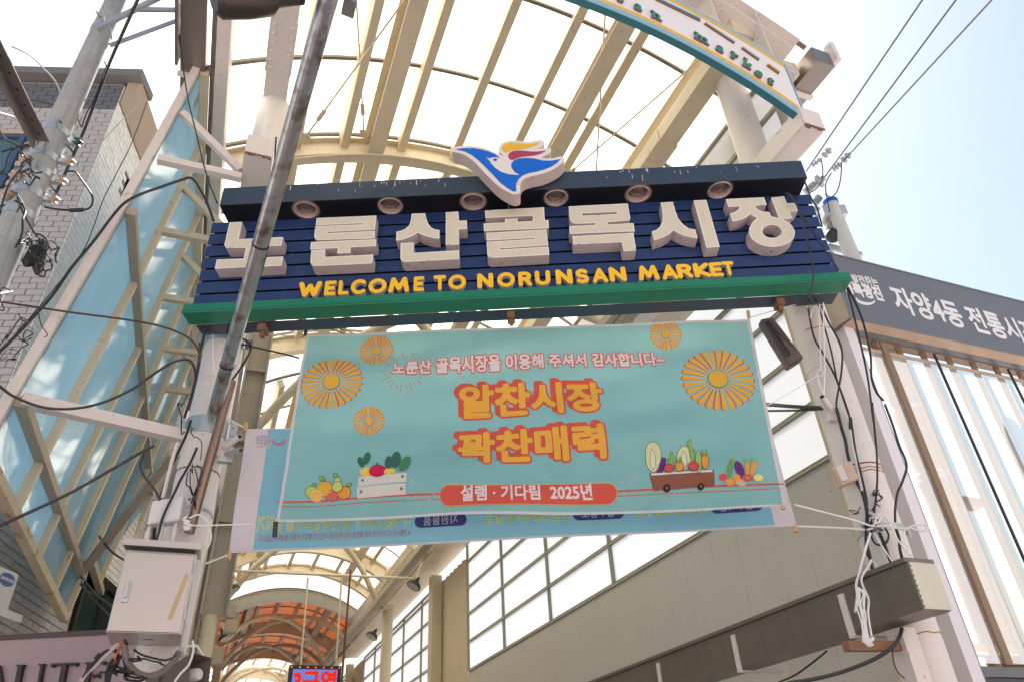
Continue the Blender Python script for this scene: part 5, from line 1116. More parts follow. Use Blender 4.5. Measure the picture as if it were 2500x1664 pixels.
def spool(p, d, mt_, sc=1.0, axis=(0.5, -0.5, 0.6)):
    c = at_d(p, d); a = Vector(axis).normalized(); b = MB()
    b.lathe(c - a * 0.035 * sc, a, [(0, 0.02 * sc), (0.004 * sc, 0.042 * sc), (0.02 * sc, 0.042 * sc), (0.026 * sc, 0.026 * sc), (0.044 * sc, 0.026 * sc), (0.05 * sc, 0.042 * sc), (0.066 * sc, 0.042 * sc), (0.07 * sc, 0.02 * sc)], 18); o = part('insulator', b, mt_, up_, True)
    b = MB(); pc = Vector((PX, PY, c.z)); s_ = a * 0.043 * sc
    b.bar(c + s_, pc.lerp(c, 0.3) + s_, 0.03, 0.006); b.bar(c - s_, pc.lerp(c, 0.3) - s_, 0.03, 0.006); part('clevis', b, M_BAND, o)
for p, mt_, sc in ((zP(300, 920), M_SPOOL, 1), (zP(180, 1120), M_SPOOL, 1), (zP(85, 1340), M_SPOOL, 1.05), (zP(840, 950), M_SPOOL, .95), (zP(740, 1180), M_SPOOL, .95), (zP(650, 1400), M_SPOOL, 1), (zP(930, 725), M_GRINS, 1.0), (zP(695, 500), M_GRINS, 1.0), (zP(375, 690), M_GRINS, .8)): spool(p, PD - 0.06, mt_, sc * 0.8)
# angle-steel arms
M_ANG = mat('angle_steel', (0.40, 0.41, 0.42), 0.45, 0.6, var=0.2, vscale=8, spots=0.15, spot_col=(0.18, 0.15, 0.12))
def arm(pA, dA, pB, dB, w=0.06, mt_=M_ANG, holes=0):
    A, B = at_d(pA, dA), at_d(pB, dB); b = MB(); b.bar(A, B, w, 0.008); d = (B - A).normalized(); s_ = d.cross(UP).normalized()
    b.bar(A + s_ * w / 2 - UP * w / 2, B + s_ * w / 2 - UP * w / 2, 0.008, w); o = part('cross_arm', b, mt_, up_)
    if holes:
        b = MB()
        for k in range(holes): c = A.lerp(B, (k + .6) / holes); b.bar(c - d * 0.012 + UP * 0.0, c + d * 0.012, 0.016, 0.0105); part('bolt_hole', b, M_BLACK, o); b = MB()
arm((105, 345), PD - 0.15, (-30, 70), 3.9, 0.085, mat('rusty_arm', (0.2, 0.17, 0.165), 0.55, 0.5, var=0.2), 7)
arm((240, 70), PD - .1, (395, -8), 4.6, 0.05); arm((270, 112), PD, (450, 45), 4.9, 0.038); arm((325, 24), PD, (470, 26), 4.9, 0.05, M_ANG, 5)
for p, q in (((235, 28), (250, 48)), ((255, 150), (262, 162)), ((-5, 718), (28, 712))):
    b = MB(); b.tube([at_d(p, PD - .15), at_d(q, PD - .02)], 0.01, 8); part('step_bolt', b, M_GALV, up_)
# splice boxes hanging by the pole
for p0, p1, r in (((92, 600), (62, 650), 0.038), ((106, 585), (90, 670), 0.034)):
    a, c = at_d(p0, 4.95), at_d(p1, 4.95); b = MB(); b.tube([a, a.lerp(c, .12), a.lerp(c, .85), c], [0.015, r, r, 0.012], 10)
    solo('cable_splice', b, M_BLACK, 'black taped cable splice hanging beside the pole, ' + ('left one' if p0[0] < 100 else 'right one'), 'cable splice', 'cable splices by the utility pole', True)
# ------------------------------------------------------------------ grey building front on the right: sign board, slats, translucent screen
GY = 3.6
zG = zoom(2050, 640, 4.356); zM = zoom(1800, 800, 1.814)
gzt = on_y(zG(1000, 195), GY).z; gzb = on_y(zG(1000, 785), GY).z
gzt, gzb = 1.6 + 1.153 * GY, 1.6 + 0.955 * GY
gs = thing('grey_sign_board', 'long slate-grey sign board with white Korean lettering and a smile mark', 'sign', (6.5, GY, gzb))
M_GS = mat('slate_grey_panel', (0.135, 0.142, 0.165), 0.4, var=0.05, vscale=1.5)
b = MB(); b.box(4.62, 10.5, GY + 0.002, GY + 0.30, gzb, gzt); part('board', b, M_GS, gs)
b = MB(); b.box(4.60, 10.52, GY - 0.004, GY + 0.02, gzt, gzt + 0.018); b.box(4.60, 10.52, GY - 0.006, GY + 0.004, gzb - 0.012, gzb + 0.004); b.box(4.598, 4.62, GY - 0.004, GY + 0.3, gzb, gzt); part('edge_trim', b, M_STEEL, gs)
b = MB(); b.box(4.63, 10.5, GY + 0.006, GY + 0.12, gzb - 0.008, gzb - 0.002); part('soffit_strip', b, mat('tan_soffit', (0.50, 0.36, 0.27), 0.45, 0.2, var=0.1, vscale=4), gs)
M_GSW = mat('sign_vinyl_white', (0.74, 0.72, 0.73), 0.5, var=0.02)
def guz(p): q = on_y(p, GY - 0.002); return (q.x, q.z)
def gtext(txt, pA, pB, pT, grow, h=0.03, layer=0.001, lastonly=None):
    A, B, T = guz(pA), guz(pB), guz(pT); F, lo, hh = field(text_loops(txt), h, grow * 1.6 + 0.08); lp = contour(F, lo, hh, grow); x0, x1, y0, y1 = bbox(lp)
    L = B[0] - A[0]; sx = L / (x1 - x0); sy = (T[1] - A[1]) / 0.82
    L2 = [[(A[0] + (p[0] - x0) * sx, A[1] + (p[0] - x0) * sx * (B[1] - A[1]) / L + (p[1] + 0.08) * sy) for p in l] for l in lp]
    part('sign_lettering', place(poly_mesh(L2, 0), (0, GY - layer, 0), (1, 0, 0), (0, 0, 1), (0, -1, 0)), M_GSW, gs)
gtext('자양4동 전통시장', zG(625, 520), (2050 + 2200 / 4.356, 640 + 925 / 4.356), zG(595, 285), 0.03, 0.025)
gtext('더불어 살며 발전하는', zG(-255, 168), zG(425, 265), zG(-268, 80), 0.03)
gtext('행복광진', zG(55, 325), zG(482, 415), zG(45, 205), 0.05)
sm = [zG(275 + 105 * math.cos(t) , 395 + 12 * math.cos(t) + 62 * math.sin(t)) for t in [math.pi * k / 14 for k in range(15)]] + [zG(275 + 92 * math.cos(t), 390 + 14 * math.cos(t) + 36 * math.sin(t)) for t in [math.pi - math.pi * k / 14 for k in range(15)]]
part('smile_mark', place(poly_mesh([[guz(p) for p in sm]], 0), (0, GY - 0.001, 0), (1, 0, 0), (0, 0, 1), (0, -1, 0)), M_GSW, gs)

SY = 3.84
sc_ = thing('screen_wall', 'translucent mesh screen behind grey-brown steel slats, under the grey sign board', 'screen', (6.5, SY, 0))
M_SLAT = mat('grey_brown_steel', (0.25, 0.17, 0.11), 0.45, 0.2, var=0.1)
M_MESH = sheet('white_mesh', (0.80, 0.81, 0.83), 0.75, 0.02, 0.5, var=0.04, vscale=8, clear=0.62)
ztop = 1.6 + 0.893 * SY
b = MB(); b.box(4.76, 10.4, SY - 0.03, SY + 0.03, ztop, ztop + 0.07); part('top_rail', b, M_SLAT, sc_)
b = MB(); b.box(4.76, 10.4, SY - 0.12, SY - 0.08, ztop + 0.12, ztop + 0.17); part('track', b, M_BLACK, sc_)
for k, p in enumerate(((355, 850), (615, 900), (868, 945), (1145, 1005), (1400, 1050), (1645, 1095), (1895, 1150), (2130, 1200), (2360, 1250))):
    x = on_y(zG(*p), SY).x; b = MB(); b.box(x - 0.032, x + 0.032, SY - 0.008, SY + 0.008, 2.35, ztop - 0.001); part('slat', b, M_SLAT, sc_)
    
    if k in (2, 5, 7): b = MB(); b.box(x + 0.03, x + 0.05, SY - 0.085, SY - 0.07, 2.35, ztop - 0.05); part('edge_strip', b, M_DKMETAL, sc_)
    if k == 0: b = MB(); b.box(x - 0.03, x + 0.035, SY - 0.09, SY - 0.07, 2.35, ztop - 0.05); part('front_slat', b, M_SLAT, sc_)
zmesh = on_y(zG(1000, 1065), SY - 0.06).z
b = MB(); n = 40
for k in range(n + 1):
    x = 4.78 + 5.6 * k / n; b.v += [Vector((x, SY - 0.06, 2.36)), Vector((x, SY - 0.06, zmesh + 0.004 * math.sin(k * 2.3)))]
b.f = [(2 * k, 2 * k + 2, 2 * k + 3, 2 * k + 1) for k in range(n)]; part('mesh_screen', b, M_MESH, sc_, True)
b = MB(); b.box(4.78, 10.4, SY - 0.075, SY - 0.069, zmesh - 0.03, zmesh + 0.005); part('hem', b, mat('mesh_hem', (0.42, 0.33, 0.25), 0.8), sc_)
b = MB(); b.box(4.76, 10.4, SY - 0.04, SY + 0.04, 2.28, 2.345); part('bottom_rail', b, M_GS, sc_)
b = MB(); b.box(4.76, 10.4, SY - 0.02, SY + 0.02, 0, 2.275); part('base_panel', b, mat('dark_blue_panel', (0.05, 0.055, 0.07), 0.5), sc_)
t = thing('white_pilaster', 'flat white corner strip between the right column and the screen', 'pilaster', (4.7, 3.72, 0))
b = MB(); b.box(4.645, 4.755, 3.72, 3.9, 0, 1.6 + 1.0 * 3.72); part('face', b, mat('lilac_white_panel', (0.70, 0.67, 0.71), 0.4, var=0.02), t)
b = MB(); b.box(4.756, 4.772, 3.725, 3.9, 0, 1.6 + 1.02 * 3.72); part('edge', b, M_GS, t)
# things seen through the screen
bp_ = thing('utility_pole', 'beige utility pole dimly seen through the mesh screen', 'utility pole', (0, 0, 0)); 
p0 = on_y(zM(720, 300), 4.9); bp_.location = (p0.x, 4.9, 0)
b = MB(); b.lathe((p0.x, 4.9, 0), (0, 0, 1), [(0, 0.15), (6.2, 0.13)], 24); part('shaft', b, mat('beige_pole', (0.36, 0.23, 0.13), 0.8, var=0.1), bp_, True)
b = MB()
for z in (4.3, 4.36, 5.1): b.tube([(p0.x + 0.16 * math.cos(t_), 4.9 + 0.16 * math.sin(t_), z) for t_ in [k * math.pi / 10 for k in range(21)]], 0.014, 6)
part('rope_band', b, M_ROPE, bp_)
b = MB(); b.box(p0.x + 0.2, p0.x + 0.5, 4.8, 4.95, 4.05, 4.13); part('bracket', b, M_SLAT, bp_)
aw = thing('awning', 'striped tin awning with yellow rail seen low through the screen', 'awning', (7.5, 5.4, 2.4))
for k in range(18):
    b = MB(); b.obox((5.6 + 0.16 * k, 4.5, 2.55), (0.14, 0, 0), (0, 1.0, 0.35), (0, 0, 0.02)); part('tin_strip', b, mat('tin_grey', (0.2, 0.19, 0.16), 0.5, 0.5), aw)
b = MB(); b.bar((5.5, 4.49, 2.62), (8.6, 4.49, 2.62), 0.04, 0.05); part('rail', b, mat('rail_yellow', (0.6, 0.36, 0.03), 0.5), aw)

# far utility pole with line insulators above the grey building
fd_ = 11.0
fb0 = at_d((2030, 500), fd_); fpz = fb0.z
fp_ = thing('utility_pole', 'distant pale utility pole with blue cap and cross-arms above the grey sign board', 'utility pole', (fb0.x, fb0.y, 0))
b = MB(); b.lathe((fb0.x, fb0.y, 0), (0, 0, 1), [(0, 0.19), (fpz, 0.11)], 20); part('shaft', b, mat('pale_concrete', (0.55, 0.54, 0.52), 0.8, var=0.1), fp_, True)
b = MB(); b.lathe((fb0.x, fb0.y, fpz), (0, 0, 1), [(0, 0.125), (0.08, 0.125), (0.13, 0.06)], 16); part('cap', b, mat('cap_blue', (0.01, 0.10, 0.5), 0.4), fp_, True)
zH = zoom(1800, 300, 2.613)
def fat(x, y, d=fd_): return at_d(zH(x, y), d)
M_PALE = mat('pale_zinc', (0.5, 0.52, 0.53), 0.45, 0.4)
for a, c in (((505, 515), (698, 575)), ((600, 755), (812, 812))):
    A, C = fat(*a), fat(*c); b = MB(); b.bar(A - NN * 0.14, C - NN * 0.14 , 0.08, 0.09); part('cross_arm', b, M_PALE, fp_)
for a, c in (((520, 565), (735, 750)), ((580, 770), (720, 900))): b = MB(); b.bar(fat(*a) - NN * .12, fat(*c) - NN * .12, 0.06, 0.06); part('brace', b, M_PALE, fp_)
def line_ins(a, c, k=6, r=0.07):
    A, C = fat(*a), fat(*c); d = (C - A); L = d.length; prof = []
    for i in range(k): prof += [(L * i / k, r * .45), (L * (i + .2) / k, r), (L * (i + .5) / k, r), (L * (i + .6) / k, r * .45)]
    b = MB(); b.lathe(A, d, prof + [(L, r * .4)], 14); part('insulator', b, mat('grey_polymer', (0.36, 0.36, 0.37), 0.5), fp_, True)
line_ins((430, 445), (500, 385)); line_ins((490, 515), (530, 470), 5); line_ins((592, 625), (595, 700), 6); line_ins((478, 275), (535, 230), 3, 0.05); line_ins((610, 300), (660, 260), 3, 0.06); line_ins((672, 245), (718, 195), 2, 0.07); line_ins((550, 215), (595, 165), 2, 0.07); line_ins((505, 385), (555, 350), 1, 0.13)
b = MB(); A = fat(620, 605); b.obox(A - DU * .2 - NN * .1, DU * 0.4, NN * 0.2, UP * 0.2); part('switch_box', b, M_PALE, fp_); b = MB(); A = fat(610, 720); b.ball(A, 0.13); part('cutout', b, M_BLACK, fp_, True)

# ------------------------------------------------------------------ dark steel gutter duct along the right wall, low
du_ = thing('steel_duct', 'dark steel box gutter low on the right wall with a bright open end', 'gutter', (3.92, 3.2, 2.5))
zd_ = zoom(1900, 1300, 4.308)
b = MB(); b.box(3.81, 4.03, 3.205, 14.0, 2.525, 2.80); part('trough', b, M_DUCT, du_)
b = MB(); b.box(3.795, 4.035, 3.202, 14.0, 2.803, 2.83); part('lip', b, M_DUCT, du_)
b = MB(); b.box(3.815, 4.028, 3.192, 3.204, 2.53, 2.80); part('end_plate', b, mat('bright_steel_end', (0.60, 0.55, 0.46), 0.3, 0.75, var=0.12, vscale=4), du_)
for k in range(9):
    b = MB(); b.lathe((3.818, 3.194, 2.545 + 0.029 * k), (0, -1, 0), [(0, 0.005), (0.004, 0.004)], 6); part('rivet', b, M_DKMETAL, du_)
for yy in (3.75, 4.95, 6.1, 7.4, 8.7):
    b = MB(); b.box(3.796, 3.808, yy, yy + 0.05, 2.5, 2.76); b.box(3.796, 4.2, yy, yy + 0.05, 2.49, 2.5); part('hanger', b, M_PINK, du_)
t = thing('steel_post', 'rust-stained square post under the open end of the dark gutter', 'post', (4.02, 3.75, 0))
b = MB(); b.box(3.92, 4.04, 3.50, 3.62, 0, 2.5); part('post', b, M_PINK, t)
b = MB(); b.bar((3.93, 3.56, 2.40), at_d(zd_(710, 1190), 4.95), 0.05, 0.055); part('bracket_arm', b, M_RUST, t)

# ------------------------------------------------------------------ small fittings in the lane
tr = thing('tie_rod', 'thin cream steel pipe crossing the lane above the LED display', 'pipe', (2.0, 15.6, 6.15))
b = MB(); b.tube([on_y((552, 1391), 15.6), on_y((1012, 1411), 15.6)], 0.03, 10); part('pipe', b, M_CREAM, tr, True)
led = thing('led_display', 'hanging LED display board with red Korean zone number', 'display', tuple(on_y((770, 1664), 15.55)))
lx0, lx1 = on_y((707, 1625), 15.5).x, on_y((834, 1625), 15.5).x; lzt = on_y((770, 1623), 15.5).z; lzb = lzt - 0.5
b = MB(); b.box(lx0, lx1, 15.5, 15.62, lzb, lzt); part('casing', b, M_BLACK, led)
def emis(name, col, st, dots=False, size=0.0125):
    if name in MATS: return MATS[name]
    mt_ = bpy.data.materials.new(name); mt_.use_nodes = True; t_ = mt_.node_tree; t_.nodes.clear(); o_ = N_(t_, 'ShaderNodeOutputMaterial'); e_ = N_(t_, 'ShaderNodeEmission'); e_.inputs[0].default_value = col + (1,); e_.inputs[1].default_value = st; L = t_.links.new
    if dots:
        tc = N_(t_, 'ShaderNodeTexCoord'); vm = N_(t_, 'ShaderNodeVectorMath', operation='SCALE'); vm.inputs['Scale'].default_value = 1 / size; L(tc.outputs['Object'], vm.inputs[0])
        fr_ = N_(t_, 'ShaderNodeVectorMath', operation='FRACTION'); L(vm.outputs[0], fr_.inputs[0]); sp = N_(t_, 'ShaderNodeSeparateXYZ'); L(fr_.outputs[0], sp.inputs[0])
        ms = []
        for ax_ in (0, 2):
            m1 = N_(t_, 'ShaderNodeMath', operation='GREATER_THAN'); m1.inputs[1].default_value = 0.32; L(sp.outputs[ax_], m1.inputs[0]); ms.append(m1)
        mm = N_(t_, 'ShaderNodeMath', operation='MULTIPLY'); L(ms[0].outputs[0], mm.inputs[0]); L(ms[1].outputs[0], mm.inputs[1])
        m2 = N_(t_, 'ShaderNodeMath', operation='MULTIPLY'); m2.inputs[1].default_value = st; L(mm.outputs[0], m2.inputs[0]); L(m2.outputs[0], e_.inputs[1])
    L(e_.outputs[0], o_.inputs[0]); MATS[name] = mt_; return mt_
b = MB(); b.add([(lx0 + .07, 15.497, lzt - .55), (lx1 - .07, 15.497, lzt - .55), (lx1 - .07, 15.497, lzt - .07), (lx0 + .07, 15.497, lzt - .07)], [(0, 1, 2, 3)]); scn = part('screen', b, emis('led_blue', (0.30, 0.36, 1.0), 0.55, True), led)
F, lo, h = field(text_loops('3구역'), 0.03, 0.15); lp = contour(F, lo, h, 0.045); x0, x1, y0, y1 = bbox(lp); W_ = lx1 - lx0 - 0.17
L2 = [[(lx0 + .085 + (p[0] - x0) / (x1 - x0) * W_, lzt - .08 - (y1 - p[1]) * 0.40) for p in l] for l in lp]
part('screen_lettering', place(poly_mesh(L2, 0), (0, 15.494, 0), (1, 0, 0), (0, 0, 1), (0, -1, 0)), emis('led_red', (1.0, 0.035, 0.01), 0.8, True), scn)
for k in range(7):
    b = MB(); b.lathe((lx0 + .04 + (lx1 - lx0 - .08) * k / 6, 15.499, lzt - .035), (0, -1, 0), [(0, 0.012), (0.004, 0.01)], 8); part('marker_light', b, emis('led_marker', (1.0, 0.12, 0.04), 1.2), led)
for pt, pbm in (((752, 1409), (734, 1622)), ((834, 1409), (820, 1622))):
    b = MB(); b.tube([on_y(pt, 15.56), on_y(pbm, 15.56)], 0.02, 8); part('hanging_pipe', b, M_CREAM, led, True)
b = MB(); b.tube([on_y((856, 1390), 15.4), on_y((834, 1664), 15.4)], 0.022, 8); solo('red_pipe', b, mat('red_oxide', (0.16, 0.035, 0.025), 0.6), 'dark red pipe hanging beside the LED display', 'pipe', None, True)
def flood(c, dn, label):
    t_ = thing('flood_lamp', label, 'lamp', tuple(c), 'round flood lamps along the lane'); dn = Vector(dn).normalized()
    b = MB(); b.lathe(c, dn, [(-0.22, 0.03), (-0.1, 0.06), (-0.06, 0.13), (0.0, 0.16), (0.02, 0.155)], 20); part('housing', b, M_DKMETAL, t_, True)
    b = MB(); b.lathe(c + dn * 0.021, dn, [(0, 0.135), (0.003, 0.13)], 20); part('lens', b, mat('flood_lens', (0.5, 0.5, 0.48), 0.2), t_)
    b = MB(); b.bar(c - dn * 0.1, c - dn * 0.35 + UP * 0.25, 0.05, 0.03); part('arm', b, M_CREAM, t_)
flood(on_y((1010, 1429), 15.2), (-0.5, -0.1, -0.85), 'round flood lamp on the right beam, nearer one'); flood(on_y((908, 1552), 19.5), (-0.5, -0.1, -0.85), 'round flood lamp on the right beam, farther one')
flood(on_y((567, 1440), 15.5), (0.5, -0.1, -0.8), 'round flood lamp on the left side, higher one'); flood(on_y((550, 1555), 19.0), (0.5, -0.1, -0.8), 'round flood lamp on the left side, lower one')
for i, (p, y, lab) in enumerate((((560, 1490), 15.0, 'grey box loudspeaker on the left posts, upper one'), ((565, 1520), 15.0, 'grey box loudspeaker on the left posts, lower one'), ((528, 1595), 14.0, 'dusty box loudspeaker on the left posts, lowest one'))):
    c = on_y(p, y); b = MB(); b.box(c.x - .12, c.x + .12, c.y, c.y + .2, c.z - .16, c.z + .12); b.box(c.x - .1, c.x + .1, c.y - .004, c.y - .001, c.z - .14, c.z + .1); solo('box_loudspeaker', b, M_CREAMD, lab, 'loudspeaker', None, False, 0.01)

# long brown floodlight bar between banner and right column
zO = zoom(1840, 680, 4.48)
q = [at_d(zO(*p), d) for p, d in (((75, 440), 4.9), ((210, 415), 4.85), ((555, 860), 5.0), ((395, 960), 5.05))]; bk = [v + Vector((0.05, 0.1, 0.02)) for v in q]
fl = thing('light_bar', 'long brown wall-washer light tied between the banner and the right column', 'lamp', tuple(q[3]))
b = MB(); b.add([q[0], q[1], q[2], q[3], bk[0], bk[1], bk[2], bk[3]], [(0, 3, 2, 1), (4, 5, 6, 7), (0, 1, 5, 4), (1, 2, 6, 5), (2, 3, 7, 6), (3, 0, 4, 7)]); part('housing', b, mat('brown_lamp_housing', (0.12, 0.085, 0.075), 0.4, 0.3, var=0.08), fl, bevel=0.012)
e0, e1 = q[0].lerp(q[1], .05), q[0].lerp(q[1], .38); e2, e3 = q[3].lerp(q[2], .38), q[3].lerp(q[2], .05); tow = Vector((-0.01, -0.012, 0))
b = MB(); b.add([e0.lerp(e3, .1) + tow, e1.lerp(e2, .1) + tow, e1.lerp(e2, .84) + tow, e0.lerp(e3, .84) + tow], [(0, 3, 2, 1)]); part('lens', b, M_BLACK, fl)
# beige junction box on the right column
zT_ = zoom(1940, 1000, 4.356)
q = [at_d(zT_(*p), 5.25) for p in ((390, 605), (600, 535), (685, 725), (500, 800))]
jb = thing('junction_box', 'small beige junction box tilted on the right column', 'box', tuple(q[3]))
bk = [v + Vector((0.03, 0.07, 0)) for v in q]; b = MB(); b.add(q + bk, [(0, 3, 2, 1), (4, 5, 6, 7), (0, 1, 5, 4), (1, 2, 6, 5), (2, 3, 7, 6), (3, 0, 4, 7)]); part('casing', b, mat('beige_plastic', (0.55, 0.40, 0.29), 0.5, var=0.06), jb, bevel=0.006)
w_ = [q[0].lerp(q[1], .16), q[0].lerp(q[1], .5), q[3].lerp(q[2], .45), q[3].lerp(q[2], .08)]; b = MB(); b.add([w_[0].lerp(w_[3], .1) + tow, w_[1].lerp(w_[2], .08) + tow, w_[1].lerp(w_[2], .9) + tow, w_[0].lerp(w_[3], .85) + tow], [(0, 3, 2, 1)]); part('cover', b, mat('pale_cover', (0.62, 0.58, 0.52), 0.5), jb)
# pipe stubs and brackets on the columns
for c, e, par, d in (((668, 1110), (640, 1130), colL, 5.15),): pass
def stubpipe(p, dp, q, dq, r, label, mt_=M_PINK):
    t_ = thing('pipe_stub', label, 'pipe', tuple(at_d(q, dq))); b = MB(); b.tube([at_d(p, dp), at_d(q, dq)], r, 14); part('pipe', b, mt_, t_, True); a, c = at_d(p, dp), at_d(q, dq); d = (a - c).normalized()
    b = MB(); b.tube([a + d * 0.001, a + d * 0.002], r * .8, 14); part('bore', b, M_BLACK, t_); b = MB(); b.obox(c - Vector((.05, .01, .06)), Vector((.1, 0, 0)), Vector((0, .05, 0)), Vector((0, 0, .12))); part('base_plate', b, mt_, t_)
stubpipe((585, 1065), 5.1, (548, 1095), 5.28, 0.02, 'pink pipe stub on the left column beside the blue banner, upper one'); stubpipe((588, 1098), 5.12, (552, 1108), 5.28, 0.02, 'pink pipe stub on the left column beside the blue banner, lower one', M_GALV)
stubpipe((2007, 968), 5.2, (2035, 1008), 5.38, 0.022, 'pink pipe stub tied with rope on the right column')
def collar(par, x, y, z, r, h, mt_, lugs=True):
    b = MB(); b.lathe((x, y, z), (0, 0, 1), [(0, r + 0.001), (0.001, r + 0.008), (h, r + 0.008), (h + .001, r + 0.001)], 36, False)
    if lugs:
        for s_ in (-1, 1): b.obox((x + s_ * (r + 0.01) - (0.055 if s_ < 0 else 0), y - 0.06, z - 0.01), (0.055, 0, 0), (0, 0.012, 0), (0, 0, h + 0.02))
    part('collar', b, mt_, par, True)
    if lugs:
        for s_ in (-1, 1):
            for k in (0.25, 0.75):
                b = MB(); b.lathe((x + s_ * (r + 0.035), y - 0.06, z + h * k), (0, -1, 0), [(0, 0.014), (0.014, 0.013)], 6); part('bolt', b, M_GALV, par)
collar(colL, -0.29, 5.47, on_y((508, 1035), 5.3).z - 0.05, 0.15, 0.14, M_BAND, True); collar(colL, -0.29, 5.47, on_y((530, 820), 5.3).z, 0.15, 0.07, M_BAND, True); collar(colL, -0.29, 5.47, on_y((480, 1238), 5.3).z, 0.15, 0.02, M_BAND, False)
collar(colR, 4.19, 3.65, on_y((2180, 1290), 3.5).z, 0.15, 0.045, M_BAND, True)
b = MB(); b.lathe((-0.29, 5.47, 0), (0, 0, 1), [(2.3, 0.151), (2.301, 0.156), (2.48, 0.156), (2.481, 0.151)], 36, False); part('cabinet_strap', b, M_PINK, colL, True)
# rust stains ringed round the right column
for z in (on_y((2170, 1143), 3.5).z, on_y((2170, 1150), 3.5).z, on_y((2030, 800), 3.5).z, on_y((2250, 1540), 3.5).z):
    b = MB(); a0_ = math.radians(200); b.tube([(4.19 + 0.1515 * math.cos(a0_ + k * 0.11), 3.65 + 0.1515 * math.sin(a0_ + k * 0.11), z + 0.004 * math.sin(k)) for k in range(17)], 0.004, 5); part('rust_ring', b, mat('orange_rust', (0.42, 0.2, 0.06), 0.8, var=0.2), colR)

# ------------------------------------------------------------------ cables, ropes, wires
def cable(name, pts, r, mt_, label, cat='cable', group=None, k=7):
    P = [at_d((p[0], p[1]), p[2]) for p in pts]
    if name == 'overhead_cable': P = [on_y((p[0], p[1]), 4.93 - 0.1 * max(0, 5.6 - p[2])) if v.y > 4.93 else v for p, v in zip(pts, P)]
    b = MB(); b.tube(catmull(P, k) if len(P) > 2 else P, r * (0.8 if r > 0.009 and cat == 'cable' else 1), 6); return solo(name, b, mt_, label, cat, group, True)
def zc(z, d0, d1, *pts):
    out = []
    for i, p in enumerate(pts): q_ = z(*p); out.append((q_[0], q_[1], d0 + (d1 - d0) * i / max(1, len(pts) - 1)))
    return out
z1, z2, z3, z33 = zoom(0, 0, 2.8), zoom(0, 500, 2.8), zoom(0, 1000, 2.361), zoom(400, 0, 3.137)
M_CAB2 = mat('brown_cable', (0.05, 0.03, 0.025), 0.5)
cable('overhead_cable', zc(z1, 5.9, 3.6, (385, 1320), (560, 930), (660, 670), (750, 430), (860, 180), (960, -40)), 0.016, M_BLACK, 'thick black cable rising past the utility pole to the top edge')
cable('overhead_cable', zc(z1, 5.9, 4.4, (560, 870), (590, 780), (640, 690), (690, 560), (730, 450)), 0.006, M_BLACK, 'thin black wire hugging the thick cable by the utility pole')
cable('overhead_cable', zc(z1, 6.2, 5.2, (430, 680), (380, 560), (310, 480), (200, 380), (80, 320), (-10, 297)), 0.006, M_GALV, 'grey arched wire from the pole to the left edge, topmost one')
cable('overhead_cable', zc(z1, 6.2, 5.4, (555, 870), (520, 800), (440, 745), (300, 700), (150, 685), (-10, 690)), 0.005, M_CAB2, 'brown arched wire from the pole to the left edge')
cable('overhead_cable', zc(z1, 6.2, 5.2, (205, 900), (150, 840), (90, 800), (-10, 770)), 0.006, M_GALV, 'grey arched wire from the pole to the left edge, lower one')
cable('overhead_cable', zc(zP, 6.0, 5.6, (880, 850), (800, 760), (700, 725), (560, 715), (400, 735), (200, 780), (20, 840)), 0.010, M_BLACK, 'black cable arching left round the pole below the steel arm')
cable('overhead_cable', zc(zP, 6.0, 5.7, (720, 1400), (650, 1290), (540, 1190), (400, 1130), (250, 1105), (-10, 1100)), 0.010, M_BLACK, 'black cable arching left round the pole beside the middle insulators')
cable('overhead_cable', zc(zP, 6.05, 5.9, (380, 760), (280, 775), (180, 745), (60, 680), (-5, 590)), 0.009, M_BLACK, 'short black jumper left of the green insulator')
cable('overhead_cable', zc(zP, 6.05, 5.9, (330, 960), (290, 1050), (270, 900), (180, 800), (100, 900), (60, 1040), (-5, 1100)), 0.007, M_BLACK, 'black looping jumper below the upper spool insulator')
cable('overhead_cable', zc(zP, 6.0, 6.1, (810, 1070), (900, 1080), (980, 1180), (1080, 1320), (1110, 1400), (1090, 1490), (1010, 1530), (820, 1535), (650, 1520), (530, 1495)), 0.010, M_BLACK, 'black cable looping right of the pole with a taped splice')
cable('overhead_cable', zc(zP, 6.1, 6.1, (1000, 1530), (910, 1535), (830, 1538)), 0.022, M_BLACK, 'fat taped splice on the looping cable right of the pole')
cable('overhead_cable', zc(zP, 5.9, 5.8, (-5, 1490), (100, 1465), (190, 1430), (270, 1350), (300, 1280)), 0.008, M_BLACK, 'black wire clamped low on the pole at the left edge')
cable('overhead_cable', zc(z2, 5.9, 5.1, (-10, 1010), (150, 850), (350, 630), (490, 430), (640, 250), (760, 90), (850, -10), (960, -70), (1100, -120), (1230, -165), (1310, -180), (1370, -100), (1420, 0), (1460, 110)), 0.014, M_BLACK, 'thick black cable climbing along the brick wall to the sign end')
cable('overhead_cable', zc(z2, 5.95, 5.4, (130, 860), (350, 600), (560, 330), (640, 150), (700, -20), (790, -200), (900, -420), (1005, -700)), 0.004, M_BLACK, 'thin wire rising beside the thick cable to the brick eave')
cable('overhead_cable', zc(z1, 7.0, 6.5, (400, 1300), (600, 1080), (800, 860), (990, 670)), 0.004, M_GALV, 'thin grey wire crossing the white brick side wall')
cable('overhead_cable', zc(z2, 5.8, 5.33, (-10, 660), (450, 730), (930, 795), (1150, 845), (1290, 910), (1350, 980), (1365, 1060), (1340, 1200), (1290, 1400)), 0.010, M_CAB2, 'dark cable crossing the blue wall to the left column')
cable('overhead_cable', zc(z2, 5.6, 5.3, (-10, 1230), (100, 1310), (300, 1382), (500, 1390), (700, 1350), (900, 1260), (1000, 1190), (1160, 1085), (1270, 1055), (1320, 1090), (1335, 1190), (1300, 1330)), 0.011, M_BLACK, 'sagging black cable looping across the lower blue wall')
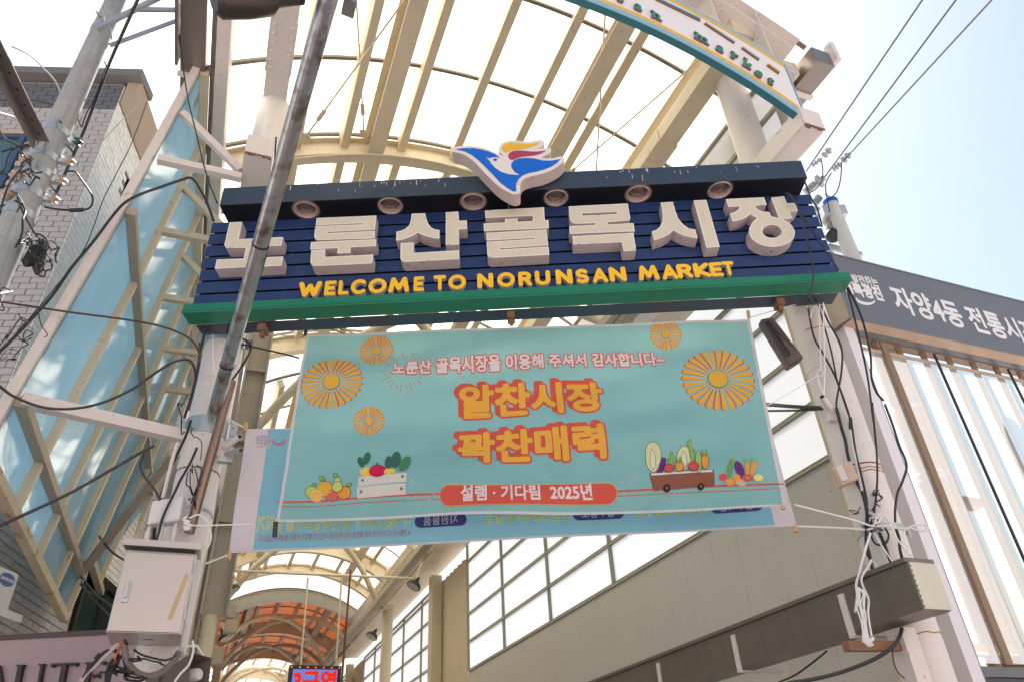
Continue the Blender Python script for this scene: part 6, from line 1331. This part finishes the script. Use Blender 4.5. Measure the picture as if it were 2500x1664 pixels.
cable('overhead_cable', zc(z3, 5.4, 5.25, (-10, 670), (200, 575), (400, 480), (640, 345), (820, 240), (890, 205)), 0.012, M_BLACK, 'straight black cable from the lower left edge to the column clamp')
cable('overhead_cable', zc(z3, 5.3, 5.25, (830, 250), (808, 320), (830, 380), (870, 430), (905, 480), (920, 520)), 0.010, M_BLACK, 'short black drop looping from the column clamp')
cable('column_cable', zc(z3, 5.25, 5.2, (1100, 60), (1070, 150), (1010, 280), (960, 400), (920, 520), (895, 640), (885, 760)), 0.012, M_BLACK, 'black cable strapped down the left column above the cabinet')
cable('column_cable', zc(z2, 5.28, 5.25, (1400, 880), (1370, 1000), (1350, 1120), (1310, 1300), (1260, 1450)), 0.014, M_BLACK, 'thick black cable on the left edge of the left column under the sign')
cable('column_cable', zc(zS, 5.1, 5.1, (1130, 60), (1060, 220), (1000, 330), (930, 450), (860, 600), (780, 760), (720, 900), (680, 1050), (640, 1180)), 0.009, M_BLACK, 'black cable running down the column across the white access box')
cable('column_cable', zc(zS, 5.12, 5.12, (1160, 20), (1100, 180), (1020, 330), (940, 470), (850, 640), (760, 800), (690, 960), (650, 1100)), 0.005, M_WEDGE, 'pale wire running beside the black cable across the access box')
cable('column_conduit', zc(zS, 5.2, 5.18, (900, 0), (850, 150), (800, 340), (760, 500), (720, 660)), 0.013, M_PINK, 'pinkish conduit behind the cables on the left column', 'conduit')
cable('left_wire', zc(z33, 4.9, 4.85, (125, 105), (118, 260), (150, 540), (190, 780), (245, 1010), (300, 1240), (340, 1380), (410, 1560)), 0.006, M_BLACK, 'thin black wire falling from the gutter past the blue wall to the sign')
cable('sign_wire', zc(zoom(560, 760, 4.9), 5.35, 5.5, (120, 385), (250, 415), (430, 455), (630, 500), (835, 555)), 0.008, M_CAB2, 'dark brown twisted wire from the left column to behind the teal banner')
cable('sign_wire', zc(zoom(560, 760, 4.9), 5.35, 5.3, (130, 325), (190, 340), (260, 405), (240, 500), (160, 640), (60, 780), (-20, 880)), 0.011, M_BLACK, 'black cable hooked round the left column under the sign')
cable('sign_wire', zc(zoom(700, 740, 2.945), 5.6, 6.4, (95, 120), (200, 155), (330, 190), (420, 222)), 0.009, M_CAB2, 'dark wire under the sign above the teal banner, lower one')
cable('sign_wire', zc(zoom(700, 740, 2.945), 5.6, 6.4, (180, 128), (290, 155), (400, 190), (480, 218)), 0.006, M_CAB2, 'dark wire under the sign above the teal banner, upper one')
# below the cabinet
M_FLEX = mat('grey_flex_conduit', (0.22, 0.18, 0.165), 0.6, var=0.1)
P = catmull([at_d(zN(*p), 5.0) for p in ((575, 1080), (590, 1200), (650, 1350), (760, 1450), (900, 1485), (1040, 1450), (1160, 1370), (1250, 1270), (1310, 1150))], 14)
b = MB(); b.tube(P, [0.021 if i % 2 else 0.0175 for i in range(len(P))], 10); solo('flexible_conduit', b, M_FLEX, 'ribbed grey flexible conduit looping under the cabinet', 'conduit', None, True)
P = catmull([at_d(zN(*p), 5.15) for p in ((1325, 1100), (1350, 1200), (1400, 1290), (1430, 1340))], 12); b = MB(); b.tube(P, [0.016 if i % 2 else 0.013 for i in range(len(P))], 8); solo('flexible_conduit', b, mat('white_flex', (0.5, 0.47, 0.45), 0.5), 'short pale flexible conduit at the right corner of the cabinet', 'conduit', None, True)
for j, (pts, r, mt_, lab) in enumerate((([(560, 990), (500, 1120), (440, 1260), (390, 1420), (330, 1600)], 0.007, mat('orange_wire', (0.55, 0.12, 0.02), 0.5), 'orange wire dropping from the cabinet'), ([(575, 1000), (600, 1080), (560, 1180), (480, 1290), (400, 1400), (360, 1600)], 0.009, M_BLACK, 'black wire beside the orange one under the cabinet'), ([(470, 1150), (400, 1140), (300, 1170), (200, 1270), (90, 1400), (-10, 1540)], 0.013, M_BLACK, 'thick black cable sweeping left over the pink fascia'), ([(490, 1060), (400, 1130), (280, 1240), (150, 1370), (60, 1450), (-20, 1560)], 0.017, mat('cream_conduit', (0.50, 0.42, 0.38), 0.5), 'cream conduit slanting across the pink fascia'), ([(520, 1240), (450, 1250), (380, 1330), (340, 1450), (330, 1600)], 0.015, M_BLACK, 'thick black cable loop left of the column foot'), ([(480, 1190), (490, 1280), (460, 1360), (380, 1400), (370, 1340), (420, 1260)], 0.013, M_BLACK, 'coiled black cable below the cabinet'), ([(700, 1130), (800, 1195), (950, 1240), (1100, 1270), (1200, 1250), (1280, 1190)], 0.006, M_BLACK, 'thin black wire sagging under the cabinet'), ([(560, 1250), (590, 1400), (580, 1500), (640, 1540), (780, 1550), (870, 1510)], 0.008, M_BLACK, 'black wire curling round the column foot'))):
    cable('cabinet_cable', zc(zN, 5.05, 4.98, *pts), r, mt_, lab)
cable('window_wire', zc(zW, 6.4, 6.2, (800, 590), (880, 670), (960, 700), (1040, 760), (1110, 820)), 0.010, M_BLACK, 'black cable bundle in front of the dark window left of the cabinet')
cable('window_wire', zc(zW, 6.4, 6.2, (800, 510), (860, 580), (960, 690), (1030, 750), (1110, 800)), 0.005, M_BLACK, 'thin wire above the cable bundle by the dark window')
cable('window_wire', zc(zW, 6.4, 6.2, (810, 560), (880, 680), (960, 770), (1090, 905)), 0.006, M_BLACK, 'thin wire below the cable bundle by the dark window')
cable('window_wire', zc(zW, 8.5, 7.5, (985, 110), (1060, 210), (1140, 290), (1240, 350)), 0.012, M_BLACK, 'black cable crossing the brown brick wall behind the brace')
# right column
CD = 5.34
for pts, r, lab, z_ in (([(640, -120), (630, 60), (600, 250), (605, 380), (660, 640), (760, 820), (870, 1020), (940, 1190), (1010, 1400), (1050, 1520), (1065, 1640)], 0.008, 'black cable from the green bar down the right column, leftmost', zO), ([(700, 250), (760, 480), (840, 760), (890, 1000), (910, 1100), (945, 1200), (1000, 1350), (1045, 1500), (1050, 1640)], 0.007, 'black cable down the middle of the right column', zO), ([(740, 300), (820, 480), (900, 620), (965, 780), (962, 1000), (930, 1200), (905, 1400), (960, 1640)], 0.008, 'black cable bowing out on the right column', zO), ([(1020, 100), (1100, 420), (1190, 800), (1250, 1100), (1310, 1560)], 0.008, 'black cable hanging in front of the white strip, left one', zO), ([(1030, 100), (1150, 350), (1220, 560), (1280, 850), (1290, 1080), (1344, 1240), (1420, 1330)], 0.009, 'black cable hanging in front of the white strip, right one', zO),
                        ([(825, -80), (850, 200), (872, 450), (880, 700), (868, 900), (845, 1090)], 0.008, 'long black cable down the right column to the rope knot', zT_), ([(960, -60), (1040, 150), (1110, 370), (1190, 580), (1150, 750), (1095, 880), (1070, 1050), (1070, 1190)], 0.011, 'black cable with a kink beside the rust rings', zT_), ([(1080, 1270), (1110, 1360), (1120, 1480), (1150, 1600)], 0.013, 'short black cable below the rope knot', zT_),
                        ([(445, -20), (490, 160), (540, 330), (570, 500), (650, 740), (720, 880), (770, 1100), (770, 1400), (800, 1560), (830, 1700)], 0.016, 'black cable bundle beside the junction box', zT_), ([(600, 80), (650, 450), (700, 650), (745, 850), (770, 1000), (760, 1200), (755, 1420), (780, 1560)], 0.010, 'black cable right of the junction box', zT_), ([(470, 0), (570, 150), (620, 400), (670, 640), (715, 860)], 0.009, 'white cable behind the junction box', zT_), ([(900, 1300), (960, 1440), (1000, 1560), (1040, 1640)], 0.014, 'thick black cable under the rope knot', zT_), ([(810, 1180), (820, 1350), (880, 1430), (970, 1410), (1000, 1330), (960, 1250)], 0.007, 'black cable coil under the rope knot', zT_)):
    cable('column_cable', zc(z_, CD, CD - 0.02, *pts), r, M_WEDGE if 'white cable' in lab else M_BLACK, lab)
cable('column_cable', zc(zd_, 5.2, 5.0, (1300, 1000), (1280, 1080), (1200, 1200), (1000, 1330), (700, 1450), (400, 1530), (100, 1575)), 0.014, M_BLACK, 'thick black cable sagging under the dark gutter')
cable('column_cable', zc(zd_, 5.0, 5.5, (510, 1240), (350, 1370), (180, 1490), (0, 1570)), 0.006, M_BLACK, 'thin black wire slanting under the dark gutter')
cable('column_cable', zc(zd_, 5.15, 5.15, (1205, 1220), (1210, 1330), (1250, 1450), (1330, 1530)), 0.004, M_BLACK, 'thin wire hanging beside the rusty post')
for i, (a, c) in enumerate((((1872, 984), (2003, 992)), ((1872, 989), (2005, 996)), ((1874, 1002), (2008, 998)))):
    cable('span_cable', [(a[0] - 60, a[1] - 1, 6.0), (a[0], a[1], 5.8), ((a[0] + c[0]) / 2, (a[1] + c[1]) / 2 + 1, 5.5), (c[0], c[1], 5.3)], (0.007, 0.009, 0.011)[i], M_BLACK, ('thin', 'medium', 'thick, lowest')[i] + ' black cable between the teal banner and the right column')
for i, (a, c) in enumerate((((500, 500), (490, 640)), ((700, 560), (600, 700)))): pass
# power lines at the right
for i, (p, q_) in enumerate((((2000, 470), (2262, -15)), ((2005, 545), (2350, -15)), ((2052, 372), (2435, -15)))):
    pp = ((2020, 300), (2030, 345), (2075, 375))[i]
    cable('power_line', [(zH(*((440, 310), (555, 350), (660, 262))[i]) + (fd_,)), (*((2262, -15), (2345, -15), (2435, -15))[i], 7.0)], 0.012, M_BLACK, ('left', 'middle', 'right')[i] + ' of the three power lines in the upper right sky', 'power line', 'power lines')
for pts, lab in (([(535, 230), (545, 300), (540, 370), (500, 425), (460, 447)], 'left'), ([(600, 320), (565, 390), (570, 470), (590, 570)], 'middle'), ([(665, 265), (660, 350), (640, 430), (600, 475), (560, 455)], 'right')):
    cable('jumper_wire', zc(zH, fd_ - .2, fd_ - .2, *pts), 0.010, M_BLACK, lab + ' hanging jumper wire by the distant pole insulators', 'wire')
cable('sign_end_wire', zc(zoom(1750, 380, 4.125), 5.0, 5.05, (880, 240), (910, 330), (950, 430), (1010, 530), (1060, 720)), 0.007, M_BLACK, 'black wire looping off the right end of the hood', 'wire')
cable('sign_face_wire', zc(zoom(1750, 380, 4.125), 4.95, 4.82, (690, 385), (740, 400), (800, 490), (860, 640), (900, 820), (950, 1000), (968, 1150), (965, 1280), (930, 1450)), 0.008, M_BLACK, 'black wire draped down the right end of the sign face', 'wire')
cable('sign_face_wire', zc(zoom(1750, 380, 4.125), 4.98, 4.92, (700, 375), (760, 420), (850, 590), (960, 760), (1080, 940), (1225, 1155)), 0.007, M_BLACK, 'black wire slanting across the right end of the sign planks', 'wire')
cable('lamp_wire', zc(zA, 5.0, 5.05, (820, 700), (790, 800), (740, 950), (720, 1040), (680, 1180), (640, 1330), (580, 1480), (575, 1560)), 0.006, M_BLACK, 'frayed black wire hanging beside the lamp arm', 'wire')
# ropes
def rope(pts, r, lab, z_=None, d0=5.3, d1=5.3): cable('rope', zc(z_, d0, d1, *pts) if z_ else pts, r, M_ROPE, lab, 'rope', 'white ropes')
rope([(600, 240), (720, 200), (770, 170), (740, 130), (680, 150), (600, 230), (590, 320)], 0.007, 'rope knotted on the ring under the right end of the green bar', zO, 5.3, 5.28)
rope([(720, 200), (650, 330), (620, 430)], 0.005, 'short rope tail under the right end of the green bar', zO)
rope([(720, 210), (720, 500), (730, 800), (735, 980)], 0.005, 'long rope hanging down the right column, left one', zO)
rope([(760, 200), (768, 600), (778, 1000), (770, 1260), (790, 1320)], 0.006, 'long rope hanging down the right column, right one', zO)
rope([(765, 400), (800, 560), (860, 630), (905, 700)], 0.004, 'short frayed rope end on the right column', zO)
rope([(1990, 720), (1880, 752), (1832, 772)], 0.004, 'x') if False else None
rope([(770, 175), (600, 240), (300, 330), (0, 415), (-40, 430)], 0.004, 'rope from the ring to the top right corner of the teal banner', zO, 5.3, 5.05)
rope([(690, 1060), (420, 1230), (150, 1385)], 0.003, 'thin rope from the right column to the side of the teal banner', zO, 5.3, 5.05)
rope([(700, 1010), (740, 990), (760, 1040), (720, 1070), (690, 1030), (720, 1150), (770, 1280), (780, 1350)], 0.005, 'tangled rope above the pipe stub on the right column', zO)
rope([(0, 1005), (350, 1095), (600, 1160), (790, 1222), (840, 1235)], 0.006, 'rope from the right column to the teal banner lower corner', zT_, 5.05, 5.3)
rope([(30, 1235), (300, 1245), (600, 1260), (760, 1270), (830, 1255)], 0.007, 'thick rope from the right column to the blue banner stick', zT_, 5.25, 5.3)
rope([(840, 1240), (880, 1130), (930, 1120), (900, 1180), (850, 1230), (960, 1230), (1080, 1250), (1190, 1260), (1260, 1230), (1370, 1220), (1415, 1260), (1350, 1285), (1230, 1250)], 0.007, 'messy rope knot round the right column band', zT_)
rope([(880, 1100), (960, 1130), (1040, 1250), (1080, 1350), (1150, 1450), (1220, 1540), (1260, 1530)], 0.006, 'rope end curling below the knot on the right column', zT_)
rope([(1190, 1240), (1160, 1320), (1150, 1400), (1210, 1450), (1200, 1500)], 0.005, 'kinked rope tail right of the knot', zT_)
rope([(970, 0), (900, 230), (850, 430), (820, 540), (830, 660), (810, 830)], 0.008, 'rope falling to the dark gutter, left strand', zd_, 5.25, 5.0)
rope([(980, 280), (950, 350), (890, 440), (875, 500), (900, 580), (950, 700), (945, 850), (980, 1080)], 0.007, 'rope falling over the dark gutter, right strand', zd_, 5.2, 4.95)
for k_ in range(6):
    q_ = random.Random(40 + k_); x_ = 845 + 14 * k_
    rope([(x_ - 20 + q_.uniform(-8, 8), 560 + 8 * k_), (x_ + q_.uniform(-18, 18), 650), (x_ - 8 + q_.uniform(-18, 18), 740), (x_ + 10 + q_.uniform(-18, 18), 850), (x_ + 20 + q_.uniform(-14, 14), 960), (x_ + 40 + q_.uniform(-14, 14), 1060), (x_ + 50 + q_.uniform(-10, 10), 1150 + 10 * (k_ % 3))], 0.0045, 'thin strand of the knotted white rope bunch on the dark gutter', zd_, 4.97, 4.92)
rope([(905, 1090), (960, 1120), (1000, 1100), (960, 1150), (915, 1135), (950, 1180), (1000, 1165)], 0.008, 'thick knot at the foot of the rope bunch below the dark gutter', zd_, 4.94, 4.92)
rope([(1010, 0), (1080, 120), (1160, 240), (1220, 330)], 0.005, 'thin rope down to the gutter end', zd_, 5.25, 5.1)
rope([(960, 290), (1020, 320), (1060, 390), (1090, 380)], 0.004, 'thin looped rope above the gutter', zd_, 5.22, 5.15)
rope([(545, 150), (640, 190), (720, 205)], 0.007, 'rope tied under the left end of the green bar', zoom(400, 760, 4.48), 5.15, 5.15)
rope([(540, 165), (535, 400), (540, 560), (565, 720)], 0.004, 'rope hanging down the left column under the sign', zoom(400, 760, 4.48), 5.2, 5.22)
rope([(870, 225), (1000, 240), (1340, 268), (1420, 275)], 0.004, 'rope from the left column to the teal banner top left corner', zoom(400, 760, 4.48), 5.25, 5.1)
rope([(600, 1110), (700, 1170), (870, 1262)], 0.006, 'rope from the left column to the blue banner top stick', zoom(400, 760, 4.48), 5.2, 5.3)
rope([(1010, 880), (970, 920), (1040, 940), (980, 960), (1060, 985), (970, 1010), (1050, 1020), (980, 1040)], 0.008, 'rope wound round the rusty pipe end above the cabinet', zS, 5.12, 5.12)
rope([(1040, 900), (1150, 860), (1250, 930), (1300, 1100), (1270, 1230), (1190, 1300)], 0.006, 'wide rope loop on the left column beside the cabinet', zS, 5.12, 5.12)
rope([(1050, 985), (1200, 988), (1450, 982), (1715, 975), (1800, 974)], 0.005, 'rope from the cabinet pipe to the teal banner lower left stick', zS, 5.1, 5.05)
rope([(1215, 1450), (1350, 1400), (1490, 1345)], 0.006, 'rope from the left column to the blue banner lower left stick', zS, 5.2, 5.3)
rope([(1490, 1010), (1500, 1150), (1440, 1330), (1330, 1450), (1250, 1560)], 0.007, 'rope hanging past the horn loudspeaker', zN, 5.1, 5.0)
rope([(1400, 1095), (1540, 1080), (1600, 1160), (1640, 1220)], 0.008, 'grey rope tail tied at the cabinet corner', zN, 5.15, 5.2)

# thin loose wires tangled round the poles and columns (nothing tells one from the next)
def tangle(n, box, d, r, label, group, seed, drop=0.5):
    q = random.Random(seed)
    for k in range(n):
        x, y = q.uniform(box[0], box[1]), q.uniform(box[2], box[3]); pts = [(x, y, d + q.uniform(-.05, .05))]
        for _ in range(q.randint(4, 7)):
            x += q.uniform(-1, 1) * (box[1] - box[0]) * 0.28; y += q.uniform(-0.4, 1) * (box[3] - box[2]) * drop * 0.4
            pts.append((x, y, d + q.uniform(-.06, .06)))
        cable('loose_wire', pts, r * q.uniform(0.7, 1.2), M_BLACK, label, 'wire', group, 8)
tangle(12, (62, 122, 540, 640), 4.85, 0.0045, 'thin loose black wire in the tangle hanging right of the utility pole', 'wires tangled right of the utility pole', 3)
tangle(9, (-10, 70, 330, 520), 4.6, 0.006, 'thin loose black wire in the tangle left of the utility pole', 'wires tangled left of the utility pole', 5)
tangle(6, (20, 110, 700, 860), 4.8, 0.004, 'thin loose black wire below the utility pole splices', 'wires hanging below the splices', 8)
tangle(9, (2095, 2150, 1180, 1290), 5.34, 0.0045, 'thin loose black wire in the tangle on the right column', 'wires tangled on the right column', 11, 0.35)
tangle(7, (270, 360, 1590, 1650), 5.0, 0.006, 'thin loose black wire bunched under the cabinet', 'wires bunched under the cabinet', 13, 0.4)
tangle(6, (445, 490, 960, 1160), 5.2, 0.004, 'thin loose black wire down the left side of the left column', 'wires down the left column', 17, 0.5)
